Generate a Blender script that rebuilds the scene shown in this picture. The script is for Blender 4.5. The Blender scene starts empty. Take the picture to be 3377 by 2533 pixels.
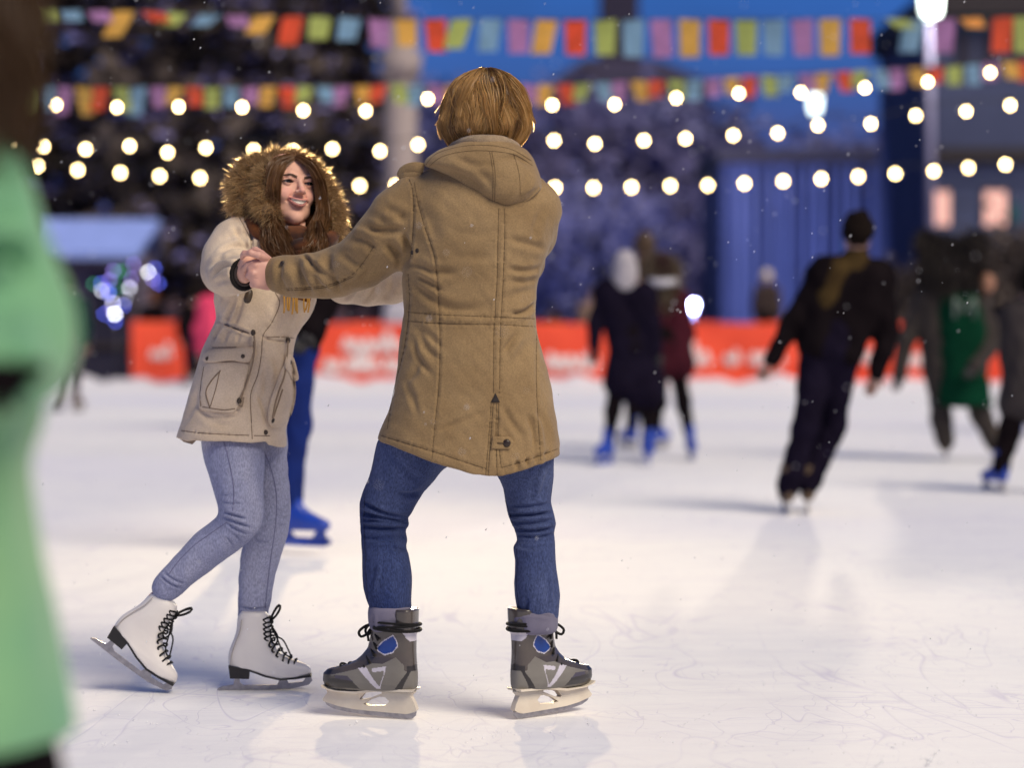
import bpy, math, random
import numpy as np
from mathutils import Vector
from mathutils.bvhtree import BVHTree
from mathutils.geometry import tessellate_polygon

random.seed(7)
rng = np.random.default_rng(7)
SC = bpy.context.scene
COL = SC.collection
# photograph geometry (3377 x 2533 pixels): focal length, centre column, horizon row, eye height
FP, CX, HY, CH = 7973.0, 1688.5, 1068.6, 1.125
VS = 3377.0 / 2212.0


def P(px, py, Y):
    return np.array([(px - CX) * Y / FP, Y, CH + (HY - py) * Y / FP])


def PV(px, py, Y):
    return P(px * VS, py * VS, Y)


def topx(V):
    return CX + V[:, 0] * FP / V[:, 1], HY - (V[:, 2] - CH) * FP / V[:, 1]


# ------------------------------------------------------------------ materials
MATS = {}


def new_mat(name):
    m = bpy.data.materials.new(name)
    m.use_nodes = True
    MATS[name] = m
    return m, m.node_tree, m.node_tree.nodes['Principled BSDF']


def mix_noise(nt, scale, c1, c2, lo=.35, hi=.65, detail=4, stretch=None, coord='Object'):
    tc = nt.nodes.new('ShaderNodeTexCoord')
    src = tc.outputs[coord]
    if stretch:
        mp = nt.nodes.new('ShaderNodeMapping')
        mp.inputs['Scale'].default_value = stretch
        nt.links.new(src, mp.inputs['Vector'])
        src = mp.outputs[0]
    n = nt.nodes.new('ShaderNodeTexNoise')
    n.inputs['Scale'].default_value = scale
    n.inputs['Detail'].default_value = detail
    nt.links.new(src, n.inputs['Vector'])
    r = nt.nodes.new('ShaderNodeValToRGB')
    r.color_ramp.elements[0].position = lo
    r.color_ramp.elements[1].position = hi
    r.color_ramp.elements[0].color = (*c1, 1)
    r.color_ramp.elements[1].color = (*c2, 1)
    nt.links.new(n.outputs['Fac'], r.inputs[0])
    return r.outputs[0], src


def fabric(name, c1, c2=None, scale=9, rough=.85, sheen=.25, bump=.25, bscale=260, stretch=None, spec=.25, bdist=.002, crease=0., grain=0.):
    m, nt, b = new_mat(name)
    c2 = c2 or tuple(x * .8 for x in c1)
    o, src = mix_noise(nt, scale, c1, c2, stretch=stretch)
    if grain:   # thread-to-thread colour change
        gn = nt.nodes.new('ShaderNodeTexNoise'); gn.inputs['Scale'].default_value = 280; gn.inputs['Detail'].default_value = 2
        nt.links.new(src, gn.inputs['Vector'])
        mr = nt.nodes.new('ShaderNodeMapRange')
        mr.inputs[1].default_value = .3; mr.inputs[2].default_value = .7; mr.inputs[3].default_value = 1 - grain; mr.inputs[4].default_value = 1 + grain
        nt.links.new(gn.outputs['Fac'], mr.inputs[0])
        sc_ = nt.nodes.new('ShaderNodeVectorMath'); sc_.operation = 'SCALE'
        nt.links.new(o, sc_.inputs[0]); nt.links.new(mr.outputs[0], sc_.inputs['Scale'])
        o = sc_.outputs[0]
    nt.links.new(o, b.inputs['Base Color'])
    b.inputs['Roughness'].default_value = rough
    b.inputs['Specular IOR Level'].default_value = spec
    b.inputs['Sheen Weight'].default_value = sheen
    b.inputs['Sheen Roughness'].default_value = .5
    if bump:
        n = nt.nodes.new('ShaderNodeTexNoise')
        n.inputs['Scale'].default_value = bscale
        n.inputs['Detail'].default_value = 3
        nt.links.new(src, n.inputs['Vector'])
        bp = nt.nodes.new('ShaderNodeBump')
        bp.inputs['Strength'].default_value = bump
        bp.inputs['Distance'].default_value = bdist
        nt.links.new(n.outputs['Fac'], bp.inputs['Height'])
        nt.links.new(bp.outputs[0], b.inputs['Normal'])
        if crease:   # soft creases of worn cloth
            n2 = nt.nodes.new('ShaderNodeTexNoise')
            n2.inputs['Scale'].default_value = 16; n2.inputs['Detail'].default_value = 3; n2.inputs['Distortion'].default_value = 1.2
            nt.links.new(src, n2.inputs['Vector'])
            b2 = nt.nodes.new('ShaderNodeBump')
            b2.inputs['Strength'].default_value = crease; b2.inputs['Distance'].default_value = .012
            nt.links.new(n2.outputs['Fac'], b2.inputs['Height'])
            nt.links.new(b2.outputs[0], bp.inputs['Normal'])
    return m


def plain(name, c, rough=.5, metal=0, spec=.5, c2=None, scale=30, coat=0):
    m, nt, b = new_mat(name)
    o, _ = mix_noise(nt, scale, c, c2 or tuple(x * .85 for x in c))
    nt.links.new(o, b.inputs['Base Color'])
    b.inputs['Roughness'].default_value = rough
    b.inputs['Metallic'].default_value = metal
    b.inputs['Specular IOR Level'].default_value = spec
    b.inputs['Coat Weight'].default_value = coat
    return m


def hairmat(name, c1, c2, rough=.42, trans=.3, scale=40, glow=0.):
    m, nt, b = new_mat(name)
    o, _ = mix_noise(nt, scale, c1, c2, lo=.3, hi=.7)
    nt.links.new(o, b.inputs['Base Color'])
    b.inputs['Roughness'].default_value = rough
    b.inputs['Specular IOR Level'].default_value = .5
    t = nt.nodes.new('ShaderNodeBsdfTranslucent')
    nt.links.new(o, t.inputs['Color'])
    mx = nt.nodes.new('ShaderNodeMixShader')
    mx.inputs[0].default_value = trans
    nt.links.new(b.outputs[0], mx.inputs[1])
    nt.links.new(t.outputs[0], mx.inputs[2])
    out = mx.outputs[0]
    if glow:   # light passing lengthwise through thin hairs scatters strongly forward
        rf = nt.nodes.new('ShaderNodeBsdfRefraction')
        rf.inputs['Roughness'].default_value = .5; rf.inputs['IOR'].default_value = 1.15
        gm = nt.nodes.new('ShaderNodeGamma'); gm.inputs['Gamma'].default_value = .55
        nt.links.new(o, gm.inputs[0]); nt.links.new(gm.outputs[0], rf.inputs['Color'])
        m2 = nt.nodes.new('ShaderNodeMixShader'); m2.inputs[0].default_value = glow
        nt.links.new(out, m2.inputs[1]); nt.links.new(rf.outputs[0], m2.inputs[2])
        out = m2.outputs[0]
    nt.links.new(out, nt.nodes['Material Output'].inputs['Surface'])
    return m


def emit(name, c, s):
    m, nt, b = new_mat(name)
    b.inputs['Base Color'].default_value = (*[min(1, x) for x in c], 1)
    b.inputs['Emission Color'].default_value = (*c, 1)
    b.inputs['Emission Strength'].default_value = s
    return m


# ------------------------------------------------------------------ objects
ORG = {}


def link_mesh(name, chunks, parent=None, smooth=True, origin=None):
    """chunks: list of (V, F, material); one mesh object"""
    Vs, loops, starts, mi, mats = [], [], [], [], []
    nv = nl = 0
    for V, F, m in chunks:
        V = np.asarray(V, float).reshape(-1, 3)
        if m not in mats:
            mats.append(m)
        k = mats.index(m)
        if isinstance(F, np.ndarray):
            w = F.shape[1]
            loops.append((F + nv).ravel())
            starts.append(nl + np.arange(len(F)) * w)
            nl += F.size
            mi.append(np.full(len(F), k))
        else:
            ls = [len(f) for f in F]
            loops.append(np.array([i + nv for f in F for i in f]))
            starts.append(nl + np.concatenate([[0], np.cumsum(ls)[:-1]]))
            nl += sum(ls)
            mi.append(np.full(len(F), k))
        Vs.append(V)
        nv += len(V)
    V = np.concatenate(Vs)
    if parent is not None:
        org = ORG[parent.name]
    elif origin is not None:
        org = np.asarray(origin, float)
    else:
        org = np.array([V[:, 0].mean(), V[:, 1].mean(), V[:, 2].min()])
    me = bpy.data.meshes.new(name)
    me.vertices.add(nv)
    me.vertices.foreach_set('co', (V - org).astype(np.float32).ravel())
    L = np.concatenate(loops).astype(np.int32)
    S = np.concatenate(starts).astype(np.int32)
    me.loops.add(len(L))
    me.loops.foreach_set('vertex_index', L)
    me.polygons.add(len(S))
    me.polygons.foreach_set('loop_start', S)
    me.polygons.foreach_set('material_index', np.concatenate(mi).astype(np.int32))
    me.polygons.foreach_set('use_smooth', np.full(len(S), bool(smooth)))
    for m in mats:
        me.materials.append(m)
    me.update(calc_edges=True)
    me.validate()
    o = bpy.data.objects.new(name, me)
    COL.objects.link(o)
    if parent is not None:
        o.parent = parent
    else:
        o.location = org
    ORG[o.name] = org
    return o


def tag(o, label=None, cat=None, group=None, kind=None):
    if label: o['label'] = label
    if cat: o['category'] = cat
    if group: o['group'] = group
    if kind: o['kind'] = kind
    return o


def thing(name, label, cat, loc, group=None):
    o = bpy.data.objects.new(name, None)
    o.empty_display_size = .1
    COL.objects.link(o)
    o.location = [float(v) for v in loc]
    ORG[o.name] = np.asarray(loc, float)
    return tag(o, label, cat, group)


# ------------------------------------------------------------------ mesh helpers
def tube(pts, r, sides=8, cap=True, flat=1.0):
    pts = np.asarray(pts, float)
    n = len(pts)
    r = np.full(n, r) if np.isscalar(r) else np.asarray(r, float)
    T = np.gradient(pts, axis=0)
    T /= np.linalg.norm(T, axis=1)[:, None] + 1e-12
    ref = np.array([0, 0, 1.]) if abs(T[0][2]) < .9 else np.array([0, 1., 0])
    u = np.cross(T[0], ref); u /= np.linalg.norm(u)
    V = []
    a = np.arange(sides) * 2 * np.pi / sides
    for i in range(n):
        u = u - T[i] * np.dot(u, T[i]); u /= np.linalg.norm(u) + 1e-12
        w = np.cross(T[i], u)
        V.append(pts[i] + r[i] * (np.cos(a)[:, None] * u + flat * np.sin(a)[:, None] * w))
    V = np.concatenate(V)
    F = []
    for i in range(n - 1):
        for k in range(sides):
            k2 = (k + 1) % sides
            F.append((i * sides + k, i * sides + k2, (i + 1) * sides + k2, (i + 1) * sides + k))
    if cap:
        F.append(tuple(range(sides))[::-1])
        F.append(tuple((n - 1) * sides + k for k in range(sides)))
    return V, F


def smooth_path(pts, n=24, closed=False):
    pts = np.asarray(pts, float)
    if closed:
        pts = np.vstack([pts, pts[:1]])
    m = len(pts)
    t = np.concatenate([[0], np.cumsum(np.linalg.norm(np.diff(pts, axis=0), axis=1))])
    tt = np.linspace(0, t[-1], n)
    # Catmull-Rom through the points
    i = np.clip(np.searchsorted(t, tt, side='right') - 1, 0, m - 2)
    f = ((tt - t[i]) / (t[i + 1] - t[i] + 1e-12))[:, None]
    if closed:
        p0 = pts[np.where(i - 1 < 0, m - 2, i - 1)]; p3 = pts[np.where(i + 2 >= m, 1, i + 2)]
    else:
        p0 = pts[np.maximum(i - 1, 0)]; p3 = pts[np.minimum(i + 2, m - 1)]
    p1, p2 = pts[i], pts[i + 1]
    return .5 * (2 * p1 + (p2 - p0) * f + (2 * p0 - 5 * p1 + 4 * p2 - p3) * f**2 + (3 * p1 - p0 - 3 * p2 + p3) * f**3)


def box(lo, hi):
    x0, y0, z0 = lo; x1, y1, z1 = hi
    V = np.array([(x0, y0, z0), (x1, y0, z0), (x1, y1, z0), (x0, y1, z0), (x0, y0, z1), (x1, y0, z1), (x1, y1, z1), (x0, y1, z1)], float)
    return V, [(0, 3, 2, 1), (4, 5, 6, 7), (0, 1, 5, 4), (1, 2, 6, 5), (2, 3, 7, 6), (3, 0, 4, 7)]


def ball(c, r, n=10, m=7):
    r = np.array([r, r, r]) if np.isscalar(r) else np.asarray(r)
    V = [(0, 0, 1)]
    for i in range(1, m):
        th = math.pi * i / m
        for k in range(n):
            ph = 2 * math.pi * k / n
            V.append((math.sin(th) * math.cos(ph), math.sin(th) * math.sin(ph), math.cos(th)))
    V.append((0, 0, -1))
    F = [(0, 1 + k, 1 + (k + 1) % n) for k in range(n)]
    for i in range(m - 2):
        for k in range(n):
            a = 1 + i * n
            F.append((a + k, a + n + k, a + n + (k + 1) % n, a + (k + 1) % n))
    e = 1 + (m - 2) * n
    F += [(e + k, e + n, e + (k + 1) % n) for k in range(n)]
    return np.array(V) * r + np.asarray(c), F


def join(lst):
    Vs, Fs, n = [], [], 0
    for V, F in lst:
        V = np.asarray(V, float)
        Vs.append(V)
        Fs += [tuple(int(i) + n for i in f) for f in F]
        n += len(V)
    return np.concatenate(Vs), Fs


def extrude(outer, holes, t, xf=None):
    """outline in (x, z) extruded by thickness t along y, centred"""
    loops = [outer] + list(holes)
    tris = tessellate_polygon([[Vector((p[0], p[1], 0)) for p in lp] for lp in loops])
    flat = [p for lp in loops for p in lp]
    n = len(flat)
    V = np.array([(p[0], -t / 2, p[1]) for p in flat] + [(p[0], t / 2, p[1]) for p in flat])
    F = []
    for a, b, c in tris:
        F.append((a, b, c)); F.append((c + n, b + n, a + n))
    k = 0
    for lp in loops:
        m = len(lp)
        for i in range(m):
            j = (i + 1) % m
            F.append((k + i, k + j, k + j + n, k + i + n))
        k += m
    return V, F


def in_poly(x, y, poly):
    c = np.zeros(x.shape, bool)
    n = len(poly)
    for i in range(n):
        x1, y1 = poly[i]; x2, y2 = poly[(i + 1) % n]
        c ^= ((y1 > y) != (y2 > y)) & (x < (x2 - x1) * (y - y1) / (y2 - y1 + 1e-12) + x1)
    return c


class Field:
    """signed distance grid, meshed by surface nets"""

    def __init__(s, lo, hi, h):
        s.lo = np.asarray(lo, float); s.h = h
        n = np.ceil((np.asarray(hi, float) - s.lo) / h).astype(int) + 1
        s.ax = [s.lo[i] + h * np.arange(n[i]) for i in range(3)]
        s.f = np.full(n, 9., np.float32)

    def put(s, fn, lo, hi, k=.0, op='u'):
        m = k + 3 * s.h
        sl = []
        for i in range(3):
            a = int(max(0, np.floor((lo[i] - m - s.lo[i]) / s.h)))
            b = int(min(len(s.ax[i]), np.ceil((hi[i] + m - s.lo[i]) / s.h) + 1))
            if b <= a: return s
            sl.append(slice(a, b))
        X = s.ax[0][sl[0]][:, None, None]; Y = s.ax[1][sl[1]][None, :, None]; Z = s.ax[2][sl[2]][None, None, :]
        d = fn(X, Y, Z)
        A = s.f[tuple(sl)]
        if op == 'u':
            if k > 0:
                h = np.clip(.5 + .5 * (d - A) / k, 0, 1)
                A[...] = d * (1 - h) + A * h - k * h * (1 - h)
            else:
                A[...] = np.minimum(A, d)
        elif op == 's':
            d = -d
            if k > 0:
                h = np.clip(.5 - .5 * (d - A) / k, 0, 1)
                A[...] = d * (1 - h) + A * h + k * h * (1 - h)
            else:
                A[...] = np.maximum(A, d)
        return s

    def cut(s, fn):
        X = s.ax[0][:, None, None]; Y = s.ax[1][None, :, None]; Z = s.ax[2][None, None, :]
        s.f = np.maximum(s.f, fn(X, Y, Z)).astype(np.float32)
        return s

    def seg(s, a, b, ra, rb, k=.0, ys=1., op='u'):
        a = np.asarray(a, float); b = np.asarray(b, float)
        ab = b - a; L = float(ab @ ab) + 1e-12
        R = max(ra, rb) * max(1, ys)

        def fn(X, Y, Z):
            x, y, z = X - a[0], Y - a[1], Z - a[2]
            t = np.clip((x * ab[0] + y * ab[1] + z * ab[2]) / L, 0, 1)
            return np.sqrt((x - t * ab[0])**2 + ((y - t * ab[1]) / ys)**2 + (z - t * ab[2])**2) - (ra + (rb - ra) * t)
        return s.put(fn, np.minimum(a, b) - R, np.maximum(a, b) + R, k, op)

    def chain(s, pts, k=.02, ys=1., op='u'):
        for p, q in zip(pts[:-1], pts[1:]):
            s.seg(p[:3], q[:3], p[3], q[3], k, ys, op)
        return s

    def ell(s, c, r, k=.0, op='u', R=None):
        c = np.asarray(c, float); r = np.asarray(r, float)
        m = r.max()

        def fn(X, Y, Z):
            x, y, z = X - c[0], Y - c[1], Z - c[2]
            if R is not None:
                x, y, z = (R[0, 0] * x + R[1, 0] * y + R[2, 0] * z, R[0, 1] * x + R[1, 1] * y + R[2, 1] * z, R[0, 2] * x + R[1, 2] * y + R[2, 2] * z)
            q = np.sqrt((x / r[0])**2 + (y / r[1])**2 + (z / r[2])**2)
            return (q - 1) * r.min()
        return s.put(fn, c - m, c + m, k, op)

    def prof(s, st, n=2.2, k=.0, op='u'):
        """st: rows (z, xc, rx, yc, ry)"""
        st = np.array(sorted(st))
        z = st[:, 0]

        def fn(X, Y, Z):
            zz = Z.ravel()
            g = [np.interp(zz, z, st[:, i])[None, None, :] for i in range(1, 5)]
            q = (np.abs((X - g[0]) / g[1])**n + np.abs((Y - g[2]) / g[3])**n)**(1 / n)
            d = (q - 1) * np.minimum(g[1], g[3])
            return np.maximum(d, np.maximum(Z - z[-1], z[0] - Z))
        lo = [(st[:, 1] - st[:, 2]).min(), (st[:, 3] - st[:, 4]).min(), z[0]]
        hi = [(st[:, 1] + st[:, 2]).max(), (st[:, 3] + st[:, 4]).max(), z[-1]]
        return s.put(fn, lo, hi, k, op)

    def mesh(s, smooth=1):
        F = s.f
        F[0], F[-1], F[:, 0], F[:, -1], F[:, :, 0], F[:, :, -1] = 9, 9, 9, 9, 9, 9
        ins = F < 0
        c = np.zeros(np.array(F.shape) - 1, np.uint8)
        for i in (0, 1):
            for j in (0, 1):
                for k in (0, 1):
                    c += ins[i:F.shape[0] - 1 + i, j:F.shape[1] - 1 + j, k:F.shape[2] - 1 + k]
        act = (c > 0) & (c < 8)
        ids = np.argwhere(act)
        idx = np.full(act.shape, -1, np.int64)
        idx[act] = np.arange(len(ids))
        acc = np.zeros((len(ids), 3)); cnt = np.zeros(len(ids))
        for axis in range(3):
            o1, o2 = [a for a in range(3) if a != axis]
            for p in (0, 1):
                for q in (0, 1):
                    a = np.zeros(3, int); a[o1] = p; a[o2] = q
                    b = a.copy(); b[axis] = 1
                    ia, ib = ids + a, ids + b
                    fa = F[ia[:, 0], ia[:, 1], ia[:, 2]]; fb = F[ib[:, 0], ib[:, 1], ib[:, 2]]
                    cr = (fa < 0) != (fb < 0)
                    t = fa[cr] / (fa[cr] - fb[cr])
                    pos = np.tile(a.astype(float), (cr.sum(), 1)); pos[:, axis] = t
                    acc[cr] += pos; cnt[cr] += 1
        V = s.lo + s.h * (ids + acc / cnt[:, None])
        Q = []
        I = ins
        e = np.argwhere(I[:-1, 1:-1, 1:-1] != I[1:, 1:-1, 1:-1]) + [0, 1, 1]
        i, j, k = e.T
        q = np.stack([idx[i, j - 1, k - 1], idx[i, j, k - 1], idx[i, j, k], idx[i, j - 1, k]], 1)
        f = I[i, j, k]; q[~f] = q[~f][:, ::-1]; Q.append(q)
        e = np.argwhere(I[1:-1, :-1, 1:-1] != I[1:-1, 1:, 1:-1]) + [1, 0, 1]
        i, j, k = e.T
        q = np.stack([idx[i - 1, j, k - 1], idx[i - 1, j, k], idx[i, j, k], idx[i, j, k - 1]], 1)
        f = I[i, j, k]; q[~f] = q[~f][:, ::-1]; Q.append(q)
        e = np.argwhere(I[1:-1, 1:-1, :-1] != I[1:-1, 1:-1, 1:]) + [1, 1, 0]
        i, j, k = e.T
        q = np.stack([idx[i - 1, j - 1, k], idx[i, j - 1, k], idx[i, j, k], idx[i - 1, j, k]], 1)
        f = I[i, j, k]; q[~f] = q[~f][:, ::-1]; Q.append(q)
        Q = np.concatenate(Q)
        for _ in range(smooth):
            V = relax(V, Q, .5)
        return V, Q


def relax(V, Q, lam):
    n = len(V)
    w = Q.shape[1]
    a = np.concatenate([Q[:, i] for i in range(w)]); b = np.concatenate([Q[:, (i + 1) % w] for i in range(w)])
    A = np.concatenate([a, b]); B = np.concatenate([b, a])
    c = np.bincount(A, minlength=n)
    M = np.stack([np.bincount(A, V[B, i], n) for i in range(3)], 1) / np.maximum(c, 1)[:, None]
    return V + lam * (M - V)


def normals(V, Q):
    N = np.cross(V[Q[:, 2]] - V[Q[:, 0]], V[Q[:, 3]] - V[Q[:, 1]])
    out = np.zeros_like(V)
    for i in range(4):
        for d in range(3):
            out[:, d] += np.bincount(Q[:, i], N[:, d], len(V))
    return out / (np.linalg.norm(out, axis=1)[:, None] + 1e-12)


def folds(V, Q, strokes, noise=.0, nscale=9., seed=1):
    """cloth folds: each stroke is a groove (depth in m, half width in px) running along a line of the garment"""
    N = normals(V, Q)
    x, y = topx(V)
    face = np.clip(-N[:, 1] * 2.5, 0, 1)
    D = np.zeros(len(V))
    for pts, w, amp in strokes:
        pts = np.asarray(pts, float)
        bb = (x > pts[:, 0].min() - 4 * w) & (x < pts[:, 0].max() + 4 * w) & (y > pts[:, 1].min() - 4 * w) & (y < pts[:, 1].max() + 4 * w)
        ii = np.where(bb)[0]
        if not len(ii): continue
        if len(pts) > 2: pts = smooth_path(pts, 12)
        L = np.concatenate([[0], np.cumsum(np.linalg.norm(np.diff(pts, axis=0), axis=1))])
        best = np.full(len(ii), 1e9); bt = np.zeros(len(ii))
        for k in range(len(pts) - 1):
            ab = pts[k + 1] - pts[k]
            px, py = x[ii] - pts[k][0], y[ii] - pts[k][1]
            t = np.clip((px * ab[0] + py * ab[1]) / (ab @ ab + 1e-9), 0, 1)
            d = np.hypot(px - t * ab[0], py - t * ab[1])
            m = d < best
            best[m] = d[m]; bt[m] = (L[k] + t[m] * np.linalg.norm(ab)) / L[-1]
        tp = np.clip(np.minimum(bt, 1 - bt) * 4 + .15, 0, 1)
        D[ii] += amp * tp * (np.exp(-(best / w)**2) - .55 * np.exp(-((best - 1.9 * w) / (1.1 * w))**2))
    V = V - N * (D * face)[:, None]
    if noise:
        r = np.random.default_rng(seed)
        s = np.zeros(len(V))
        for _ in range(14):
            k = r.normal(size=3) * nscale * (.5 + r.random() * 1.6)
            s += np.sin(V @ k + r.random() * 6.28) / 4
        V = V + N * (noise * s)[:, None]
    return V


def puckers(seams, seed, gap=11):
    """grooves along the seams and the little puckers the stitching pulls beside them"""
    g = random.Random(seed)
    out = []
    for q in seams:
        out.append((q, 4.5, .0022))
        q = np.asarray(q, float)
        L = np.linalg.norm(np.diff(q, axis=0), axis=1).sum()
        p = smooth_path(q, max(4, int(L / gap)))
        T = np.gradient(p, axis=0); T /= np.linalg.norm(T, axis=1)[:, None] + 1e-9
        for a, t in zip(p, T):
            if g.random() < .75:
                n = np.array([-t[1], t[0]]) + t * g.uniform(-.6, .6)
                l0, l1 = g.uniform(4, 13), g.uniform(4, 13)
                out.append(([a - n * l0, a, a + n * l1], g.uniform(3, 4.5), g.uniform(.0006, .0022)))
    return out


def ray(px, py):
    return Vector((0, 0, CH)), Vector(((px - CX) / FP, 1, (HY - py) / FP)).normalized()


def bvh_of(V, Q):
    return BVHTree.FromPolygons([tuple(v) for v in V], [tuple(int(i) for i in q) for q in Q])


def on_surface(bvh, pts, off=.001):
    out = []
    for px, py in pts:
        o, d = ray(px, py)
        h = bvh.ray_cast(o, d)
        if h[0] is not None:
            out.append(np.array(h[0]) - np.array(d) * off)
        else:
            h = None
    return np.array(out)


def seam(bvh, pts, r=.0016, off=.0004, step=8):
    pts = np.asarray(pts, float)
    L = np.linalg.norm(np.diff(pts, axis=0), axis=1).sum()
    q = smooth_path(pts, max(3, int(L / step)))
    p = on_surface(bvh, q, off)
    if len(p) < 3: return [], []
    return tube(p, r, 5)


def patch(bvh, poly, off=.01, n=48, edge=.9):
    """a piece of cloth sewn on a garment: follows its surface, raised by off"""
    poly = smooth_path(poly, n, closed=True)[:-1] if len(poly) > 5 else np.concatenate([np.linspace(poly[i], poly[(i + 1) % len(poly)], max(3, n // len(poly)))[:-1] for i in range(len(poly))])
    c = poly.mean(0)
    V, ok = [], []
    rings = [(1., -.003), (.985, off * .75), (edge, off), (.65, off * 1.12), (.35, off * 1.15)]
    n = len(poly)
    lastY = None
    for s, of in rings:
        for p in poly:
            q = c + (p - c) * s
            o, d = ray(*q)
            h = bvh.ray_cast(o, d)
            if h[0] is None:
                pt = np.array(o) + np.array(d) * ((lastY or 7) / d[1])
            else:
                pt = np.array(h[0]); lastY = pt[1]
            V.append(pt - np.array(d) * of)
    F = []
    for i in range(len(rings) - 1):
        for k in range(n):
            k2 = (k + 1) % n
            F.append((i * n + k, (i + 1) * n + k, (i + 1) * n + k2, i * n + k2))
    b0 = (len(rings) - 1) * n
    V.append(np.mean(V[b0:], axis=0) - np.array([0, off * .05, 0]))
    F += [(b0 + k, len(V) - 1, b0 + (k + 1) % n) for k in range(n)]
    return np.array(V), F


def strands(Pn, R, seed=0):
    """Pn (n, m, 3) points, R (n, m) radii -> one mesh of fine flat hairs, each turned its own way"""
    n, m, _ = Pn.shape
    R = R * 1.35
    T = np.gradient(Pn, axis=1)
    T /= np.linalg.norm(T, axis=2)[..., None] + 1e-12
    ref = np.array([.31, .9, .3])
    u = np.cross(T, ref); u /= np.linalg.norm(u, axis=2)[..., None] + 1e-12
    w = np.cross(T, u)
    a = np.random.default_rng(seed + n).normal(size=n)[:, None, None] * .6
    u = u * np.cos(a) + w * np.sin(a)
    V = np.stack([Pn - R[..., None] * u, Pn + R[..., None] * u], 2)
    base = (np.arange(n) * m * 2)[:, None]
    i = (np.arange(m - 1) * 2)[None, :]
    F = np.stack([base + i, base + i + 1, base + i + 3, base + i + 2], -1).reshape(-1, 4)
    return V.reshape(-1, 3), F


def guided(guides, n, jit, r, m=14, wave=.004, seed=0, spread=1.0):
    """hairs interpolated between neighbouring guide lines"""
    g = np.random.default_rng(seed)
    G = np.array([smooth_path(q, m) for q in guides])
    s = g.random(n) * (len(G) - 1)
    i = np.clip(s.astype(int), 0, len(G) - 2); f = (s - i)[:, None, None]
    Pn = G[i] * (1 - f) + G[i + 1] * f
    t = np.linspace(0, 1, m)
    Pn = Pn + g.normal(size=(n, 1, 3)) * jit * (.35 + .65 * t * spread)[None, :, None]
    ph = g.random((n, 1, 3)) * 6.28
    Pn = Pn + wave * np.sin(t[None, :, None] * (7 + 5 * g.random((n, 1, 1))) + ph) * t[None, :, None]
    R = r * (1 - .75 * t**2)[None, :] * (.7 + .6 * g.random((n, 1)))
    return strands(Pn, R)


def rot(yaw=0, pitch=0, roll=0):
    a, b, c = (math.radians(v) for v in (yaw, pitch, roll))
    Rz = np.array([[math.cos(a), -math.sin(a), 0], [math.sin(a), math.cos(a), 0], [0, 0, 1]])
    Rx = np.array([[1, 0, 0], [0, math.cos(b), -math.sin(b)], [0, math.sin(b), math.cos(b)]])
    Ry = np.array([[math.cos(c), 0, math.sin(c)], [0, 1, 0], [-math.sin(c), 0, math.cos(c)]])
    return Rz @ Rx @ Ry
#PART2
# ------------------------------------------------------------------ camera, light
cam = bpy.data.cameras.new('camera')
cam.lens = 85.0; cam.sensor_width = 36.0; cam.clip_end = 6000; cam.clip_start = .05
cam.shift_y = -(1266.5 - HY) / 3377.0
cam.dof.use_dof = True
cam.dof.focus_distance = 7.0
cam.dof.aperture_fstop = 1.5
camo = bpy.data.objects.new('camera', cam)
camo.location = (0, 0, CH); camo.rotation_euler = (math.pi / 2, 0, 0)
COL.objects.link(camo)
SC.camera = camo
SC.view_settings.view_transform = 'Standard'
SC.view_settings.look = 'None'
SC.view_settings.exposure = .12; SC.view_settings.gamma = 1
SC.cycles.max_bounces = 6
SC.cycles.diffuse_bounces = 3
SC.cycles.glossy_bounces = 2
SC.cycles.transmission_bounces = 3
SC.cycles.sample_clamp_indirect = 4
SC.cycles.caustics_reflective = False
SC.cycles.use_denoising = True

SUN_EL, SUN_AZ = 46.0, 138.0
w = bpy.data.worlds.new('World'); SC.world = w; w.use_nodes = True
nt = w.node_tree
bg = nt.nodes['Background']
sky = nt.nodes.new('ShaderNodeTexSky')
sky.sky_type = 'NISHITA'; sky.sun_disc = False
sky.sun_elevation = math.radians(SUN_EL); sky.sun_rotation = math.radians(SUN_AZ)
# the blue hour: the clear-sky colours are pulled to a deep blue that pales into violet at the horizon
geo = nt.nodes.new('ShaderNodeTexCoord')
sep = nt.nodes.new('ShaderNodeSeparateXYZ')
nt.links.new(geo.outputs['Generated'], sep.inputs[0])
rmp = nt.nodes.new('ShaderNodeValToRGB')
els = rmp.color_ramp.elements
els[0].position = 0; els[0].color = (.045, .05, .20, 1)
els[1].position = 1; els[1].color = (.04, .07, .20, 1)
for pos, c in ((.07, (.04, .06, .26)), (.10, (.020, .078, .31)), (.14, (.014, .098, .40)), (.3, (.02, .075, .26))):
    e = els.new(pos); e.color = (*c, 1)
nt.links.new(sep.outputs['Z'], rmp.inputs[0])
cl = nt.nodes.new('ShaderNodeTexNoise')
cl.inputs['Scale'].default_value = 9; cl.inputs['Detail'].default_value = 4
mpc = nt.nodes.new('ShaderNodeMapping'); mpc.inputs['Scale'].default_value = (1, 1, 3)
nt.links.new(geo.outputs['Generated'], mpc.inputs[0]); nt.links.new(mpc.outputs[0], cl.inputs['Vector'])
clr = nt.nodes.new('ShaderNodeMapRange')
clr.inputs[1].default_value = .3; clr.inputs[2].default_value = .7; clr.inputs[3].default_value = .8; clr.inputs[4].default_value = 1.2
nt.links.new(cl.outputs['Fac'], clr.inputs[0])
mul = nt.nodes.new('ShaderNodeVectorMath'); mul.operation = 'SCALE'
nt.links.new(rmp.outputs[0], mul.inputs[0]); nt.links.new(clr.outputs[0], mul.inputs['Scale'])
skm = nt.nodes.new('ShaderNodeVectorMath'); skm.operation = 'SCALE'
skm.inputs['Scale'].default_value = .005
nt.links.new(sky.outputs[0], skm.inputs[0])
addn = nt.nodes.new('ShaderNodeVectorMath'); addn.operation = 'ADD'
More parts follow.
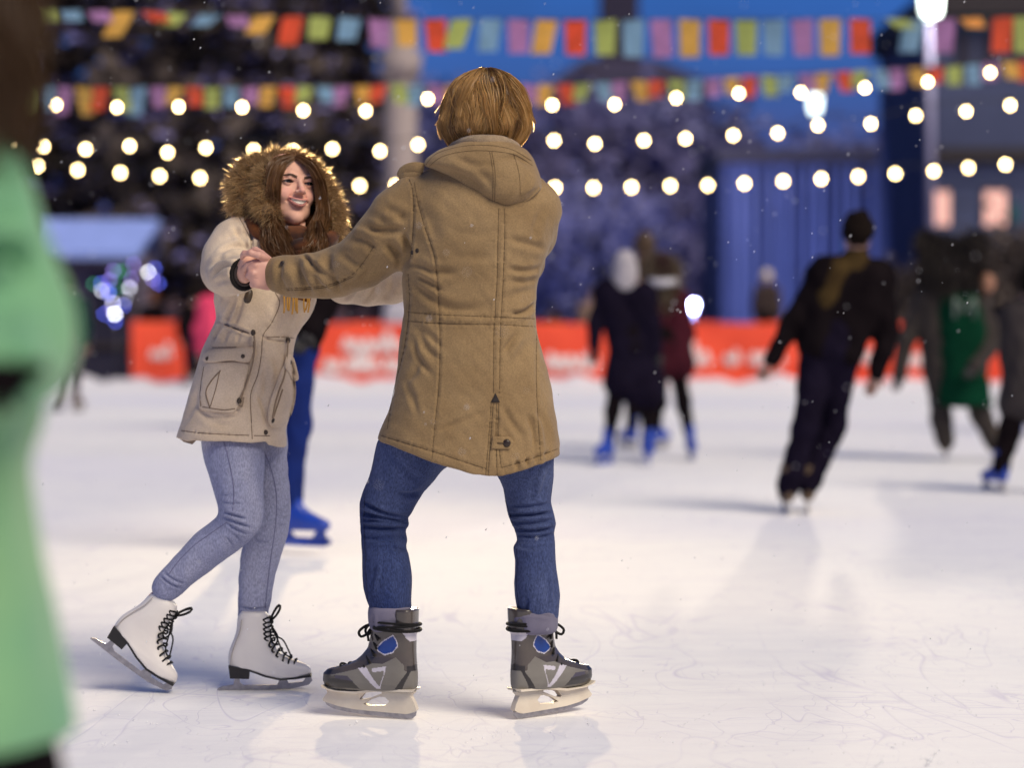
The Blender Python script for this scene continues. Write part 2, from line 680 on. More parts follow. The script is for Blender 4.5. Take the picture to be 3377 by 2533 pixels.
nt.links.new(mul.outputs[0], addn.inputs[0]); nt.links.new(skm.outputs[0], addn.inputs[1])
nt.links.new(addn.outputs[0], bg.inputs['Color'])
bg.inputs['Strength'].default_value = 1.0

sun = bpy.data.lights.new('sun', 'SUN')
sun.energy = 3.0; sun.angle = math.radians(32); sun.color = (1.0, .885, .705)
suno = bpy.data.objects.new('sun', sun)
el, az = math.radians(SUN_EL), math.radians(SUN_AZ)
dirv = Vector((math.sin(az) * math.cos(el), math.cos(az) * math.cos(el), math.sin(el)))
suno.rotation_euler = dirv.to_track_quat('Z', 'Y').to_euler()
COL.objects.link(suno)


def lamp(kind, name, loc, energy, color, radius=.3, aim=None, cone=60):
    l = bpy.data.lights.new(name, kind)
    l.energy = energy; l.color = color; l.shadow_soft_size = radius
    o = bpy.data.objects.new(name, l); o.location = loc
    if aim is not None:
        l.spot_size = math.radians(cone); l.spot_blend = .6
        o.rotation_euler = (Vector(loc) - Vector(aim)).to_track_quat('Z', 'Y').to_euler()
    COL.objects.link(o)
    return o


# ------------------------------------------------------------------ materials of the setting
def ice_mat():
    m, nt, b = new_mat('ice')
    L = nt.links.new
    tc = nt.nodes.new('ShaderNodeTexCoord')

    def noise(scale, stretch, detail=4, rough=.5, dist=0.):
        mp = nt.nodes.new('ShaderNodeMapping'); mp.inputs['Scale'].default_value = stretch
        L(tc.outputs['Object'], mp.inputs[0])
        n = nt.nodes.new('ShaderNodeTexNoise')
        n.inputs['Scale'].default_value = scale; n.inputs['Detail'].default_value = detail
        n.inputs['Roughness'].default_value = rough; n.inputs['Distortion'].default_value = dist
        L(mp.outputs[0], n.inputs['Vector'])
        return n.outputs['Fac'], mp

    def ramp(src, stops):
        r = nt.nodes.new('ShaderNodeValToRGB')
        e = r.color_ramp.elements
        e[0].position, e[1].position = stops[0][0], stops[-1][0]
        e[0].color, e[1].color = (*stops[0][1], 1), (*stops[-1][1], 1)
        for p, c in stops[1:-1]:
            q = e.new(p); q.color = (*c, 1)
        L(src, r.inputs[0])
        return r.outputs[0]

    def mixc(f, a, bcol, kind='MIX'):
        x = nt.nodes.new('ShaderNodeMix'); x.data_type = 'RGBA'; x.blend_type = kind
        if isinstance(f, float): x.inputs[0].default_value = f
        else: L(f, x.inputs[0])
        for s, v in ((x.inputs[6], a), (x.inputs[7], bcol)):
            if isinstance(v, tuple): s.default_value = (*v, 1)
            else: L(v, s)
        return x.outputs[2]
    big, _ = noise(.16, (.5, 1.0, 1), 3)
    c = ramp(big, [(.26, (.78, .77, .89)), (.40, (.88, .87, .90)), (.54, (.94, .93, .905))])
    fine, _ = noise(6, (.35, 1, 1), 6, .65)
    c = mixc(.35, c, ramp(fine, [(.3, (.74, .73, .80)), (.6, (.96, .95, .95))]), 'MULTIPLY')
    # skate scratches: long curved hair lines in several directions
    acc = None
    for sc, st, di, lo in ((1.9, (1, .25, 1), .9, .4945), (2.6, (.25, 1, 1), .7, .495), (1.5, (.8, .6, 1), 1.4, .496), (4.1, (.5, 1, 1), .6, .495), (5.3, (1, .4, 1), .5, .495)):
        f, mp = noise(sc, st, 2, .5, di)
        mp.inputs['Rotation'].default_value = (0, 0, sc * 2.2)
        line = ramp(f, [(lo, (0, 0, 0)), (.5, (1, 1, 1)), (1 - lo, (0, 0, 0))])
        acc = line if acc is None else mixc(1.0, acc, line, 'LIGHTEN')
    patch_f, _ = noise(1.7, (1, 1, 1), 3)
    acc = mixc(1.0, acc, ramp(patch_f, [(.36, (.12, .12, .12)), (.58, (1, 1, 1))]), 'MULTIPLY')
    sepn = nt.nodes.new('ShaderNodeSeparateColor'); L(acc, sepn.inputs[0])
    c2 = mixc(sepn.outputs[0], c, (.50, .46, .66))
    x = nt.nodes.new('ShaderNodeMix'); x.data_type = 'RGBA'; x.inputs[0].default_value = .42
    L(c, x.inputs[6]); L(c2, x.inputs[7])
    L(x.outputs[2], b.inputs['Base Color'])
    rn = nt.nodes.new('ShaderNodeMapRange')
    rn.inputs[3].default_value = .62; rn.inputs[4].default_value = .9
    L(fine, rn.inputs[0]); L(rn.outputs[0], b.inputs['Roughness'])
    b.inputs['Specular IOR Level'].default_value = .06
    grit, _ = noise(55, (.6, 1, 1), 5, .7)
    mh = nt.nodes.new('ShaderNodeMath'); mh.operation = 'MULTIPLY_ADD'
    L(sepn.outputs[0], mh.inputs[0]); mh.inputs[1].default_value = -.6; L(grit, mh.inputs[2])
    bp = nt.nodes.new('ShaderNodeBump'); bp.inputs['Strength'].default_value = .35; bp.inputs['Distance'].default_value = .004
    L(mh.outputs[0], bp.inputs['Height']); L(bp.outputs[0], b.inputs['Normal'])
    return m


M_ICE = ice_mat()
M_SNOW = plain('snow', (.8, .79, .8), .7, c2=(.7, .69, .75), scale=6)
M_GROUND = plain('snowy_ground', (.10, .09, .12), .9, c2=(.05, .045, .06), scale=.6)
M_RED = fabric('red_banner', (.93, .105, .045), (.8, .075, .035), 1.2, .6, 0, .1, 30)
M_REDPALE = plain('banner_white', (.93, .80, .76), .6)
M_NEEDLE = plain('needles', (.062, .045, .039), .8, c2=(.105, .077, .064), scale=1.5)
M_SNOWSHADE = plain('shade_blue_snow', (.38, .36, .75), .85, c2=(.20, .18, .42), scale=.8)  # blue-violet shade on the snow, put into its colour
M_BARK = plain('bark', (.035, .026, .022), .9)
M_HAZETREE = plain('haze_blue_twigs', (.20, .20, .38), .9, c2=(.13, .13, .28), scale=.25)  # blue dusk haze put into the colour of the far twigs
M_HAZETREE2 = plain('haze_dim_twigs', (.14, .125, .25), .9, c2=(.09, .08, .18), scale=.25)  # dimmer twigs, haze tint in the colour as well
M_POST = plain('pale_post', (.36, .29, .27), .7)
M_POSTBLUE = plain('painted_post', (.16, .15, .26), .6)
M_CORD = plain('black_cord', (.02, .02, .02), .6)
M_BULB = emit('lit_bulb', (1.0, .72, .33), 32.)
M_LAMP = emit('lamp_lens', (.85, 1.0, .95), 3.5)
M_SOCK = plain('bulb_socket', (.02, .02, .02), .5)
M_WOODDARK = plain('dark_wood', (.05, .035, .03), .8)
M_KWALL = plain('kiosk_boards', (.20, .165, .22), .8, c2=(.15, .12, .17), scale=1.5)
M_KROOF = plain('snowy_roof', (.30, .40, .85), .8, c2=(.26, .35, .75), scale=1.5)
M_KDARK = plain('kiosk_dark', (.025, .022, .05), .8)
M_BWALL = plain('blue_cladding', (.075, .085, .17), .7, c2=(.05, .058, .12), scale=.4)
M_BFIN = plain('blue_fin', (.15, .165, .29), .6, c2=(.10, .115, .21), scale=.5)
M_BDARK = plain('dark_band', (.035, .026, .03), .8)
M_BCOL = plain('brown_pillar', (.05, .04, .045), .8)
M_HWALL = plain('house_wall', (.07, .085, .17), .8, c2=(.05, .06, .13), scale=.4)
M_HTEAL = plain('teal_panel', (.01, .11, .13), .7)
M_TOWER = plain('tower_stone', (.038, .030, .065), .85, c2=(.025, .02, .045), scale=.3)
M_WINLIT = emit('lit_window', (1.0, .55, .45), .5)
M_FRAME = plain('window_frame', (.06, .05, .06), .6)
M_LED = {'blue': emit('blue_led', (.12, .16, 1.), 9), 'white': emit('white_led', (.85, .85, 1.), 12), 'green': emit('green_led', (.08, .5, .25), 4), 'purple': emit('violet_led', (.4, .3, 1.), 7), 'bright': emit('bright_led', (1, 1, 1), 30)}

# ------------------------------------------------------------------ ground and ice


def sheet(name, x0, x1, y0, y1, z, m, nx=1, ny=1):
    xs = np.linspace(x0, x1, nx + 1); ys = np.linspace(y0, y1, ny + 1)
    V = np.array([(x, y, z) for y in ys for x in xs])
    F = np.array([(j * (nx + 1) + i, j * (nx + 1) + i + 1, (j + 1) * (nx + 1) + i + 1, (j + 1) * (nx + 1) + i) for j in range(ny) for i in range(nx)])
    return link_mesh(name, [(V, F, m)], origin=(0, 0, z), smooth=False)


tag(sheet('ground', -1500, 1500, -200, 4000, -.06, M_GROUND), kind='structure', label='snow covered ground around the rink')
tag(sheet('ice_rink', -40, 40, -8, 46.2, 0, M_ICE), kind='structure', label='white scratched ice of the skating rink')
# snow heaped along the foot of the banner fence
xs = np.linspace(-16, 16, 260)
ys = np.linspace(0, 1, 9)
V = []
for j, t in enumerate(ys):
    for x in xs:
        hgt = .07 + .05 * math.sin(x * 2.1) * math.sin(x * .7 + 1) + .05 * math.sin(x * 5.3 + 1) + .025 * math.sin(x * 11.7)
        V.append((x, 44.1 + 1.6 * t, -.01 + max(.0, hgt + .05) * math.sin(math.pi * t)**.8))
n = len(xs)
F = np.array([(j * n + i, j * n + i + 1, (j + 1) * n + i + 1, (j + 1) * n + i) for j in range(8) for i in range(n - 1)])
tag(link_mesh('snow_bank', [(np.array(V), F, M_SNOW)]), kind='structure', label='low heap of snow along the foot of the red fence')

# ------------------------------------------------------------------ banner fence
FY = 45.2
FS = FP / VS / FY   # view pixels per metre at the fence


def scribble(x0, x1, zc, hgt, y, seed, r=.035):
    """a run of loose brush lettering, too blurred in the photograph to read: up and down strokes joined like handwriting"""
    g = random.Random(seed)
    out = []
    x = x0
    pts = []
    while x < x1:
        w_ = hgt * g.uniform(.35, .6)
        up = hgt * g.choice([.45, .5, .55, .95])
        pts += [(x, zc - hgt * .45), (x + w_ * .35, zc - hgt * .45 + up), (x + w_ * .6, zc - hgt * .4 + up * .55), (x + w_ * .75, zc - hgt * .48)]
        x += w_
        if g.random() < .3 and len(pts) > 4:
            q = smooth_path([(a, y, b) for a, b in pts], len(pts) * 4)
            out.append(tube(q, r, 6, flat=.4)); pts = []; x += hgt * .25
    if len(pts) > 4:
        out.append(tube(smooth_path([(a, y, b) for a, b in pts], len(pts) * 4), r, 6, flat=.4))
    return join(out)


def fence(vx0, vx1, label, writing, posts=3, ztop=1.15):
    x0 = (vx0 - 1106) / FS; x1 = (vx1 - 1106) / FS
    t = thing('banner_fence', label, 'fence', ((x0 + x1) / 2, FY, 0), 'red banner fences at the rink edge')
    # slightly wavy hanging cloth
    nx, nz = max(8, int((x1 - x0) * 10)), 8
    V = []
    for s in (0, 1):
        for j in range(nz + 1):
            for i in range(nx + 1):
                x = x0 + (x1 - x0) * i / nx
                z = .04 + (ztop - .04) * j / nz + .015 * math.sin(x * 4) * (j == nz)
                V.append((x, FY + .025 * math.sin(x * 3.1 + j * .4) + s * .012, z))
    m = (nx + 1) * (nz + 1)
    F = []
    for j in range(nz):
        for i in range(nx):
            a = j * (nx + 1) + i
            F.append((a, a + 1, a + nx + 2, a + nx + 1)); F.append((a + m, a + m + nx + 1, a + m + nx + 2, a + m + 1))
    b = link_mesh('banner', [(np.array(V), F, M_RED)], t)
    for (a, c, zc, hg, sd, r) in writing:
        V, F = scribble((a - 1106) / FS, (c - 1106) / FS, zc, hg, FY - .045, sd, r)
        link_mesh('lettering', [(V, F, M_REDPALE)], b)
    for k in range(posts):
        x = x0 + .05 + (x1 - x0 - .1) * k / (posts - 1)
        link_mesh('post', [(*tube([(x, FY + .08, -.03), (x, FY + .08, ztop + .03)], .025, 8), M_POSTBLUE)], t)
    return t


fence(284, 398, 'short red banner fence standing alone beside the kiosk and fairy lights', [(326, 362, .62, .28, 3, .03)], 2, 1.19)
fence(600, 1010, 'red banner fence with white script seen between the girl and the man', [(742, 870, .80, .34, 5, .05), (700, 890, .42, .34, 6, .055)], 4)
fence(1014, 1418, 'red banner fence with white script right of the man\'s coat', [(1040, 1130, .7, .3, 8, .05), (1180, 1290, .50, .42, 9, .055)], 4)
fence(1422, 1826, 'red banner fence between the maroon coat skater and the striding man', [(1488, 1545, .56, .42, 11, .05), (1566, 1588, .50, .2, 12, .05), (1622, 1720, .55, .36, 13, .045)], 4)
fence(1830, 2300, 'red banner fence behind the costumed skater at the right', [(1850, 1905, .6, .36, 15, .045), (1950, 2100, .55, .4, 16, .05)], 4)

# ------------------------------------------------------------------ string lights and bunting
RA = [(2, 215), (121, 226), (253, 231), (386, 230), (523, 231), (655, 238), (790, 239), (924, 213), (1193, 226), (1328, 225), (1461, 211), (1596, 201), (1730, 199), (1868, 189), (2004, 176), (2139, 156)]
RB = [(20, 305), (94, 316), (185, 322), (280, 315), (362, 329), (445, 319), (548, 324), (632, 325), (718, 321), (821, 326), (903, 312), (1197, 303), (1285, 310), (1391, 303), (1481, 299), (1584, 292), (1680, 287), (1767, 270), (1881, 267), (1978, 249), (2087, 240), (2182, 227)]
RC = [(81, 358), (168, 367), (260, 373), (345, 380), (432, 384), (697, 396), (777, 401), (855, 400), (1199, 405), (1282, 405), (1364, 404), (1448, 401), (1529, 400), (1608, 396), (1692, 391), (1774, 386), (1854, 381), (1934, 375), (2017, 369), (2092, 362), (2172, 355)]


def string_light(row, Y, label, br):
    c = PV(1106, row[len(row) // 2][1] - 14, Y)
    t = thing('string_light', label, 'string lights', c, 'strings of warm bulbs over the rink')
    cord = [PV(-160, row[0][1] - 20, Y)] + [PV(x, y, Y) + np.array([0, 0, .085 + .02 * math.sin(i * 2.3)]) for i, (x, y) in enumerate(row)] + [PV(2420, row[-1][1] - 40, Y)]
    cw = link_mesh('cable', [(*tube(smooth_path(cord, 160), .006, 6), M_CORD)], t)
    for x, y in row:
        p = PV(x, y, Y)
        V, F = ball(p, (br, br, br * 1.2), 12, 8)
        o = link_mesh('bulb', [(V, F, M_BULB)], t)
        link_mesh('socket', [(*tube([p + [0, 0, br * 1.1], p + [0, 0, br * 1.1 + .055]], [.018, .014], 8), M_SOCK)], o)


string_light(RA, 20., 'uppermost string of warm bulbs, hung just under the lower row of flags', .021)
string_light(RB, 24., 'middle string of warm bulbs, crossing at the height of the man\'s collar', .023)
string_light(RC, 30., 'lowest string of warm bulbs, level with the girl\'s face', .027)

FC = {'y': ((.78, .50, .12), 'yellow'), 'r': ((.80, .13, .055), 'red'), 'g': ((.50, .57, .18), 'yellow green'), 'b': ((.28, .46, .62), 'pale blue'), 'p': ((.52, .27, .52), 'pink violet'), 'o': ((.85, .42, .10), 'orange')}
FM = {}
for k, (c, nme) in FC.items():
    m = fabric('flag_' + nme.replace(' ', '_'), c, None, 8, .7, .1, .1)
    nt2 = m.node_tree; b2 = nt2.nodes['Principled BSDF']
    tr = nt2.nodes.new('ShaderNodeBsdfTranslucent'); mx = nt2.nodes.new('ShaderNodeMixShader'); mx.inputs[0].default_value = .4
    nt2.links.new(b2.inputs['Base Color'].links[0].from_socket, tr.inputs['Color'])
    nt2.links.new(b2.outputs[0], mx.inputs[1]); nt2.links.new(tr.outputs[0], mx.inputs[2])
    nt2.links.new(mx.outputs[0], nt2.nodes['Material Output'].inputs['Surface'])
    FM[k] = m
ROW1 = [(95, 34, 'g', 30, 10), (150, 34, 'b', 32, 10), (210, 36, 'p', 34, 14), (268, 52, 'y', 58, -18), (328, 36, 'r', 30, 20), (387, 43, 'g', 38, -16), (457, 44, 'b', 40, -16), (508, 46, 'p', 40, 10), (572, 54, 'y', 54, -14), (633, 66, 'r', 74, -8), (693, 61, 'g', 58, -4), (757, 63, 'b', 54, -6), (820, 71, 'p', 70, 2), (877, 70, 'y', 70, 3), (940, 76, 'r', 78, 4), (998, 73, 'g', 74, -14), (1061, 76, 'b', 76, -6), (1120, 78, 'p', 74, 0), (1182, 79, 'y', 78, -10), (1243, 80, 'r', 78, 0), (1307, 80, 'g', 80, 0), (1368, 82, 'b', 82, 0), (1427, 82, 'p', 80, 4), (1490, 82, 'y', 84, 0), (1553, 80, 'r', 80, 0), (1612, 80, 'g', 76, 0), (1671, 80, 'b', 78, 0), (1733, 80, 'p', 78, 2), (1793, 80, 'y', 84, 0), (1858, 78, 'r', 80, 0), (1935, 52, 'g', 28, 14), (1975, 76, 'b', 78, -10), (2040, 76, 'p', 80, -2), (2095, 50, 'o', 32, 6), (2167, 75, 'r', 80, -4), (2212, 75, 'g', 78, 0)]
seq = 'yrgbp'
ROW2 = [(-20 + 40 * i, 0, seq[i % 5], (56 - 14 * (i > 8)) * (1 + .12 * math.sin(i * 1.7)), 8 * math.sin(i * 2.9)) for i in range(58)]


def bunting(row, Y, cordf, wv, label):
    t = thing('bunting', label, 'bunting', PV(1106, cordf(1106), Y), 'rows of bunting above the rink')
    link_mesh('cord', [(*tube([PV(x, cordf(x), Y) for x in np.linspace(-150, 2400, 90)], .005, 6), M_CORD)], t)
    for i, (x, yc, k, hgt, sl) in enumerate(row):
        top = cordf(x)
        if yc: hgt = max(24, 2 * (yc - top))
        V = []
        nz = 6
        for s in (0, 1):
            for j in range(nz + 1):
                for q in range(4):
                    f = j / nz
                    px = x + (q / 3 - .5) * wv * (1 - .12 * f) + sl * f * 1.4
                    py = top + hgt * f
                    tilt = (1 - min(1, hgt / (wv * 1.75))) * .17
                    V.append(PV(px, py, Y) + np.array([0, -tilt * f + .012 * math.sin(f * 4 + i + q) + s * .003, 0]))
        m = (nz + 1) * 4
        F = []
        for j in range(nz):
            for q in range(3):
                a = j * 4 + q
                F.append((a, a + 4, a + 5, a + 1)); F.append((a + m, a + m + 1, a + m + 5, a + m + 4))
        o = link_mesh('flag', [(np.array(V), F, FM[k])], t)
        o['label'] = FC[k][1] + ' flag'


bunting(ROW1, 19., lambda x: float(np.interp(x, [-150, 0, 300, 600, 900, 1300, 1900, 2400], [10, 17, 24, 34, 40, 42, 40, 34])), 47, 'upper row of large coloured flags along the top of the picture')
bunting(ROW2, 23., lambda x: float(np.interp(x, [-150, 0, 500, 900, 1200, 1600, 1900, 2400], [186, 187, 188, 182, 182, 166, 150, 118])), 34, 'lower row of small coloured flags just above the bulbs')

# ------------------------------------------------------------------ lamp posts


def lamp_post(px, py, Y, label, s=1.0, pole=M_POSTBLUE):
    top = PV(px, py, Y)
    t = thing('lamp_post', label, 'street lamp', (top[0], Y, 0), 'tall white lamps behind the rink')
    link_mesh('pole', [(*tube([(top[0], Y, -.06), (top[0], Y, top[2] * .5), (top[0], Y, top[2] - .3 * s)], [.11 * s, .085 * s, .06 * s], 12), pole)], t)
    h = link_mesh('lamp_head', [(*tube([(top[0], Y, top[2] - .35 * s), (top[0], Y, top[2] - .2 * s), (top[0], Y, top[2] + .38 * s), (top[0], Y, top[2] + .5 * s)], [.08 * s, .14 * s, .19 * s, .08 * s], 12), M_FRAME)], t)
    link_mesh('lens', [(*tube([(top[0], Y - .05, top[2] - .33 * s), (top[0], Y - .05, top[2] - .18 * s), (top[0], Y - .05, top[2] + .3 * s)], [.10 * s, .17 * s, .2 * s], 12), M_LAMP)], h)
    return t


lamp_post(2010, 4, 50., 'nearer tall lamp with white glowing head at the upper right', 1.15)
lamp_post(1760, 226, 80., 'farther white lamp glowing among the bulbs above the blue hall')
# low work light on a stand
wl = PV(1495, 662, 60.)
t = thing('work_light', 'low white light on a stand shining beside the maroon skater', 'lamp', (wl[0], 60., 0))
link_mesh('stand', [(*tube([(wl[0], 60, -.06), (wl[0], 60, wl[2] - .1)], .035, 8), M_FRAME)], t)
h = link_mesh('lamp_head', [(*box((wl[0] - .1, 60.0, wl[2] - .1), (wl[0] + .1, 60.15, wl[2] + .1)), M_FRAME)], t, smooth=False)
link_mesh('lens', [(*ball((wl[0], 59.99, wl[2]), (.07, .04, .08), 12, 7), M_LAMP)], h)
lamp('SPOT', 'work_light_beam', (wl[0], 59.7, wl[2] + .1), 8000, (.36, .44, .95), .15, (wl[0] - 3, 100, 6), 105)
lp = PV(2010, 4, 50.)
lamp('POINT', 'street_lamp_light', (lp[0], 49.4, lp[2]), 350, (1.0, .93, .8), .25)
# the street lamp and an added, unseen post lamp give the couple rim light
lamp('SPOT', 'street_lamp_beam', (lp[0], 49.3, lp[2]), 13000, (1.0, .86, .62), .35, (-.5, 7.1, 1.1), 11)
# pale post
pb = PV(866, 700, 47.)
t = thing('pale_post', 'thick pale concrete post rising between the girl and the man', 'post', (pb[0], 47., 0))
link_mesh('shaft', [(*tube([(pb[0], 47, -.06), (pb[0], 47, 2.6), (pb[0], 47, 7.0)], [.36, .33, .3], 18), M_POST)], t)
link_mesh('collar', [(*tube([(pb[0], 47, 5.9), (pb[0], 47, 6.4)], [.38, .42], 18), M_POST)], t)
fh = link_mesh('added_floodlight', [(*box((pb[0] - .3, 46.5, 8.3), (pb[0] + .3, 46.8, 8.75)), M_FRAME)], t, smooth=False)  # unseen lamp added above the view to rim-light the couple
link_mesh('lens', [(*box((pb[0] - .26, 46.47, 8.34), (pb[0] + .26, 46.498, 8.71)), M_LAMP)], fh, smooth=False)
link_mesh('added_mast', [(*tube([(pb[0], 47, 6.9), (pb[0], 47, 8.7)], [.12, .1], 12), M_POST)], t)  # added to carry the unseen lamp
lamp('SPOT', 'added_rim_beam', (pb[0] + .1, 46.2, 8.5), 24000, (1.0, .76, .42), .35, (-.6, 7.1, 1.2), 11)  # narrow warm rim light of the added lamp
link_mesh('foot', [(*tube([(pb[0], 47, -.06), (pb[0], 47, .25)], [.5, .46], 18), M_POST)], t)

# ------------------------------------------------------------------ trees


def cards(C, S, g, flatz=1.0):
    """many small leaf-clump faces at centres C with sizes S"""
    n = len(C)
    a = g.normal(size=(n, 3)); a /= np.linalg.norm(a, axis=1)[:, None]
    b = np.cross(a, g.normal(size=(n, 3))); b /= np.linalg.norm(b, axis=1)[:, None]
    a[:, 2] *= flatz; b[:, 2] *= flatz
    S = S[:, None]
    V = np.stack([C - a * S - b * S * .5, C + a * S * .7 - b * S * .6, C + a * S + b * S * .5, C - a * S * .6 + b * S * .6], 1).reshape(-1, 3)
    return V, np.arange(4 * n).reshape(-1, 4)


def spruce(px, Y, hgt, rad, label, seed, z0=.8):
    g = np.random.default_rng(seed)
    x = (px - 1106) * VS * Y / FP
    t = thing('spruce_tree', label, 'tree', (x, Y, 0), 'big snowy spruces behind the rink')
    link_mesh('trunk', [(*tube([(x, Y, -.06), (x, Y, hgt * .5), (x, Y, hgt)], [.3, .18, .03], 10), M_BARK)], t)
    C, S, C2, S2 = [], [], [], []
    nb = int(hgt * 10)
    for i in range(nb):
        f = (i + g.random()) / nb
        z = z0 + (hgt - z0) * f
        L = rad * (1 - f)**.8 * g.uniform(.75, 1.15) + .15
        ph = g.random() * 6.283
        m = int(26 * L / rad) + 7
        u = g.random(m)**.7
        dirv = np.array([math.cos(ph), math.sin(ph)])
        drop = -.28 * L * u**1.5 + .1 * L * u**4
        pts = np.stack([x + dirv[0] * L * u, Y + dirv[1] * L * u, z + drop], 1)
        sp = .1 + .22 * L * (1 - u * .6)
        pts[:, 0] += g.normal(size=m) * sp * .55 * abs(dirv[1]) + g.normal(size=m) * .08
        pts[:, 1] += g.normal(size=m) * sp * .55 * abs(dirv[0])
        pts[:, 2] -= np.abs(g.normal(size=m)) * .22
        C.append(pts); S.append(g.uniform(.16, .36, m))
        if g.random() < .85:
            k = max(4, m // 2)
            q = pts[g.choice(m, k)].copy(); q[:, 2] += .13
            C2.append(q); S2.append(g.uniform(.14, .34, k))
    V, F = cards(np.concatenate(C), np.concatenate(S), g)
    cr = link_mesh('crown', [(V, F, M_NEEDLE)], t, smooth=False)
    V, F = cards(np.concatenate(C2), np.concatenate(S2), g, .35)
    link_mesh('snow', [(V, F, M_SNOWSHADE)], cr, smooth=False)


spruce(60, 62, 17, 4.2, 'broad dark snowy spruce at the far left, above the kiosk', 1)
spruce(420, 58, 18, 4.4, 'tall dark snowy spruce standing behind the girl\'s hood', 2)
spruce(730, 64, 16, 3.6, 'dark snowy spruce just left of the pale post', 3)
spruce(250, 72, 19, 4.5, 'farther snowy spruce filling the gap between the two left spruces', 4)
spruce(590, 74, 19, 4.5, 'farther snowy spruce between the middle spruce and the pale post', 5)


def bare_tree(px, Y, hgt, rad, label, seed, m1=M_HAZETREE, name='frosted_tree', group='hazy frosted trees beyond the fence', n=2600, zb=.12):
    g = np.random.default_rng(seed)
    x = (px - 1106) * VS * Y / FP
    t = thing(name, label, 'tree', (x, Y, 0), group)
    br = [tube([(x, Y, -.06), (x + .1, Y, hgt * .4), (x, Y, hgt * .85)], [.28, .2, .05], 8)]
    tips = []
    for i in range(22):
        z = hgt * g.uniform(.18, .8)
        ph = g.random() * 6.283
        L = rad * g.uniform(.6, 1.05) * math.sin(math.pi * min(.95, max(.25, z / hgt)))
        e = np.array([x + math.cos(ph) * L, Y + math.sin(ph) * L, z + L * g.uniform(.15, .7)])
        br.append(tube(smooth_path([(x, Y, z), ((x + e[0]) / 2, (Y + e[1]) / 2, z + L * .15), e], 6), np.linspace(.09, .02, 6), 5))
        tips.append(e)
    link_mesh('trunk', [(*join(br), M_BARK)], t)
    tips = np.array(tips)
    c = np.array([x, Y, hgt * .55])
    # clumps around limb ends, plus a loose filling between them
    k = g.integers(0, len(tips), n)
    C = tips[k] + g.normal(size=(n, 3)) * rad * .2
    u = g.normal(size=(n // 2, 3)); u /= np.linalg.norm(u, axis=1)[:, None]
    u *= (g.random((n // 2, 1))**.4) * np.array([rad, rad, hgt * .45])
    C = np.concatenate([C, c + u])
    C[:, 2] = np.maximum(C[:, 2], hgt * zb)
    V, F = cards(C, g.uniform(.12, .34, len(C)) * (hgt / 9), g)
    link_mesh('crown', [(V, F, m1)], t, smooth=False)


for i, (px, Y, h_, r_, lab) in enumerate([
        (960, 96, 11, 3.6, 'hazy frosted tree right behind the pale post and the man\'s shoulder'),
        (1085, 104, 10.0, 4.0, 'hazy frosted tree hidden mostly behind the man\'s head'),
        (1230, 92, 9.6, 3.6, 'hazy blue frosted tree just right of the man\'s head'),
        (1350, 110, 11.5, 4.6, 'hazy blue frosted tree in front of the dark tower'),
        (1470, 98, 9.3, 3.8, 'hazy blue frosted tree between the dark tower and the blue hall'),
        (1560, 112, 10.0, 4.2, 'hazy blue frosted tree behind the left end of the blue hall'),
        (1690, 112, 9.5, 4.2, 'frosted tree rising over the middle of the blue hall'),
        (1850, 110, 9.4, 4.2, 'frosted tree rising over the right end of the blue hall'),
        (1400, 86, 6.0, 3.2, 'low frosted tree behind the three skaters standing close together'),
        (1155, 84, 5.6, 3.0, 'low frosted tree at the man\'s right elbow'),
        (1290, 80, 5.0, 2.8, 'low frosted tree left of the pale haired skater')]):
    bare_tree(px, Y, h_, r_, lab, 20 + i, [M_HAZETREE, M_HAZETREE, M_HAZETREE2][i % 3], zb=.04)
for i, (px, Y, h_, r_, lab) in enumerate([(2165, 52, 3.2, 1.3, 'dark bush under the right lit window'), (2240, 51, 3.0, 1.2, 'dark bush at the right edge below the house'), (1985, 56, 2.6, .9, 'dark bush beside the foot of the tall lamp')]):
    bare_tree(px, Y, h_, r_, lab, 40 + i, M_NEEDLE, 'bush', 'dark bushes in front of the house', 1300, .04)

# ------------------------------------------------------------------ tower, blue hall, house, kiosk


def bx(vx0, vx1, vy0, vy1, Y, dep):
    """box whose front face covers the given part of the view at distance Y"""
    a = PV(vx0, vy1, Y); b = PV(vx1, vy0, Y)
    return box((a[0], Y, a[2]), (b[0], Y + dep, b[2]))


Yt = 150.
c = PV(1342, 700, Yt)
t = thing('church_tower', 'dark tower with a stepped roof rising above the frosted trees', 'tower', (c[0], Yt, 0))
a = PV(1175, 182, Yt); b = PV(1550, 182, Yt)
link_mesh('nave', [(*box((a[0] + .6, Yt, -.06), (b[0] - .6, Yt + 9, a[2])), M_TOWER)], t, smooth=False)
zt = PV(0, 118, Yt)[2]; zb = a[2]
V = np.array([(a[0], Yt - .3, zb), (b[0], Yt - .3, zb), (b[0], Yt + 9.3, zb), (a[0], Yt + 9.3, zb), (c[0] - 2.2, Yt + 2, zt), (c[0] + 2.2, Yt + 2, zt), (c[0] + 2.2, Yt + 7, zt), (c[0] - 2.2, Yt + 7, zt)])
link_mesh('roof', [(V, [(0, 1, 5, 4), (1, 2, 6, 5), (2, 3, 7, 6), (3, 0, 4, 7), (4, 5, 6, 7), (3, 2, 1, 0)], M_TOWER)], t, smooth=False)
a2 = PV(1302, 60, Yt); b2 = PV(1386, -60, Yt)
link_mesh('shaft', [(*box((a2[0], Yt + 3, zt), (b2[0], Yt + 6, b2[2])), M_TOWER)], t, smooth=False)
V, F = tube([(c[0] + .05, Yt + 4.5, b2[2]), (c[0] + .05, Yt + 4.5, b2[2] + 5)], [2.0, .05], 8)
link_mesh('spire', [(V, F, M_TOWER)], t, smooth=False)

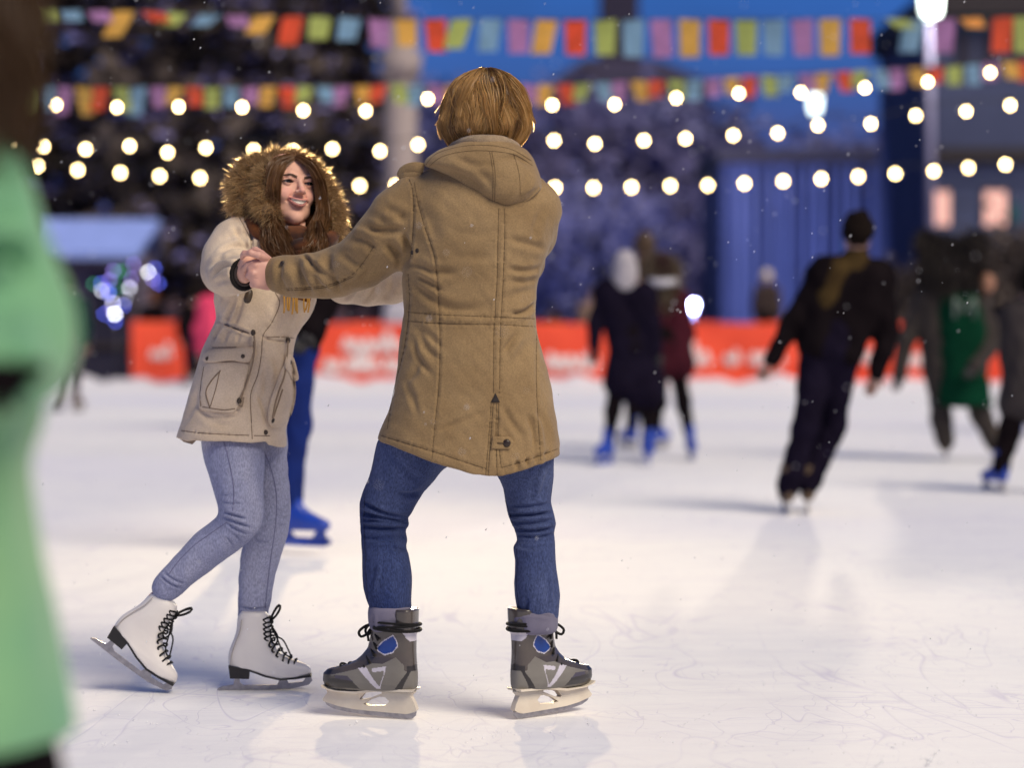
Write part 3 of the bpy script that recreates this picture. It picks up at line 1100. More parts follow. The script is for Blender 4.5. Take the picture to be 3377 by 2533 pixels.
Yh = 70.
c = PV(1780, 700, Yh)
t = thing('blue_hall', 'low hall clad in blue with tall vertical fins and a dark eave', 'building', (c[0], Yh, 0))
link_mesh('wall', [(*bx(1560, 1990, 352, 712, Yh, 8), M_BWALL)], t, smooth=False)
link_mesh('cornice', [(*bx(1552, 1996, 318, 352, Yh - .5, 9), M_BDARK)], t, smooth=False)
g = random.Random(3)
for i in range(17):
    x = 1572 + i * 24 + g.uniform(-4, 4)
    wv = g.uniform(7, 12)
    if abs(x - 1912) < 22: continue
    link_mesh('fin', [(*bx(x, x + wv, 355, 706, Yh - .32, .318), M_BFIN if i % 3 else M_BWALL)], t, smooth=False)
link_mesh('pillar', [(*bx(1896, 1928, 354, 708, Yh - .62, .6), M_BCOL)], t, smooth=False)
link_mesh('door', [(*bx(1816, 1850, 470, 706, Yh - .1, .09), M_HTEAL)], t, smooth=False)

Yr = 58.
c = PV(2150, 700, Yr)
t = thing('corner_house', 'dark two storey house with two lit pinkish windows at the right edge', 'house', (c[0], Yr, 0))
link_mesh('wall', [(*bx(2022, 2420, 30, 712, Yr, 9), M_HWALL)], t, smooth=False)
link_mesh('floor_band', [(*bx(2014, 2430, 318, 348, Yr - .35, .345), M_BDARK)], t, smooth=False)
link_mesh('cornice', [(*bx(2012, 2440, -30, 30, Yr - .5, 9.8), M_BDARK)], t, smooth=False)
link_mesh('blue_panel', [(*bx(2024, 2420, 352, 388, Yr - .06, .058), M_BFIN)], t, smooth=False)
link_mesh('teal_panel', [(*bx(2075, 2150, 34, 62, Yr - .08, .078), M_HTEAL)], t, smooth=False)
for x0, x1 in ((2064, 2100), (2120, 2160), (2180, 2215)):
    f = link_mesh('window', [(*bx(x0, x1, 70, 165, Yr - .05, .048), M_FRAME)], t, smooth=False)
    link_mesh('pane', [(*bx(x0 + 4, x1 - 4, 75, 160, Yr - .06, .009), M_KDARK)], f, smooth=False)
for x0, x1 in ((2008, 2052), (2126, 2174)):
    x0 += 6 * (x0 < 2020)
    f = link_mesh('window', [(*bx(x0 - 4, x1 + 4, 408, 490, Yr - .07, .068), M_FRAME)], t, smooth=False)
    f['label'] = 'lit window'
    for q in range(2):
        xm = x0 + (x1 - x0) * q / 2
        link_mesh('pane', [(*bx(xm + 1, xm + (x1 - x0) / 2 - 1, 413, 486, Yr - .08, .009), M_WINLIT)], f, smooth=False)
    link_mesh('sill', [(*bx(x0 - 7, x1 + 7, 490, 496, Yr - .18, .178), M_BFIN)], f, smooth=False)
link_mesh('teal_sign', [(*bx(2182, 2202, 440, 480, Yr - .1, .098), M_HTEAL)], t, smooth=False)

Yk = 52.
c = PV(200, 700, Yk)
t = thing('market_kiosk', 'wooden market kiosk with a wide snow covered blue roof', 'kiosk', (c[0], Yk, 0))
link_mesh('wall', [(*bx(108, 300, 545, 832, Yk, 2.2), M_KWALL)], t, smooth=False)
link_mesh('counter', [(*bx(168, 276, 752, 826, Yk - .42, .418), M_KDARK)], t, smooth=False)
link_mesh('serving_hatch', [(*bx(196, 292, 590, 742, Yk - .03, .028), M_KDARK)], t, smooth=False)
link_mesh('shelf', [(*bx(160, 290, 742, 752, Yk - .5, .498), M_WOODDARK)], t, smooth=False)
e0 = PV(58, 545, Yk - .7); e1 = PV(296, 545, Yk - .7); r0 = PV(84, 472, Yk + 1.1); r1 = PV(346, 474, Yk + 1.1)
V = np.array([e0, e1, r1, r0, e0 + [0, 3.6, 0], e1 + [0, 3.6, 0]])
V = np.concatenate([V, V - [0, 0, .14]])
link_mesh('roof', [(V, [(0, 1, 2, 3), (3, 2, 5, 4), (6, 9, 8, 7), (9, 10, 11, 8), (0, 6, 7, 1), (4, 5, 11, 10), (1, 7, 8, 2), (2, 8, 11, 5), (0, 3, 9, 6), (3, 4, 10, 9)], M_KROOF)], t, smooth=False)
for px in (112, 290):
    q = PV(px, 700, Yk - .55)
    link_mesh('post', [(*box((q[0] - .05, Yk - .6, -.06), (q[0] + .05, Yk - .5, PV(0, 546, Yk)[2])), M_WOODDARK)], t, smooth=False)

# fairy light figure in front of the kiosk
LB = [(640, 595, 'green'), (690, 640, 'white'), (750, 640, 'blue'), (805, 510, 'green'), (835, 505, 'green'), (780, 505, 'purple'), (915, 460, 'purple'), (1010, 515, 'bright'), (1062, 488, 'blue'), (885, 620, 'white'), (850, 700, 'white'), (852, 742, 'blue'), (785, 800, 'bright'), (785, 850, 'blue'), (780, 725, 'white'), (805, 620, 'green'), (745, 565, 'purple'), (905, 560, 'purple'), (1085, 590, 'blue'), (735, 660, 'blue'), (700, 590, 'blue'), (760, 760, 'purple'), (1040, 560, 'purple'), (720, 800, 'blue')]
Yf = 48.
c = P(800 / 2.074, 1290, Yf)
t = thing('light_figure', 'glowing figure of blue and white fairy lights in front of the kiosk', 'light decoration', (c[0], Yf, 0))
pl = [P(u / 2.074, 650 + v / 2.074, Yf) + np.array([0, .12 * math.sin(i * 2.1), 0]) for i, (u, v, k) in enumerate(LB)]
wires = [tube(smooth_path([pl[i] + [0, .03, 0], (pl[i] + pl[j]) / 2 + [0, .05, 0], pl[j] + [0, .03, 0]], 6), .012, 5) for i, j in zip(range(len(pl) - 1), range(1, len(pl)))]
wires.append(tube([(c[0], Yf + .05, -.02), (c[0] + .02, Yf + .05, 1.0)], .03, 6))
link_mesh('wire_frame', [(*join(wires), M_FRAME)], t)
for p, (u, v, k) in zip(pl, LB):
    link_mesh('bulb', [(*ball(p, .028, 10, 7), M_LED[k])], t)
# ------------------------------------------------------------------ people further away
M_SKIN = plain('skin', (.66, .36, .28), .5, c2=(.58, .30, .23), scale=14)
M_SKIN_B = plain('skin_far', (.42, .24, .18), .6)
M_STEEL = plain('blade_steel', (.42, .40, .42), .3, metal=.85, c2=(.3, .29, .31), scale=60)
M_BLUESK = plain('blue_plastic', (.015, .06, .42), .35, c2=(.012, .045, .33), scale=20)
M_WHITESK = plain('white_leather', (.72, .68, .63), .45, c2=(.64, .60, .57), scale=18)
M_BROWNSK = plain('brown_leather', (.12, .075, .04), .6)
M_GLOVE = fabric('dark_knit', (.02, .018, .02), None, 12)
CLOTH = {}


def cloth(name, c, c2=None):
    if name not in CLOTH:
        CLOTH[name] = fabric(name, c, c2, 7, 1.0, 0, .15, 120, spec=.02)
    return CLOTH[name]


def skate_boot(h=.008):
    """plain rental skate, toe along +x, blade bottom at z = 0"""
    f = Field((-.03, -.07, .05), (.31, .07, .32), h)
    st = [(.075, .135, .13, 0, .034), (.10, .142, .142, 0, .043), (.125, .137, .137, 0, .044), (.148, .11, .108, 0, .042), (.17, .086, .083, 0, .039), (.2, .07, .066, 0, .038), (.25, .062, .062, 0, .044), (.285, .06, .062, 0, .047)]
    f.prof(st, 2.5)
    return f.mesh(1)


SK_B = skate_boot()
SK_BL = extrude([(-.01, .012), (.01, 0), (.25, 0), (.285, .014), (.29, .03), (.265, .05), (.25, .08), (.21, .08), (.19, .045), (.09, .045), (.07, .08), (.02, .08), (.015, .045)], [], .012)


def place_skate(parent, heel, toe_dir, m, m_bl, pitch=0, name='skate'):
    """heel: world point under the ankle at blade level; toe_dir: horizontal heading; pitch: toe down in degrees"""
    d = np.array([toe_dir[0], toe_dir[1], 0.]); d /= np.linalg.norm(d)
    a = math.radians(pitch)
    X = d * math.cos(a) - np.array([0, 0, math.sin(a)]); Z = d * math.sin(a) + np.array([0, 0, math.cos(a)])
    Yv = np.cross(Z, X)
    B = np.stack([X, Yv, Z])
    tr = lambda V: (np.asarray(V) - [.06, 0, 0]) @ B + heel
    o = link_mesh(name, [(tr(SK_B[0]), SK_B[1], m)], parent)
    link_mesh('blade', [(tr(SK_BL[0]), SK_BL[1], m_bl)], o)
    return o


def hand_chunk(w, d, m, s=1.0):
    """mitten-sized relaxed hand: palm, four fingers, thumb, hanging along d from the wrist w"""
    d = np.asarray(d, float); d /= np.linalg.norm(d)
    side = np.cross(d, [0, 1, 0]); side /= np.linalg.norm(side) + 1e-9
    nrm = np.cross(side, d)
    L = [tube([w - d * .02, w + d * .03, w + d * .085 * s], [.026, .036 * s, .03 * s], 8, flat=.6)]
    for i, (o, l) in enumerate(((-.027, .055), (-.009, .066), (.009, .062), (.026, .05))):
        a = w + d * .08 * s + side * o * s
        L.append(tube([a, a + d * l * .5 * s + nrm * .008, a + d * l * s + nrm * .024], [.0095 * s, .009 * s, .0065 * s], 6))
    a = w + d * .03 + side * .03 * s
    L.append(tube([a, a + side * .02 + d * .025, a + side * .022 + d * .05], [.011, .0105, .008], 6))
    return join(L)


def figure(name, label, d, J, look, h=.017, group='skaters and onlookers in the background'):
    """J: joints in view pixels (x, y[, extra depth]); look: colours and garment details"""
    def W(k):
        v = J[k]
        return PV(v[0], v[1], d + (v[2] if len(v) > 2 else 0))
    base = W('base') if 'base' in J else PV(J['hipR'][0], 700, d)
    zg = look.get('ground', 0.)
    root = thing('person', label, 'person', (base[0], d, zg), group)
    hd = W('head'); hr = look.get('hr', .105)
    sl, sr, hl, hr_ = W('shL'), W('shR'), W('hipL'), W('hipR')
    neck = (sl + sr) / 2 + [0, 0, .03]
    pelvis = (hl + hr_) / 2
    pts = np.array([W(k) for k in J if k not in ('base',)])
    lo, hi = pts.min(0) - .3, pts.max(0) + .3

    def limb(a, b, c, ra, rb, rc):
        return [(*W(a), ra), (*W(b), rb), (*W(c), rc)]
    # the body: one continuous surface
    B = Field(lo, hi, h)
    B.ell(hd, (.078, .095, .115), .03)
    B.ell(hd + [0, look.get('facing', 1) * .1, -.02], (.014, .022, .022), .02)
    B.seg(hd - [0, 0, .05], neck, .055, .06, .03)
    for s, q in (('L', sl), ('R', sr)):
        B.seg(neck, q, .07, .06, .05)
        hp = W('hip' + s)
        B.seg(q * .8 + neck * .2, hp, .085, .1, .06)
        B.chain(limb('sh' + s, 'el' + s, 'wr' + s, .05, .042, .03), .03)
        B.chain(limb('hip' + s, 'kn' + s, 'an' + s, .07, .042, .030), .02)
        B.seg(W('an' + s), W('an' + s) - np.array([0, 0, .05]), .03, .026, .01)
    V, Q = B.mesh(1)
    ch = [(V, Q, look.get('skin', M_SKIN_B))]
    for s in 'LR':
        hv, hf = hand_chunk(W('wr' + s), W('wr' + s) - W('el' + s), None)
        ch.append((hv, hf, look.get('glove') or look.get('skin', M_SKIN_B)))
    link_mesh('body', ch, root)
    # trousers
    T = Field(lo, hi, h)
    tr = look.get('leg', 1.)
    for s in 'LR':
        T.chain(limb('hip' + s, 'kn' + s, 'an' + s, .098 * tr, .075 * tr, look.get('ankle', .055)), .04)
    T.seg(hl, hr_, .11, .11, .05)
    T.seg(pelvis, pelvis + (neck - pelvis) * .2, .13, .13, .05)
    V, Q = T.mesh(1)
    V = folds(V, Q, [], .006, 22, 3)
    link_mesh('trousers', [(V, Q, look['trousers'])], root)
    # coat or jacket
    C = Field(lo, hi, h)
    cw = look.get('bulk', 1.)
    for s, q in (('L', sl), ('R', sr)):
        C.seg(neck - [0, 0, .02], q, .085 * cw, .075 * cw, .05)
        C.seg(q * .75 + neck * .25 - [0, 0, .03], W('hip' + s), .115 * cw, .12 * cw, .07)
        C.chain(limb('sh' + s, 'el' + s, 'wr' + s, .07 * cw, .06 * cw, .048 * cw), .035)
        if 'hem' + s in J:
            C.seg(W('hip' + s), W('hem' + s), .125 * cw, look.get('hemr', .13), .05)
    C.seg(neck, hd - [0, 0, .1], .075, .07, .03)
    if 'hemL' in J:
        C.seg((W('hemL') + W('hemR')) / 2, pelvis, .13, .12, .05)
    V, Q = C.mesh(1)
    V = folds(V, Q, [], .007, 18, 5)
    ch = [(V, Q, look['coat'])]
    co = link_mesh('coat', ch, root)
    # hair or hat
    if look.get('hood'):
        Hf = Field(hd - .34, hd + .34, .014)
        Hf.ell(hd + [0, .02, .03], (.13, .13, .13), .0)
        Hf.seg(hd - [0, -.02, .08], neck, .11, .12, .05)
        V, Q = Hf.mesh(1)
        g = np.random.default_rng(4)
        N = normals(V, Q)
        k = g.integers(0, len(V), 2600)
        t_ = np.linspace(0, 1, 4)[None, :, None]
        Pn = V[k][:, None, :] + (N[k] + g.normal(size=(2600, 3)) * .45)[:, None, :] * .045 * t_ - np.array([0, 0, .02]) * t_**2
        sv, sf = strands(Pn, np.tile(np.linspace(.005, .001, 4), (2600, 1)))
        link_mesh('fur_hood', [(V, Q, look['hood']), (sv, sf, look['hood'])], root)
    hm = look.get('hair')
    if hm:
        Hf = Field(hd - .25, hd + .25, .012)
        Hf.ell(hd + [0, -look.get('facing', 1) * .018, .035], (.097, .113, .118), 0)
        if look.get('long'):
            Hf.ell(hd + [0, -look.get('facing', 1) * .05, -.07], (.1, .075, .12), .04)
        V, Q = Hf.mesh(1)
        V = folds(V, Q, [], .006, 40, 8)
        link_mesh('hair', [(V, Q, hm)], root)
    if look.get('hat'):
        Hf = Field(hd - .3, hd + .3, .012)
        Hf.ell(hd + [0, 0, .05], (.107, .122, .115), 0)
        Hf.cut(lambda X, Y, Z: (hd[2] - .005) - Z)
        Hf.put(lambda X, Y, Z: np.sqrt((np.sqrt((X - hd[0])**2 + (Y - hd[1])**2) - .103)**2 + ((Z - hd[2] - .015) / 1.6)**2) - .018, hd - .15, hd + .15, .01)
        if look.get('pompom'):
            Hf.ell(hd + [0, 0, .185], (.045, .045, .04), .01)
        V, Q = Hf.mesh(1)
        link_mesh('beanie', [(V, Q, look['hat'])], root)
    # skates
    for s in 'LR':
        an, to = W('an' + s), W('toe' + s)
        dv = to - an
        heel = np.array([an[0], an[1], max(zg, min(an[2] - .2, to[2] + .02) if not look.get('lift' + s) else an[2] - .24)])
        place_skate(root, heel, (dv[0], dv[1] + 1e-4), look['skate'], look.get('blade', M_STEEL), look.get('pitch' + s, 0))
    return root, co, W


def stand(cx, d, top, w=1., lean=0, zg=0.):
    """joints of someone standing upright: cx column, top row of the head, feet on zg"""
    k = FP / VS / d
    foot = 700 + (CH - zg) * k
    H = foot - top
    J = dict(head=(cx + lean, top + .065 * H), shL=(cx - .105 * H * w + lean * .8, top + .20 * H), shR=(cx + .105 * H * w + lean * .8, top + .20 * H),
             elL=(cx - .14 * H * w + lean * .5, top + .37 * H), elR=(cx + .14 * H * w + lean * .5, top + .37 * H),
             wrL=(cx - .13 * H * w, top + .5 * H), wrR=(cx + .13 * H * w, top + .5 * H),
             hipL=(cx - .05 * H, top + .5 * H), hipR=(cx + .05 * H, top + .5 * H),
             knL=(cx - .055 * H, top + .72 * H), knR=(cx + .055 * H, top + .72 * H),
             anL=(cx - .055 * H, foot - .11 * H), anR=(cx + .055 * H, foot - .11 * H),
             toeL=(cx - .09 * H, foot - 2, .1), toeR=(cx + .09 * H, foot - 2, .1))
    return J


BLACK = cloth('black_cloth', (.007, .005, .006), (.011, .008, .009))
NAVY = cloth('navy_cloth', (.008, .006, .013), (.012, .009, .020))
OLIVE = cloth('olive_yoke', (.062, .040, .015), (.045, .028, .012))
MAROON = cloth('maroon_cloth', (.060, .012, .020), (.045, .01, .016))
GREYC = cloth('grey_coat', (.05, .042, .042), (.04, .034, .034))
BROWNC = cloth('brown_coat', (.07, .04, .025))
DJEAN = cloth('dark_blue_jeans', (.014, .03, .16), (.012, .022, .11))
PINK = cloth('pink_jacket', (.85, .08, .17), (.7, .06, .14))
GREYP = cloth('dim_purple_cloth', (.09, .06, .08), (.06, .045, .06))
WHITEC = cloth('white_jacket', (.68, .66, .70), (.6, .58, .64))
TEAL = cloth('green_scarf', (.05, .55, .36))
LEAFG = cloth('green_vest', (.004, .040, .020), (.003, .028, .014))
H_DARK = hairmat('dark_hair', (.008, .005, .004), (.014, .010, .008), .95, .05)
H_DARK.node_tree.nodes['Principled BSDF'].inputs['Specular IOR Level'].default_value = .05
H_BROWN = hairmat('brown_hair', (.085, .045, .018), (.06, .03, .012), .5, .2)
H_PALE = hairmat('pale_hair', (.50, .46, .50), (.62, .58, .60), .5, .3)
FUR_B = hairmat('brown_fur', (.018, .013, .011), (.045, .034, .028), .9, .1, 25)
KNIT_W = cloth('pale_knit', (.78, .66, .48), (.7, .58, .42))
KNIT_M = cloth('maroon_knit', (.035, .010, .016))

# the man striding away at the right
r, co, Wm = figure('person', 'man skating away in a dark jacket with olive shoulders and navy trousers', 14.3, dict(
    base=(1715, 700), head=(1852, 508), shL=(1782, 588), shR=(1900, 600), elL=(1715, 690), elR=(1916, 715), wrL=(1668, 775), wrR=(1892, 805),
    hipL=(1768, 742), hipR=(1822, 752), knL=(1740, 925), knR=(1798, 925, .12), anL=(1702, 1052), anR=(1746, 1044, .1), toeL=(1684, 1104, .35), toeR=(1740, 1098, .45)),
    dict(coat=BLACK, trousers=NAVY, hair=H_DARK, skate=M_BROWNSK, blade=M_WHITESK, skin=M_SKIN_B, bulk=1.08, leg=1.02, ankle=.07, facing=1), h=.014)
# olive yoke over the shoulders and down the left of the back
f = Field(Wm('shL') - [.3, .4, .75], Wm('shR') + [.3, .4, .3], .014)
f.seg(Wm('shL') + [0, 0, .015], Wm('shR') + [0, 0, .015], .088, .088, .03)
f.seg((Wm('shL') + Wm('shR')) / 2 + [0, -.02, .05], (Wm('shL') + Wm('shR')) / 2 + [.02, -.02, .09], .085, .08, .03)
f.chain([(*(Wm('shL') + [.06, -.055, .0]), .08), (*(Wm('hipL') * .35 + Wm('shL') * .65 + [.02, -.055, 0]), .07), (*(Wm('hipL') * .75 + Wm('shL') * .25 + [.0, -.045, .0]), .055)], .03)
V, Q = f.mesh(1)
link_mesh('yoke', [(V, Q, OLIVE)], co)

figure('person', 'pale haired skater in a long black coat and blue skates, left of the close trio', 19.4, dict(
    base=(1350, 700), head=(1350, 583), shL=(1308, 628), shR=(1395, 632), elL=(1284, 700), elR=(1412, 700, -.1), wrL=(1283, 748), wrR=(1418, 760, -.1),
    hipL=(1350, 745), hipR=(1392, 745), hemL=(1345, 828), hemR=(1398, 850), knL=(1325, 885), knR=(1398, 880), anL=(1316, 955), anR=(1402, 950), toeL=(1297, 1003, -.12), toeR=(1402, 996, -.25)),
    dict(coat=NAVY, trousers=BLACK, hair=H_PALE, long=1, skate=M_BLUESK, blade=M_BLUESK, glove=M_GLOVE, bulk=1.0, ankle=.05, leg=.85, hemr=.15, facing=1), h=.018)
r, co, W3 = figure('person', 'skater in maroon coat and beanie with a pale band, right of the close trio', 20.1, dict(
    base=(1450, 700), head=(1428, 592), shL=(1402, 648), shR=(1468, 648), elL=(1392, 715), elR=(1487, 720), wrL=(1400, 770), wrR=(1474, 768),
    hipL=(1420, 740), hipR=(1455, 745), hemL=(1418, 790), hemR=(1470, 785), knL=(1425, 870), knR=(1476, 870), anL=(1398, 945), anR=(1490, 940), toeL=(1392, 992, -.2), toeR=(1496, 988, -.15)),
    dict(coat=MAROON, trousers=BLACK, hood=hairmat('tan_fur_dim', (.14, .10, .065), (.2, .15, .1), .7, .2), hat=KNIT_M, skate=M_BLUESK, blade=M_BLUESK, ankle=.05, leg=.85, facing=-1, bulk=.97), h=.018)
hd = W3('head')
V, F = tube(smooth_path([hd + [-.1, -.07, -.06], hd + [0, -.15, -.075], hd + [.12, -.06, -.06]], 12), .032, 8)
link_mesh('pale_band', [(V, F, WHITEC)], r)
figure('person', 'tall brown haired skater standing behind the other two of the close trio', 21.6, dict(stand(1392, 21.6, 506)),
       dict(coat=BROWNC, trousers=BLACK, hair=H_BROWN, skate=M_BLUESK, bulk=.95), h=.02)

# costumed skater: shaggy animal suit with round ears and a green vest
r, co, Wb = figure('person', 'skater in a shaggy dark animal suit with round ears and a green vest', 19.9, dict(
    base=(2060, 700), head=(2056, 575), shL=(1998, 652), shR=(2112, 652), elL=(1956, 735), elR=(2152, 735), wrL=(1942, 808), wrR=(2105, 792, -.28),
    hipL=(2035, 790), hipR=(2090, 790), hemL=(2035, 835), hemR=(2092, 835), knL=(2032, 905), knR=(2120, 900), anL=(2042, 955), anR=(2148, 960), toeL=(2044, 992, .2), toeR=(2158, 1000, .2)),
    dict(coat=FUR_B, trousers=FUR_B, skate=M_BROWNSK, bulk=1.28, leg=1.15, ankle=.075, glove=M_GLOVE, facing=1), h=.02)
hd = Wb('head')
f = Field(hd - .5, hd + .5, .018)
f.ell(hd + [0, 0, 0], (.235, .22, .22), 0)
f.ell(hd + [-.19, 0, .2], (.085, .06, .085), .03)
f.ell(hd + [.2, 0, .2], (.085, .06, .085), .03)
f.ell(hd + [0, .0, -.18], (.22, .18, .12), .06)
V, Q = f.mesh(1)
N = normals(V, Q)
g = np.random.default_rng(14)
k = g.integers(0, len(V), 4000)
t_ = np.linspace(0, 1, 4)[None, :, None]
Pn = V[k][:, None, :] + (N[k] + g.normal(size=(4000, 3)) * .5)[:, None, :] * .05 * t_ - np.array([0, 0, .03]) * t_**2
sv, sf = strands(Pn, np.tile(np.linspace(.007, .001, 4), (4000, 1)))
link_mesh('animal_head', [(V, Q, FUR_B), (sv, sf, FUR_B)], r)
V, F = ball(hd + [.27, -.1, -.14], (.07, .07, .09), 10, 8)
link_mesh('face', [(V, F, plain('warm_cheek', (.36, .17, .10), .6))], r)
f = Field(hd + [-.45, -.5, -1.35], hd + [.5, .5, -.05], .018)
f.prof([(hd[2] - .22, hd[0] + .02, .19, Wb('shL')[1], .22), (hd[2] - .5, hd[0] + .06, .22, Wb('shL')[1], .235), (hd[2] - .8, hd[0] + .06, .2, Wb('shL')[1], .245), (hd[2] - 1.15, hd[0] + .1, .24, Wb('shL')[1], .25)], 2.3)
V, Q = f.mesh(1)
V = folds(V, Q, [], .008, 14, 6)
ve = link_mesh('vest', [(V, Q, LEAFG)], r)
# pale mark on the back of the vest
y0 = Wb('shL')[1] - .232
mk = [tube([(hd[0] + .06 + a, y0 - .012, hd[2] - .34 + b) for a, b in q], .014, 6) for q in (((-.08, -.09), (-.08, .08)), ((-.08, .08), (0, -.04)), ((0, -.04), (.08, .08)), ((.08, .08), (.08, -.09)))]
link_mesh('emblem', [(*join(mk), cloth('pale_print', (.16, .20, .17)))], ve)
figure('person', 'skater in a grey coat at the right edge with one blue skate trailing', 16.1, dict(
    base=(2190, 700), head=(2232, 625), shL=(2190, 685), shR=(2262, 685), elL=(2178, 770), elR=(2285, 770), wrL=(2192, 845), wrR=(2290, 850),
    hipL=(2208, 830), hipR=(2248, 830), hemL=(2196, 872), hemR=(2250, 875), knL=(2180, 930), knR=(2250, 950), anL=(2163, 1012), anR=(2262, 1020), toeL=(2142, 1064, .1), toeR=(2275, 1068, .2)),
    dict(coat=GREYC, trousers=BLACK, hair=H_DARK, skate=M_BLUESK, blade=M_WHITESK, bulk=1.05, ankle=.065), h=.018)
figure('person', 'far skater at the right edge with blue skates, partly behind the grey coat', 25., dict(stand(2226, 25., 600)),
       dict(coat=BLACK, trousers=BLACK, hair=H_DARK, skate=M_BLUESK, blade=M_BLUESK), h=.022)

# skater directly behind the girl
figure('person', 'skater in a black jacket, dark blue jeans and blue skates right behind the girl', 11.8, dict(
    base=(640, 700), head=(655, 468), shL=(588, 565), shR=(712, 570), elL=(565, 660), elR=(702, 655), wrL=(570, 730), wrR=(668, 712, -.1),
    hipL=(585, 735), hipR=(640, 740), knL=(560, 930, .3), knR=(641, 920), anL=(552, 1075, .4), anR=(624, 1090), toeL=(512, 1170, .3), toeR=(682, 1188, -.05)),
    dict(coat=BLACK, trousers=DJEAN, hair=H_DARK, skate=M_BLUESK, blade=M_BLUESK, bulk=.98, leg=.95, ankle=.052, facing=-1, glove=M_GLOVE), h=.013)
figure('person', 'skater in a bright pink jacket glimpsed left of the girl\'s waist', 26., dict(stand(478, 26., 590, 1.05)),
       dict(coat=PINK, trousers=NAVY, hair=H_BROWN, skate=M_WHITESK, bulk=1.0), h=.022)
figure('person', 'dark clad skater with pale trousers mostly hidden behind the green jacket', 31., dict(stand(146, 31., 596, 1.0)),
       dict(coat=cloth('dark_teal_cloth', (.012, .045, .036)), trousers=GREYP, hair=H_DARK, skate=M_BROWNSK), h=.022)

# onlookers at and behind the fence
for cx, d, top, lab, lk in [
    (330, 47.6, 632, 'onlooker with ruddy face behind the short red fence by the kiosk', dict(coat=BLACK, trousers=BLACK, hat=cloth('ruddy_knit', (.16, .06, .03)), facing=-1)),
    (418, 44.0, 628, 'onlooker in black standing in the gap beside the short red fence', dict(coat=BLACK, trousers=NAVY, hair=H_DARK)),
    (372, 48.2, 628, 'onlooker in dim purple between the kiosk and the gap in the fence', dict(coat=GREYP, trousers=BLACK, hair=H_DARK)),
    (722, 47., 640, 'onlooker in a dim purple coat behind the fence, right of the girl', dict(coat=GREYP, trousers=BLACK, hair=H_DARK)),
    (786, 47.4, 645, 'onlooker in a dark coat behind the fence, under the clasped arm', dict(coat=GREYP, trousers=BLACK, hat=BLACK)),
    (862, 46.6, 622, 'onlooker in a white jacket and green scarf by the man\'s left side', dict(coat=WHITEC, trousers=TEAL, hat=WHITEC, facing=-1)),
    (1192, 46.8, 662, 'dark haired child behind the fence just right of the man\'s coat', dict(coat=BROWNC, trousers=BLACK, hair=H_DARK)),
    (1278, 46.8, 626, 'bare headed onlooker with a pale beige coat left of the black coat skater', dict(coat=cloth('beige_cloth', (.30, .20, .15)), trousers=BLACK, hair=H_BROWN, facing=-1)),
    (1656, 47.2, 588, 'onlooker in a pale knitted beanie behind the fence', dict(coat=cloth('brown_grey_cloth', (.07, .05, .045)), trousers=BLACK, hat=KNIT_W, pompom=0, hr=.13, ground=.42)),
]:
    lk.setdefault('skate', M_BROWNSK)
    figure('person', lab, d, stand(cx, d, top, 1.05, zg=lk.get('ground', 0)), lk, h=.03)
# ------------------------------------------------------------------ the man (seen from behind)
YM = 6.9
SM = FP / YM
M_KHAKI = fabric('khaki_cotton', (.305, .203, .098), (.245, .158, .073), 8, .8, .12, .3, 420, spec=.2, crease=.28, grain=.16)
M_THREAD = plain('dark_thread', (.10, .060, .028), .9)
M_KHAKI_IN = fabric('collar_fleece', (.36, .26, .16), (.28, .2, .12), 60, .9, .3, .8, 220, bdist=.004)
M_PATCH = plain('dark_patch', (.018, .011, .010), .8)
M_BUTTON = plain('brown_button', (.03, .016, .010), .35)
M_DENIM = fabric('blue_denim', (.018, .031, .105), (.082, .104, .205), 4, .9, .05, .7, 420, stretch=(1, 1, .35), spec=.1, crease=.45, grain=.36)
M_DSEAM = plain('denim_side_seam', (.012, .017, .05), .9)
M_DENIM_IN = fabric('denim_inside', (.19, .175, .24), (.15, .14, .19), 12, .9, .1, .4, 500, spec=.1)
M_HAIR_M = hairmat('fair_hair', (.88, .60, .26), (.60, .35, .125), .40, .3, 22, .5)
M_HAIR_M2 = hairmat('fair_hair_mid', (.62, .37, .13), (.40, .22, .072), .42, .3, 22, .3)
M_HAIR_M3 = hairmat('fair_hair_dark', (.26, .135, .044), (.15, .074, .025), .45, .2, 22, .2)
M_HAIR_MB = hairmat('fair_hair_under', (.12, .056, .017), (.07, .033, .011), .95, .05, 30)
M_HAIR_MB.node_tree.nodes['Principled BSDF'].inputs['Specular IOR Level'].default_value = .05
M_LACE = fabric('black_lace', (.008, .007, .007), None, 60, .8, .1, .3, 300, spec=.2)
M_SKDARK = plain('skate_shell', (.085, .068, .058), .22, spec=.6, c2=(.06, .05, .045), scale=14, coat=.35)
M_SKGREY = plain('skate_panel', (.205, .19, .165), .5, c2=(.165, .15, .13), scale=10)
M_SKBLACK = plain('skate_toe_cap', (.022, .018, .018), .28, coat=.3)
M_SKVIOL = plain('skate_violet_grey', (.06, .052, .085), .35, coat=.2)
M_SKWHITE = plain('skate_trim', (.62, .58, .64), .35)
M_SKBLUE = plain('blue_badge', (.004, .045, .26), .4)
M_HOLDER = plain('cream_holder', (.74, .66, .53), .4, c2=(.66, .57, .45), scale=18)

man = thing('person', 'man in a khaki parka seen from behind, holding hands with the smiling girl', 'person', (P(1560, HY, YM)[0], YM, 0))


def zrow(py, l, r, ry, yc=YM, Y=YM):
    a, b = P(l, py, Y), P(r, py, Y)
    return (a[2], (a[0] + b[0]) / 2, (b[0] - a[0]) / 2, yc, ry)


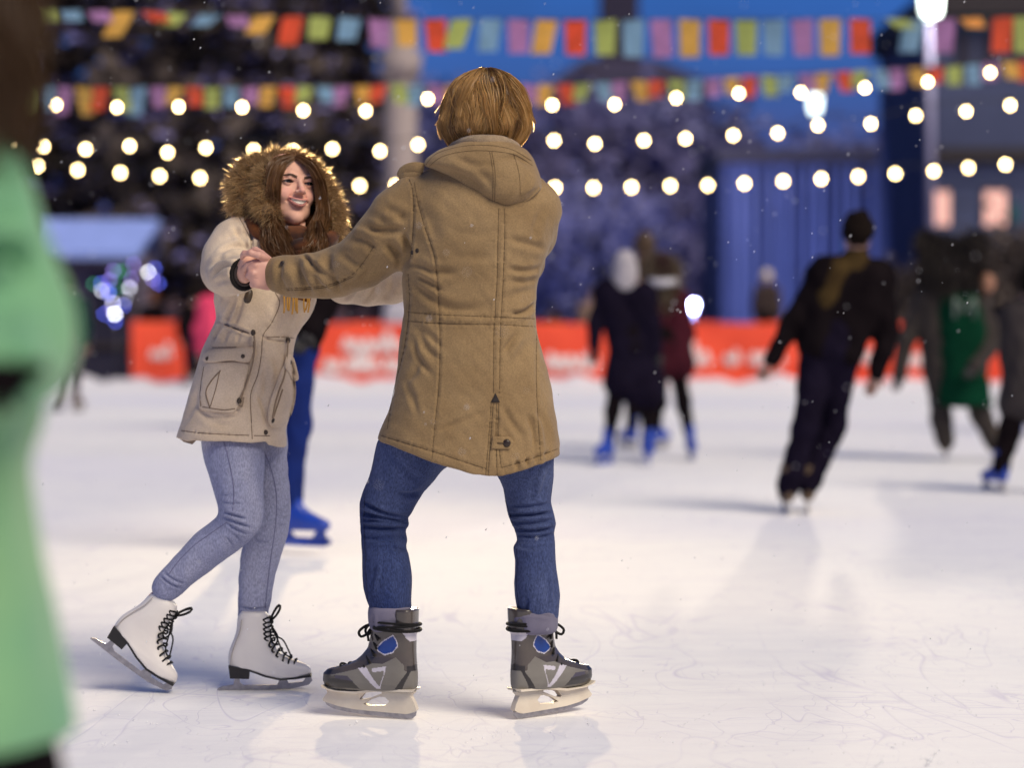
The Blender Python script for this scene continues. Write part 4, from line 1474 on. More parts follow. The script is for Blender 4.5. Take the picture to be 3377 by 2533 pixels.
# --- body: one continuous surface under the clothes, with the left hand in finer detail
lo, hi = P(1150, 2330, YM) - [0, .25, 0], P(1880, 215, YM) + [0, .7, .05]
lo[0] = P(850, 900, 7.1)[0]
B = Field(lo, hi, .011)
HC = P(1603, 355, 6.92)
B.ell(HC + [0, .01, -.012], (.078, .095, .105), .02)
B.seg(P(1600, 420, 6.93), P(1590, 540, 6.92), .06, .07, .03)
B.seg(P(1590, 600, YM), P(1552, 980, YM), .13, .125, .06, .8)
B.seg(P(1552, 980, YM), P(1545, 1330, YM), .125, .15, .06, .8)
B.seg(P(1590, 590, YM), P(1385, 660, YM), .07, .07, .05); B.seg(P(1590, 600, YM), P(1735, 690, YM), .06, .055, .05)
B.chain([(*P(1375, 690, 6.9), .06), (*P(1200, 862, 6.96), .05), (*P(1110, 902, 7.0), .045), (*P(905, 905, 7.11), .028)], .03)
B.chain([(*P(1745, 700, 6.9), .055), (*P(1722, 870, 7.08), .04), (*P(1560, 930, 7.33), .03), (*P(1490, 925, 7.36), .035)], .03)
B.chain([(*P(1420, 1330, 6.92), .09), (*P(1375, 1460, 6.92), .075), (*P(1310, 1590, 6.93), .06), (*P(1265, 1720, 6.94), .045), (*P(1268, 1860, 6.92), .042), (*P(1280, 2060, 6.9), .036), (*P(1318, 2130, 6.88), .030), (*P(1318, 2235, 6.885), .026)], .03)
B.chain([(*P(1680, 1330, 6.92), .09), (*P(1735, 1500, 6.92), .065), (*P(1748, 1620, 6.93), .05), (*P(1760, 1720, 6.94), .043), (*P(1765, 1860, 6.92), .042), (*P(1766, 2060, 6.9), .036), (*P(1738, 2130, 6.91), .026), (*P(1740, 2235, 6.91), .024)], .03)
B.seg(P(1312, 2240, 6.885), P(1170, 2262, 6.93), .027, .02, .02); B.seg(P(1744, 2240, 6.905), P(1868, 2262, 7.0), .026, .02, .02)
bodyV, bodyQ = B.mesh(1)
# left hand: back of the hand towards us, thumb behind the top edge, fingers folded round the girl's hand
f = Field(P(780, 980, 7.0) - [0, .06, 0], P(925, 800, 7.0) + [0, .3, 0], .0022)
f.seg(P(912, 905, 7.105), P(868, 905, 7.085), .034, .038, .01, .62)
f.seg(P(880, 880, 7.085), P(842, 878, 7.07), .027, .019, .014, .62)
f.seg(P(880, 905, 7.085), P(836, 905, 7.068), .030, .019, .014, .62)
f.seg(P(884, 930, 7.088), P(846, 930, 7.072), .024, .018, .014, .62)
for pts in (
        [(876, 851, 7.076, .0118), (852, 842, 7.056, .0108), (826, 834, 7.052, .0098), (806, 836, 7.062, .0090), (797, 847, 7.080, .0080)],
        [(842, 876, 7.066, .0115), (825, 882, 7.072, .0105), (819, 888, 7.092, .0098), (826, 893, 7.112, .0088)],
        [(836, 902, 7.064, .0115), (822, 907, 7.074, .0105), (820, 912, 7.094, .0096), (830, 914, 7.114, .0086)],
        [(846, 930, 7.070, .0105), (834, 937, 7.080, .0095), (834, 940, 7.098, .0088), (846, 938, 7.112, .008)],
        [(884, 858, 7.10, .0135), (862, 838, 7.122, .0122), (842, 826, 7.130, .0112), (826, 832, 7.132, .0095)]):
    f.chain([(*P(a, b, c), r) for a, b, c, r in pts], .0032)
hv, hq = f.mesh(1)
hv = folds(hv, hq, [([(858, 868), (850, 852)], 3, .0012), ([(842, 893), (835, 905)], 2.5, .0008), ([(850, 918), (838, 920)], 2.5, .0008)], .0006, 90, 4)
# right hand, hidden in front of him, closed round the girl's left hand
f = Field(P(1420, 990, 7.36) - [0, .1, 0], P(1560, 860, 7.36) + [0, .1, 0], .0035)
f.seg(P(1520, 925, 7.35), P(1470, 925, 7.37), .032, .034, .01, .7)
for i in range(4):
    y = 900 + i * 17
    f.chain([(*P(1470, y, 7.35), .0105), (*P(1448, y, 7.36), .0100), (*P(1442, y + 2, 7.385), .0092), (*P(1455, y + 3, 7.40), .008)], .005)
f.chain([(*P(1490, 905, 7.36), .013), (*P(1470, 888, 7.38), .0118), (*P(1452, 886, 7.39), .0095)], .005)
rv, rq = f.mesh(1)
link_mesh('body', [(bodyV, bodyQ, M_SKIN), (hv, hq, M_SKIN), (rv, rq, M_SKIN)], man)

# --- coat
lo = np.array([P(890, 0, 7.1)[0] - .05, 6.6, P(0, 1600, YM)[2]]); hi = np.array([P(1860, 0, YM)[0], 7.5, P(0, 440, YM)[2]])
C = Field(lo, hi, .0046)
C.prof([zrow(*r) for r in [
    (1590, 1232, 1846, .178), (1508, 1238, 1842, .176), (1462, 1241, 1843, .172), (1416, 1256, 1838, .17), (1360, 1280, 1829, .168), (1303, 1299, 1821, .164), (1262, 1303, 1814, .162), (1211, 1310, 1801, .158),
    (1165, 1314, 1787, .154), (1119, 1320, 1776, .15), (1078, 1327, 1770, .146), (1037, 1333, 1768, .144), (996, 1332, 1769, .145), (940, 1326, 1772, .148), (919, 1326, 1778, .15), (860, 1333, 1797, .155),
    (800, 1328, 1820, .156), (755, 1320, 1828, .155), (711, 1318, 1831, .15), (672, 1326, 1826, .142), (640, 1338, 1811, .134), (612, 1358, 1796, .124), (585, 1385, 1772, .112), (560, 1415, 1752, .10), (525, 1460, 1722, .092), (490, 1500, 1700, .085)]], 2.25)
# left sleeve
C.chain([(*P(x, y, Y), r) for x, y, Y, r in [(1372, 672, 6.9, .083), (1322, 722, 6.905, .088), (1262, 800, 6.925, .084), (1195, 860, 6.955, .076), (1120, 893, 7.0, .068), (1060, 906, 7.03, .062), (1000, 910, 7.06, .0575), (950, 908, 7.085, .053), (880, 904, 7.12, .045)]], .03)
# right sleeve, bent forward
C.chain([(*P(x, y, Y), r) for x, y, Y, r in [(1758, 690, 6.9, .08), (1752, 770, 6.96, .066), (1722, 868, 7.08, .060), (1660, 912, 7.2, .054), (1560, 930, 7.32, .047)]], .03)
hemx = np.array([(1200, 1446), (1241, 1459), (1300, 1479), (1354, 1498), (1456, 1531), (1559, 1565), (1610, 1574), (1661, 1572), (1738, 1549), (1790, 1530), (1840, 1511), (1900, 1490)], float)
hx = np.array([P(a, b, YM - .17)[0] for a, b in hemx]); hz = np.array([P(a, b, YM - .17)[2] for a, b in hemx])
C.cut(lambda X, Y, Z: np.interp(X.ravel(), hx, hz)[:, None, None] - Z + 0 * Y)
pc = P(905, 904, 7.11); pd = P(905, 904, 7.11) - P(1000, 910, 7.06); pd /= np.linalg.norm(pd)
C.cut(lambda X, Y, Z: np.where((X < pc[0] + .12), (X - pc[0]) * pd[0] + (Y - pc[1]) * pd[1] + (Z - pc[2]) * pd[2], -9.))
coatV, coatQ = C.mesh(2)
CF = [  # cloth folds: (points, half width px, depth m)
    ([(1350, 868), (1390, 886), (1430, 897), (1507, 893)], 9, .008), ([(1356, 915), (1395, 958), (1440, 986), (1490, 1014), (1560, 1019), (1605, 1004)], 11, .009),
    ([(1362, 900), (1420, 940), (1455, 965)], 9, .005), ([(1364, 1078), (1405, 1148), (1446, 1186)], 9, .007), ([(1380, 1074), (1425, 1120), (1452, 1150)], 8, .005), ([(1358, 1110), (1380, 1180), (1420, 1232)], 10, .005),
    ([(1671, 786), (1735, 800), (1806, 824)], 8, .007), ([(1676, 888), (1730, 896), (1782, 890)], 8, .007), ([(1690, 930), (1740, 925), (1776, 912)], 9, .005), ([(1690, 1038), (1730, 1022), (1770, 996)], 9, .008),
    ([(1660, 985), (1700, 975), (1765, 940)], 12, .005), ([(1441, 1428), (1520, 1396), (1612, 1345)], 10, .006), ([(1655, 1160), (1690, 1122), (1714, 1096)], 9, .005), ([(1655, 1240), (1705, 1180), (1760, 1120)], 14, .004),
    ([(1779, 1340), (1795, 1410), (1806, 1470)], 9, .007), ([(1655, 1335), (1690, 1385), (1720, 1440)], 9, .006), ([(1740, 1360), (1755, 1420), (1758, 1490)], 9, .005), ([(1330, 1250), (1360, 1300), (1375, 1370)], 12, .004),
    ([(1500, 840), (1580, 846), (1640, 838)], 12, .003), ([(1480, 760), (1560, 770), (1640, 762)], 14, .003), ([(1380, 1190), (1370, 1230), (1345, 1262)], 8, .005), ([(1700, 1545), (1708, 1520)], 6, .005), ([(1735, 1535), (1740, 1512)], 6, .005), ([(1768, 1525), (1775, 1500)], 6, .005), ([(1800, 1515), (1808, 1490)], 6, .005),
    ([(1380, 690), (1420, 730), (1440, 790)], 14, .004), ([(1790, 690), (1765, 740), (1760, 800)], 14, .004), ([(1330, 770), (1352, 820), (1346, 870)], 11, .012),
    # sleeve
    ([(926, 860), (922, 916), (949, 968)], 8, .006), ([(972, 860), (980, 903), (1030, 972)], 10, .008), ([(1012, 853), (1054, 890), (1110, 934), (1122, 968)], 10, .009), ([(1080, 838), (1087, 876), (1116, 930)], 9, .007),
    ([(1118, 826), (1159, 857), (1196, 866)], 10, .008), ([(1155, 790), (1205, 800), (1240, 820)], 9, .009), ([(1184, 768), (1231, 776), (1262, 792)], 8, .006), ([(1204, 744), (1246, 760), (1330, 752)], 10, .008), ([(1240, 716), (1280, 728), (1345, 720)], 9, .006), ([(1030, 892), (1054, 942), (1084, 966)], 8, .005), ([(1150, 940), (1190, 915), (1215, 880)], 12, .006),
    ([(1275, 800), (1300, 830), (1325, 850)], 11, .008), ([(1262, 694), (1300, 700), (1345, 716)], 10, .005), ([(1000, 846), (1018, 862), (1030, 884)], 7, .004)]
SEAMS = [
    [(1645, 686), (1643, 760), (1640, 919), (1635, 996), (1634, 1042), (1630, 1073), (1628, 1180), (1628, 1296)], [(1663, 686), (1665, 760), (1660, 919), (1656, 996), (1653, 1042), (1651, 1073), (1649, 1180), (1648, 1296)],
    [(1620, 1330), (1612, 1442), (1602, 1568)], [(1627, 1330), (1619, 1442), (1610, 1568)], [(1645, 1330), (1643, 1431), (1653, 1541)], [(1638, 1330), (1636, 1431), (1640, 1568)],
    [(1366, 600), (1379, 666), (1400, 745), (1425, 817), (1438, 878), (1446, 980), (1451, 1109), (1448, 1262), (1436, 1390), (1425, 1514)],
    [(1771, 1082), (1769, 1196), (1771, 1313), (1779, 1452), (1784, 1518)],
    [(1345, 1029), (1446, 1037), (1635, 1045), (1764, 1051)], [(1345, 1059), (1456, 1067), (1635, 1070), (1766, 1077)],
    [(1248, 1434), (1354, 1467), (1456, 1498), (1530, 1523), (1604, 1546)], [(1654, 1543), (1738, 1518), (1838, 1481)],
    [(1349, 590), (1361, 628), (1364, 703), (1361, 778), (1354, 846)], [(1346, 904), (1350, 1000), (1338, 1119), (1318, 1211), (1297, 1293), (1277, 1416)],
    [(944, 952), (1010, 948), (1088, 938), (1161, 906), (1205, 855), (1233, 812)], [(944, 958), (1010, 954), (1088, 944), (1166, 912)]]
gj = random.Random(12)
CF = [([(a + gj.uniform(-7, 7), b + gj.uniform(-6, 6)) for a, b in q], w * gj.uniform(.75, 1.6), d * gj.choice([.8, 1.0, 1.3, 1.7])) for q, w, d in CF]
coatV = folds(coatV, coatQ, CF, .0022, 13, 11)
coatV = folds(coatV, coatQ, [], .0010, 45, 12)
coatV = folds(coatV, coatQ, puckers(SEAMS, 3), 0)
bv = bvh_of(coatV, coatQ)
chunks = [(coatV, coatQ, M_KHAKI)]
for s_ in SEAMS:
    V, F = seam(bv, s_, .0008)
    if len(V): chunks.append((V, F, M_THREAD))
# sewn hem: a slightly raised band
for a, b in ((0, 6), (6, 11)):
    pass
coat = link_mesh('parka', chunks, man)
V, F = patch(bv, [(1634, 1296), (1649, 1327), (1618, 1327)], .003, 18)
link_mesh('triangle_patch', [(V, F, M_PATCH)], coat)
V, F = patch(bv, [(1624, 1439), (1682, 1441), (1697, 1460), (1682, 1482), (1618, 1481)], .006, 30)
tb = link_mesh('button_tab', [(V, F, M_KHAKI)], coat)
c = on_surface(bv, [(1671, 1462)], .009)[0]
bt = [tube([c + [0, .005, 0], c, c - [0, .003, 0]], [.0112, .0112, .008], 14)]
link_mesh('button', [(*join(bt), M_BUTTON)], tb)
V, F = seam(bv, [(1640, 1462), (1662, 1462)], .0022, .0075, 4)
if len(V): link_mesh('buttonhole', [(V, F, M_THREAD)], tb)
for q in ((1376, 826), (1360, 832)):
    c = on_surface(bv, [q], .001)[0]
    link_mesh('eyelet', [(*ball(c, (.0055, .002, .0065), 10, 6), M_PATCH)], coat)
# side pocket opening
V, F = seam(bv, [(1316, 1140), (1306, 1180), (1302, 1222)], .007, -.001)
if len(V): link_mesh('pocket_opening', [(V, F, M_PATCH)], coat)
# cuff edge and cuff button
cc = P(906, 904, 7.108)
u = np.cross(pd, [0, 0, 1.]); u /= np.linalg.norm(u); w_ = np.cross(u, pd)
ring = np.array([cc + .0445 * (math.cos(a) * u + math.sin(a) * w_) for a in np.linspace(0, 2 * math.pi, 28)])
link_mesh('cuff', [(*tube(ring, .0042, 8), M_KHAKI)], coat)
c = on_surface(bv, [(932, 869)], .003)[0]
link_mesh('button', [(*tube([c + [0, .006, 0], c, c - [0, .003, .001]], [.008, .008, .006], 12), M_BUTTON)], coat)
# shoulder straps standing up in loops
for pts in ([(1398, 556, 6.86), (1372, 551, 6.86), (1345, 556, 6.87), (1326, 568, 6.88), (1325, 578, 6.88), (1342, 582, 6.87), (1368, 580, 6.86), (1390, 570, 6.86)], [(1776, 600, 6.86), (1790, 610, 6.88), (1797, 622, 6.9), (1790, 632, 6.9)]):
    V, F = tube(smooth_path([P(*q) for q in pts], 22), .0034, 8, flat=4.6)
    link_mesh('shoulder_strap', [(V, F, M_KHAKI)], coat)

# hood lying on the back
lo, hi = P(1380, 690, 6.6), P(1800, 440, YM); lo[1], hi[1] = 6.58, 7.05
H = Field(lo, hi, .0055)
H.prof([zrow(py, l, r, ry, yc) for py, l, r, ry, yc in [
    (466, 1545, 1655, .07, 6.86), (478, 1500, 1695, .085, 6.86), (500, 1446, 1734, .10, 6.86), (527, 1403, 1755, .112, 6.86), (550, 1391, 1764, .118, 6.86), (566, 1436, 1771, .118, 6.855), (584, 1470, 1777, .115, 6.85), (602, 1500, 1782, .11, 6.845), (628, 1537, 1783, .10, 6.835), (648, 1563, 1762, .088, 6.825), (664, 1595, 1738, .07, 6.815), (676, 1630, 1705, .045, 6.80), (681, 1655, 1680, .03, 6.79)]], 2.3)
hv, hq = H.mesh(3)
hv = folds(hv, hq, [([(1500, 520), (1570, 545), (1640, 540)], 11, .005), ([(1650, 530), (1700, 520), (1745, 545)], 9, .007), ([(1470, 560), (1540, 590), (1600, 640)], 12, .006), ([(1740, 560), (1730, 610), (1700, 655)], 11, .005), ([(1560, 560), (1600, 580), (1625, 630)], 12, .003), ([(1700, 660), (1740, 642), (1775, 615)], 8, .004)], .0025, 16, 3)
bh = bvh_of(hv, hq)
ch = [(hv, hq, M_KHAKI)]
for s_ in ([(1615, 500), (1626, 572), (1624, 662)], [(1622, 500), (1633, 572), (1631, 662)], [(1693, 505), (1712, 572), (1716, 640)], [(1402, 546), (1439, 507), (1518, 483), (1604, 478), (1686, 492), (1753, 530)], [(1408, 556), (1454, 518), (1529, 499), (1611, 497), (1697, 510), (1757, 546)]):
    V, F = seam(bh, s_, .0008)
    if len(V): ch.append((V, F, M_THREAD))
# rolled edge along the free border of the hood
edge = smooth_path([(1393, 552), (1440, 570), (1500, 606), (1537, 632), (1574, 657), (1611, 672), (1667, 680), (1723, 668), (1760, 644), (1784, 618)], 60)
ep = on_surface(bh, np.array([(1600, 560)]) + (edge - np.array([1600, 560])) * .975, -.004)
ch.append((*tube(ep, .0055, 8), M_KHAKI))
hood = link_mesh('hood', ch, man)
V, F = tube(smooth_path([P(1490, 500, 6.9), P(1505, 482, 6.86), P(1545, 467, 6.81), P(1592, 463, 6.79), P(1650, 466, 6.81), P(1690, 480, 6.86), P(1706, 500, 6.9)], 30), .017, 10)
link_mesh('collar', [(V, F, M_KHAKI_IN)], man)

# --- jeans with rolled cuffs
LEGL = [(1440, 1262, 1500), (1458, 1249, 1494), (1534, 1228, 1456), (1579, 1216, 1433), (1622, 1198, 1396), (1662, 1184, 1375), (1693, 1181.5, 1359), (1710, 1182, 1344), (1722, 1183, 1345), (1734, 1184, 1347), (1746, 1186, 1338), (1754, 1187, 1335), (1770, 1190, 1339), (1785, 1191, 1343), (1802, 1192, 1340), (1812, 1193, 1341), (1828, 1194, 1347), (1860, 1194.5, 1350), (1900, 1196, 1353), (1940, 1198, 1354), (1979, 1207, 1355), (2006, 1217, 1358), (2040, 1220, 1352)]
LEGR = [(1440, 1610, 1835), (1520, 1628, 1828), (1575, 1645, 1829), (1614, 1658, 1825), (1658, 1664, 1819), (1680, 1668, 1823), (1701, 1672, 1828), (1732, 1684, 1833), (1748, 1693, 1828), (1759, 1697, 1825), (1783, 1704, 1828), (1795, 1697, 1830), (1806, 1692, 1831), (1830, 1695, 1834), (1850, 1698, 1836), (1880, 1696, 1838), (1920, 1694, 1842), (1967, 1699, 1846), (2006, 1706, 1842), (2040, 1710, 1838)]
lo, hi = P(1170, 2045, YM), P(1860, 1330, YM); lo[1], hi[1] = 6.68, 7.1
J = Field(lo, hi, .0046)
def kb(py): return YM + .035 * math.exp(-((py - 1690) / 130)**2)
J.prof([zrow(py, l, r, (r - l) / 2 / SM * 1.02, kb(py)) for py, l, r in LEGL], 2.1)
J.prof([zrow(py, l, r, (r - l) / 2 / SM * 1.05, kb(py)) for py, l, r in LEGR], 2.1)
J.seg(P(1450, 1400, YM), P(1650, 1400, YM), .11, .11, .06)
jv, jq = J.mesh(2)
JF = [([(1195, 1655), (1260, 1690), (1340, 1708)], 7, .008), ([(1190, 1690), (1250, 1705), (1345, 1725)], 6, .008), ([(1190, 1735), (1260, 1745), (1338, 1742)], 7, .007), ([(1200, 1715), (1270, 1722), (1330, 1736)], 6, .006), ([(1195, 1770), (1260, 1780), (1335, 1770)], 7, .004), ([(1310, 1628), (1350, 1630), (1385, 1620)], 8, .007), ([(1250, 1850), (1245, 1900), (1230, 1960)], 8, -.004), ([(1290, 1800), (1310, 1812), (1340, 1812)], 6, .004), ([(1300, 1500), (1350, 1560), (1400, 1590)], 16, .003),
      ([(1670, 1698), (1740, 1700), (1820, 1690)], 6, .008), ([(1680, 1722), (1750, 1728), (1830, 1715)], 6, .007), ([(1690, 1740), (1760, 1752), (1830, 1740)], 6, .007), ([(1700, 1762), (1760, 1772), (1826, 1762)], 6, .006), ([(1675, 1668), (1740, 1672), (1815, 1662)], 8, .004), ([(1700, 1800), (1760, 1810), (1826, 1800)], 8, .003), ([(1800, 1540), (1780, 1590), (1765, 1640)], 9, -.004), ([(1820, 1880), (1818, 1940), (1815, 1990)], 8, -.004), ([(1740, 1975), (1735, 2000), (1730, 2020)], 8, .004)]
gj = random.Random(5)
jv = folds(jv, jq, [(q, w * gj.uniform(.7, 1.05), d * gj.uniform(1.0, 1.7)) for q, w, d in JF], .0025, 18, 21)
bj = bvh_of(jv, jq)
ch = [(jv, jq, M_DENIM)]
for s_ in ([(1203, 1640), (1200, 1720), (1204, 1800), (1207, 1900), (1213, 1985)], [(1703, 1810), (1706, 1870), (1703, 1930), (1712, 2005)], [(1662, 1640), (1680, 1690), (1692, 1740)]):
    V, F = seam(bj, s_, .0012)
    if len(V): ch.append((V, F, M_DSEAM))
jeans = link_mesh('jeans', ch, man)


def cuff(rows, name='rolled_cuff'):
    lo, hi = P(1170, 2110, YM), P(1880, 1980, YM); lo[1], hi[1] = 6.72, 7.08
    f = Field(lo, hi, .0045)
    f.prof([zrow(py, l, r, (r - l) / 2 / SM * 1.05) for py, l, r in rows], 2.3)
    V, Q = f.mesh(2)
    V = folds(V, Q, [([(1230, 2030), (1228, 2060), (1236, 2075)], 5, .005), ([(1700, 2030), (1760, 2024), (1830, 2036)], 5, .004), ([(1300, 2026), (1320, 2050), (1318, 2076)], 5, .003)], .0025, 30, 9)
    link_mesh(name, [(V, Q, M_DENIM_IN)], jeans)


cuff([(1996, 1222, 1352), (2003, 1216, 1358), (2020, 1213, 1357), (2040, 1214, 1354), (2060, 1217, 1350), (2076, 1222, 1346), (2084, 1234, 1336)])
cuff([(2014, 1694, 1836), (2021, 1688, 1842), (2040, 1687, 1843), (2060, 1689, 1840), (2078, 1694, 1834), (2086, 1708, 1822)])

# --- hockey skates (local: heel at x=0, toe along +x, blade bottom z=0; sizes read from the left skate)
KX, KZ = 1 / 1092., 1 / 1159.


def loc(u, v):   # a point of the enlarged view of the left skate
    px, py = 1040 + u / 3.95, 2000 + v / 3.95
    return ((1373 - px) * KX, (2386 - py) * KZ)


f = Field((-.015, -.06, .07), (.30, .06, .32), .0024)
rows = []
for z, xb, xf, hw in [(.078, .004, .262, .028), (.086, .0, .280, .036), (.10, -.002, .285, .043), (.122, -.002, .283, .046), (.134, -.002, .270, .045), (.141, -.001, .245, .044), (.152, .0, .206, .042), (.163, .001, .176, .040), (.178, .002, .153, .038), (.195, .003, .140, .037), (.22, .003, .130, .039), (.245, .003, .124, .042), (.262, .003, .120, .044), (.270, .003, .108, .042)]:
    rows.append((z, (xb + xf) / 2, (xf - xb) / 2, 0, hw))
f.prof(rows, 2.7)
f.prof([(.25, .030, .028, 0, .042), (.285, .029, .029, 0, .046), (.312, .029, .03, 0, .047), (.315, .029, .027, 0, .044)], 2.6, .01)
f.prof([(.15, .115, .07, 0, .016), (.17, .115, .055, 0, .018), (.2, .115, .03, 0, .02), (.27, .108, .022, 0, .028), (.29, .106, .02, 0, .028)], 2.4, .012)
bV, bQ = f.mesh(1)
cen = bV[bQ].mean(1)
side = np.abs(np.cross(bV[bQ[:, 2]] - bV[bQ[:, 0]], bV[bQ[:, 3]] - bV[bQ[:, 1]])[:, 1])
mat = np.zeros(len(bQ), int)
REG = [  # later regions win; polygons in the enlarged view
    (1, [(240, 975), (620, 868), (800, 795), (940, 790), (1110, 705), (1205, 800), (1215, 880), (1330, 880), (1330, 1130), (600, 1160), (540, 1030), (480, 965)]),
    (2, [(0, 800), (190, 900), (270, 890), (200, 1060), (180, 1250), (0, 1250)]),
    (3, [(310, 972), (470, 968), (545, 1030), (560, 1040), (300, 1020)]), (2, [(200, 1010), (310, 1010), (545, 1035), (650, 1165), (260, 1200), (170, 1190)]),
    (4, [(620, 862), (725, 838), (860, 1040), (900, 1090), (960, 930), (965, 880), (815, 905), (800, 855), (988, 822), (978, 900), (905, 1118), (850, 1118)]),
    (2, [(1240, 820), (1345, 800), (1345, 885), (1285, 885), (1175, 1125), (1085, 1125), (1240, 900)]),
    (4, [(1205, 375), (1345, 375), (1345, 500), (1280, 500), (1235, 450)]),
    (4, [(1082, 408), (1128, 485), (1140, 565), (1065, 650), (960, 682), (872, 638), (840, 602), (935, 498)]),
    (5, [(1078, 424), (1116, 490), (1127, 560), (1057, 638), (960, 668), (880, 628), (853, 600), (940, 508)])]
for k, poly in REG:
    mat[in_poly(cen[:, 0], cen[:, 2], [loc(*q) for q in poly])] = k
mat[cen[:, 2] < .0845] = 1
SKM = [M_SKDARK, M_SKGREY, M_SKBLACK, M_SKVIOL, M_SKWHITE, M_SKBLUE]
holder = extrude([loc(*q) for q in [(105, 1148), (250, 1186), (560, 1206), (860, 1150), (1295, 1140), (1300, 1168), (1258, 1215), (1285, 1270), (1312, 1325), (1332, 1392), (1290, 1425), (1200, 1452), (900, 1442), (700, 1435), (500, 1426), (300, 1398), (150, 1358), (98, 1342), (82, 1312), (150, 1225), (132, 1175)]],
                 [[loc(*q) for q in [(645, 1203), (868, 1172), (878, 1198), (700, 1275), (600, 1300), (582, 1283)]], [loc(*q) for q in [(632, 1352), (720, 1292), (850, 1243), (920, 1246), (975, 1300), (920, 1353), (720, 1370)]]], .02)
blade = extrude([loc(*q) for q in [(98, 1346), (150, 1362), (300, 1402), (500, 1430), (700, 1439), (900, 1446), (1200, 1456), (1290, 1429), (1318, 1412), (1310, 1470), (1265, 1512), (1190, 1524), (1000, 1512), (700, 1498), (420, 1474), (220, 1440), (125, 1392)]], [], .0045)
insole = extrude([loc(*q) for q in [(100, 1120), (180, 1160), (300, 1182), (560, 1178), (860, 1128), (1318, 1118), (1300, 1150), (860, 1158), (560, 1210), (260, 1192), (110, 1152)]], [], .062)
lace = []
for u, v, wv in [(345, 885, .030), (455, 868, .031), (555, 838, .033), (635, 795, .034), (700, 735, .034), (760, 640, .034), (795, 545, .036), (815, 430, .037)]:
    x, z = loc(u, v)
    lace.append(tube(smooth_path([(x - .017, -wv - .008, z - .012), (x - .003, -wv * .8, z + .002), (x + .004, -wv * .35, z + .009), (x + .004, wv * .35, z + .009), (x - .003, wv * .8, z + .002), (x - .017, wv + .008, z - .012)], 14), .0036, 6))
for dz, rr in ((.258, .0042), (.2665, .004), (.274, .0036)):
    lace.append(tube(smooth_path([(.060 + .071 * math.cos(a), .0565 * math.sin(a), dz + .004 * math.sin(a + dz * 300)) for a in np.linspace(0, 2 * math.pi, 25)], 40), rr, 6))
for s in (-1, 1):   # the bow hanging at the front
    lace.append(tube(smooth_path([(.128, 0, .268), (.150, s * .012, .262), (.166, s * .024, .246), (.160, s * .022, .232), (.146, s * .012, .240), (.130, 0, .262)], 20), .0042, 6))
    lace.append(tube(smooth_path([(.128, 0, .265), (.140, s * .018, .245), (.134, s * .03, .222)], 10), .0036, 6))
lace = join(lace)


def hockey_skate(heel, d, sgn):
    d = np.array([d[0], d[1], 0.]); d /= np.linalg.norm(d)
    Bm = np.stack([d, np.cross([0, 0, 1], d) * sgn, [0, 0, 1]])

    def tr(V): return np.asarray(V) @ Bm + heel

    def fl(F): return F if sgn > 0 else ([tuple(reversed(q)) for q in F] if not isinstance(F, np.ndarray) else F[:, ::-1])
    ch = []
    bw = tr(bV)
    for k in range(6):
        if (mat == k).any():
            ch.append((bw if not ch else np.zeros((0, 3)), fl(bQ[mat == k]) - 0, SKM[k]))
    # all regions share one set of vertices
    out = [(bw, fl(bQ[mat == 0]), SKM[0])]
    sk = bpy_boot(ch, bw, fl)
    link_mesh('holder', [(tr(holder[0]), fl(holder[1]), M_HOLDER), (tr(insole[0]), fl(insole[1]), M_HOLDER)], sk, smooth=False)
    link_mesh('blade', [(tr(blade[0]), fl(blade[1]), M_STEEL)], sk, smooth=False)
    link_mesh('laces', [(tr(lace[0]), fl(lace[1]), M_LACE)], sk)
    return sk


def bpy_boot(ch, bw, fl):
    o = link_mesh('skate', [(bw, fl(bQ), SKM[0])], man)
    me = o.data
    for m in SKM[1:]: me.materials.append(m)
    me.polygons.foreach_set('material_index', mat.astype(np.int32)); me.update()
    return o


hl = P(1373, 2386, 6.86); hl[2] = .001
hockey_skate(hl, (-.945, .327), 1)
hr_ = P(1694, 2386, 6.86); hr_[2] = .001
hockey_skate(hr_, (.775, .632), -1)

# --- hair: base volume and combed strands
PR = np.array([(232, 1590, 1622), (238, 1566, 1648), (250, 1533, 1678), (268, 1506, 1700), (300, 1480, 1724), (350, 1460, 1742), (400, 1452, 1749), (425, 1453, 1745), (445, 1462, 1732), (465, 1474, 1716), (482, 1488, 1700), (496, 1500, 1690)], float)
hz_ = P(0, PR[:, 0], 6.92)[2] if False else CH + (HY - PR[:, 0]) * 6.92 / FP
hc_ = ((PR[:, 1] + PR[:, 2]) / 2 - CX) * 6.92 / FP; hr_x = (PR[:, 2] - PR[:, 1]) / 2 * 6.92 / FP
hry = hr_x * 1.04
f = Field((hc_.min() - .16, 6.72, hz_.min() - .02), (hc_.max() + .16, 7.12, hz_.max() + .02), .006)
f.prof([(z, c, r * .93, 6.92, ry * .93) for z, c, r, ry in zip(hz_, hc_, hr_x, hry)], 2.05)
V, Q = f.mesh(2)
ch = [(V, Q, M_HAIR_MB)]
g = np.random.default_rng(31)
mS = 18
tt = np.linspace(0, 1, mS)
order = np.argsort(hz_)
ztop, zbot = hz_.max(), hz_.min()
Ps, Rs, Ks = [], [], []
nL = 230
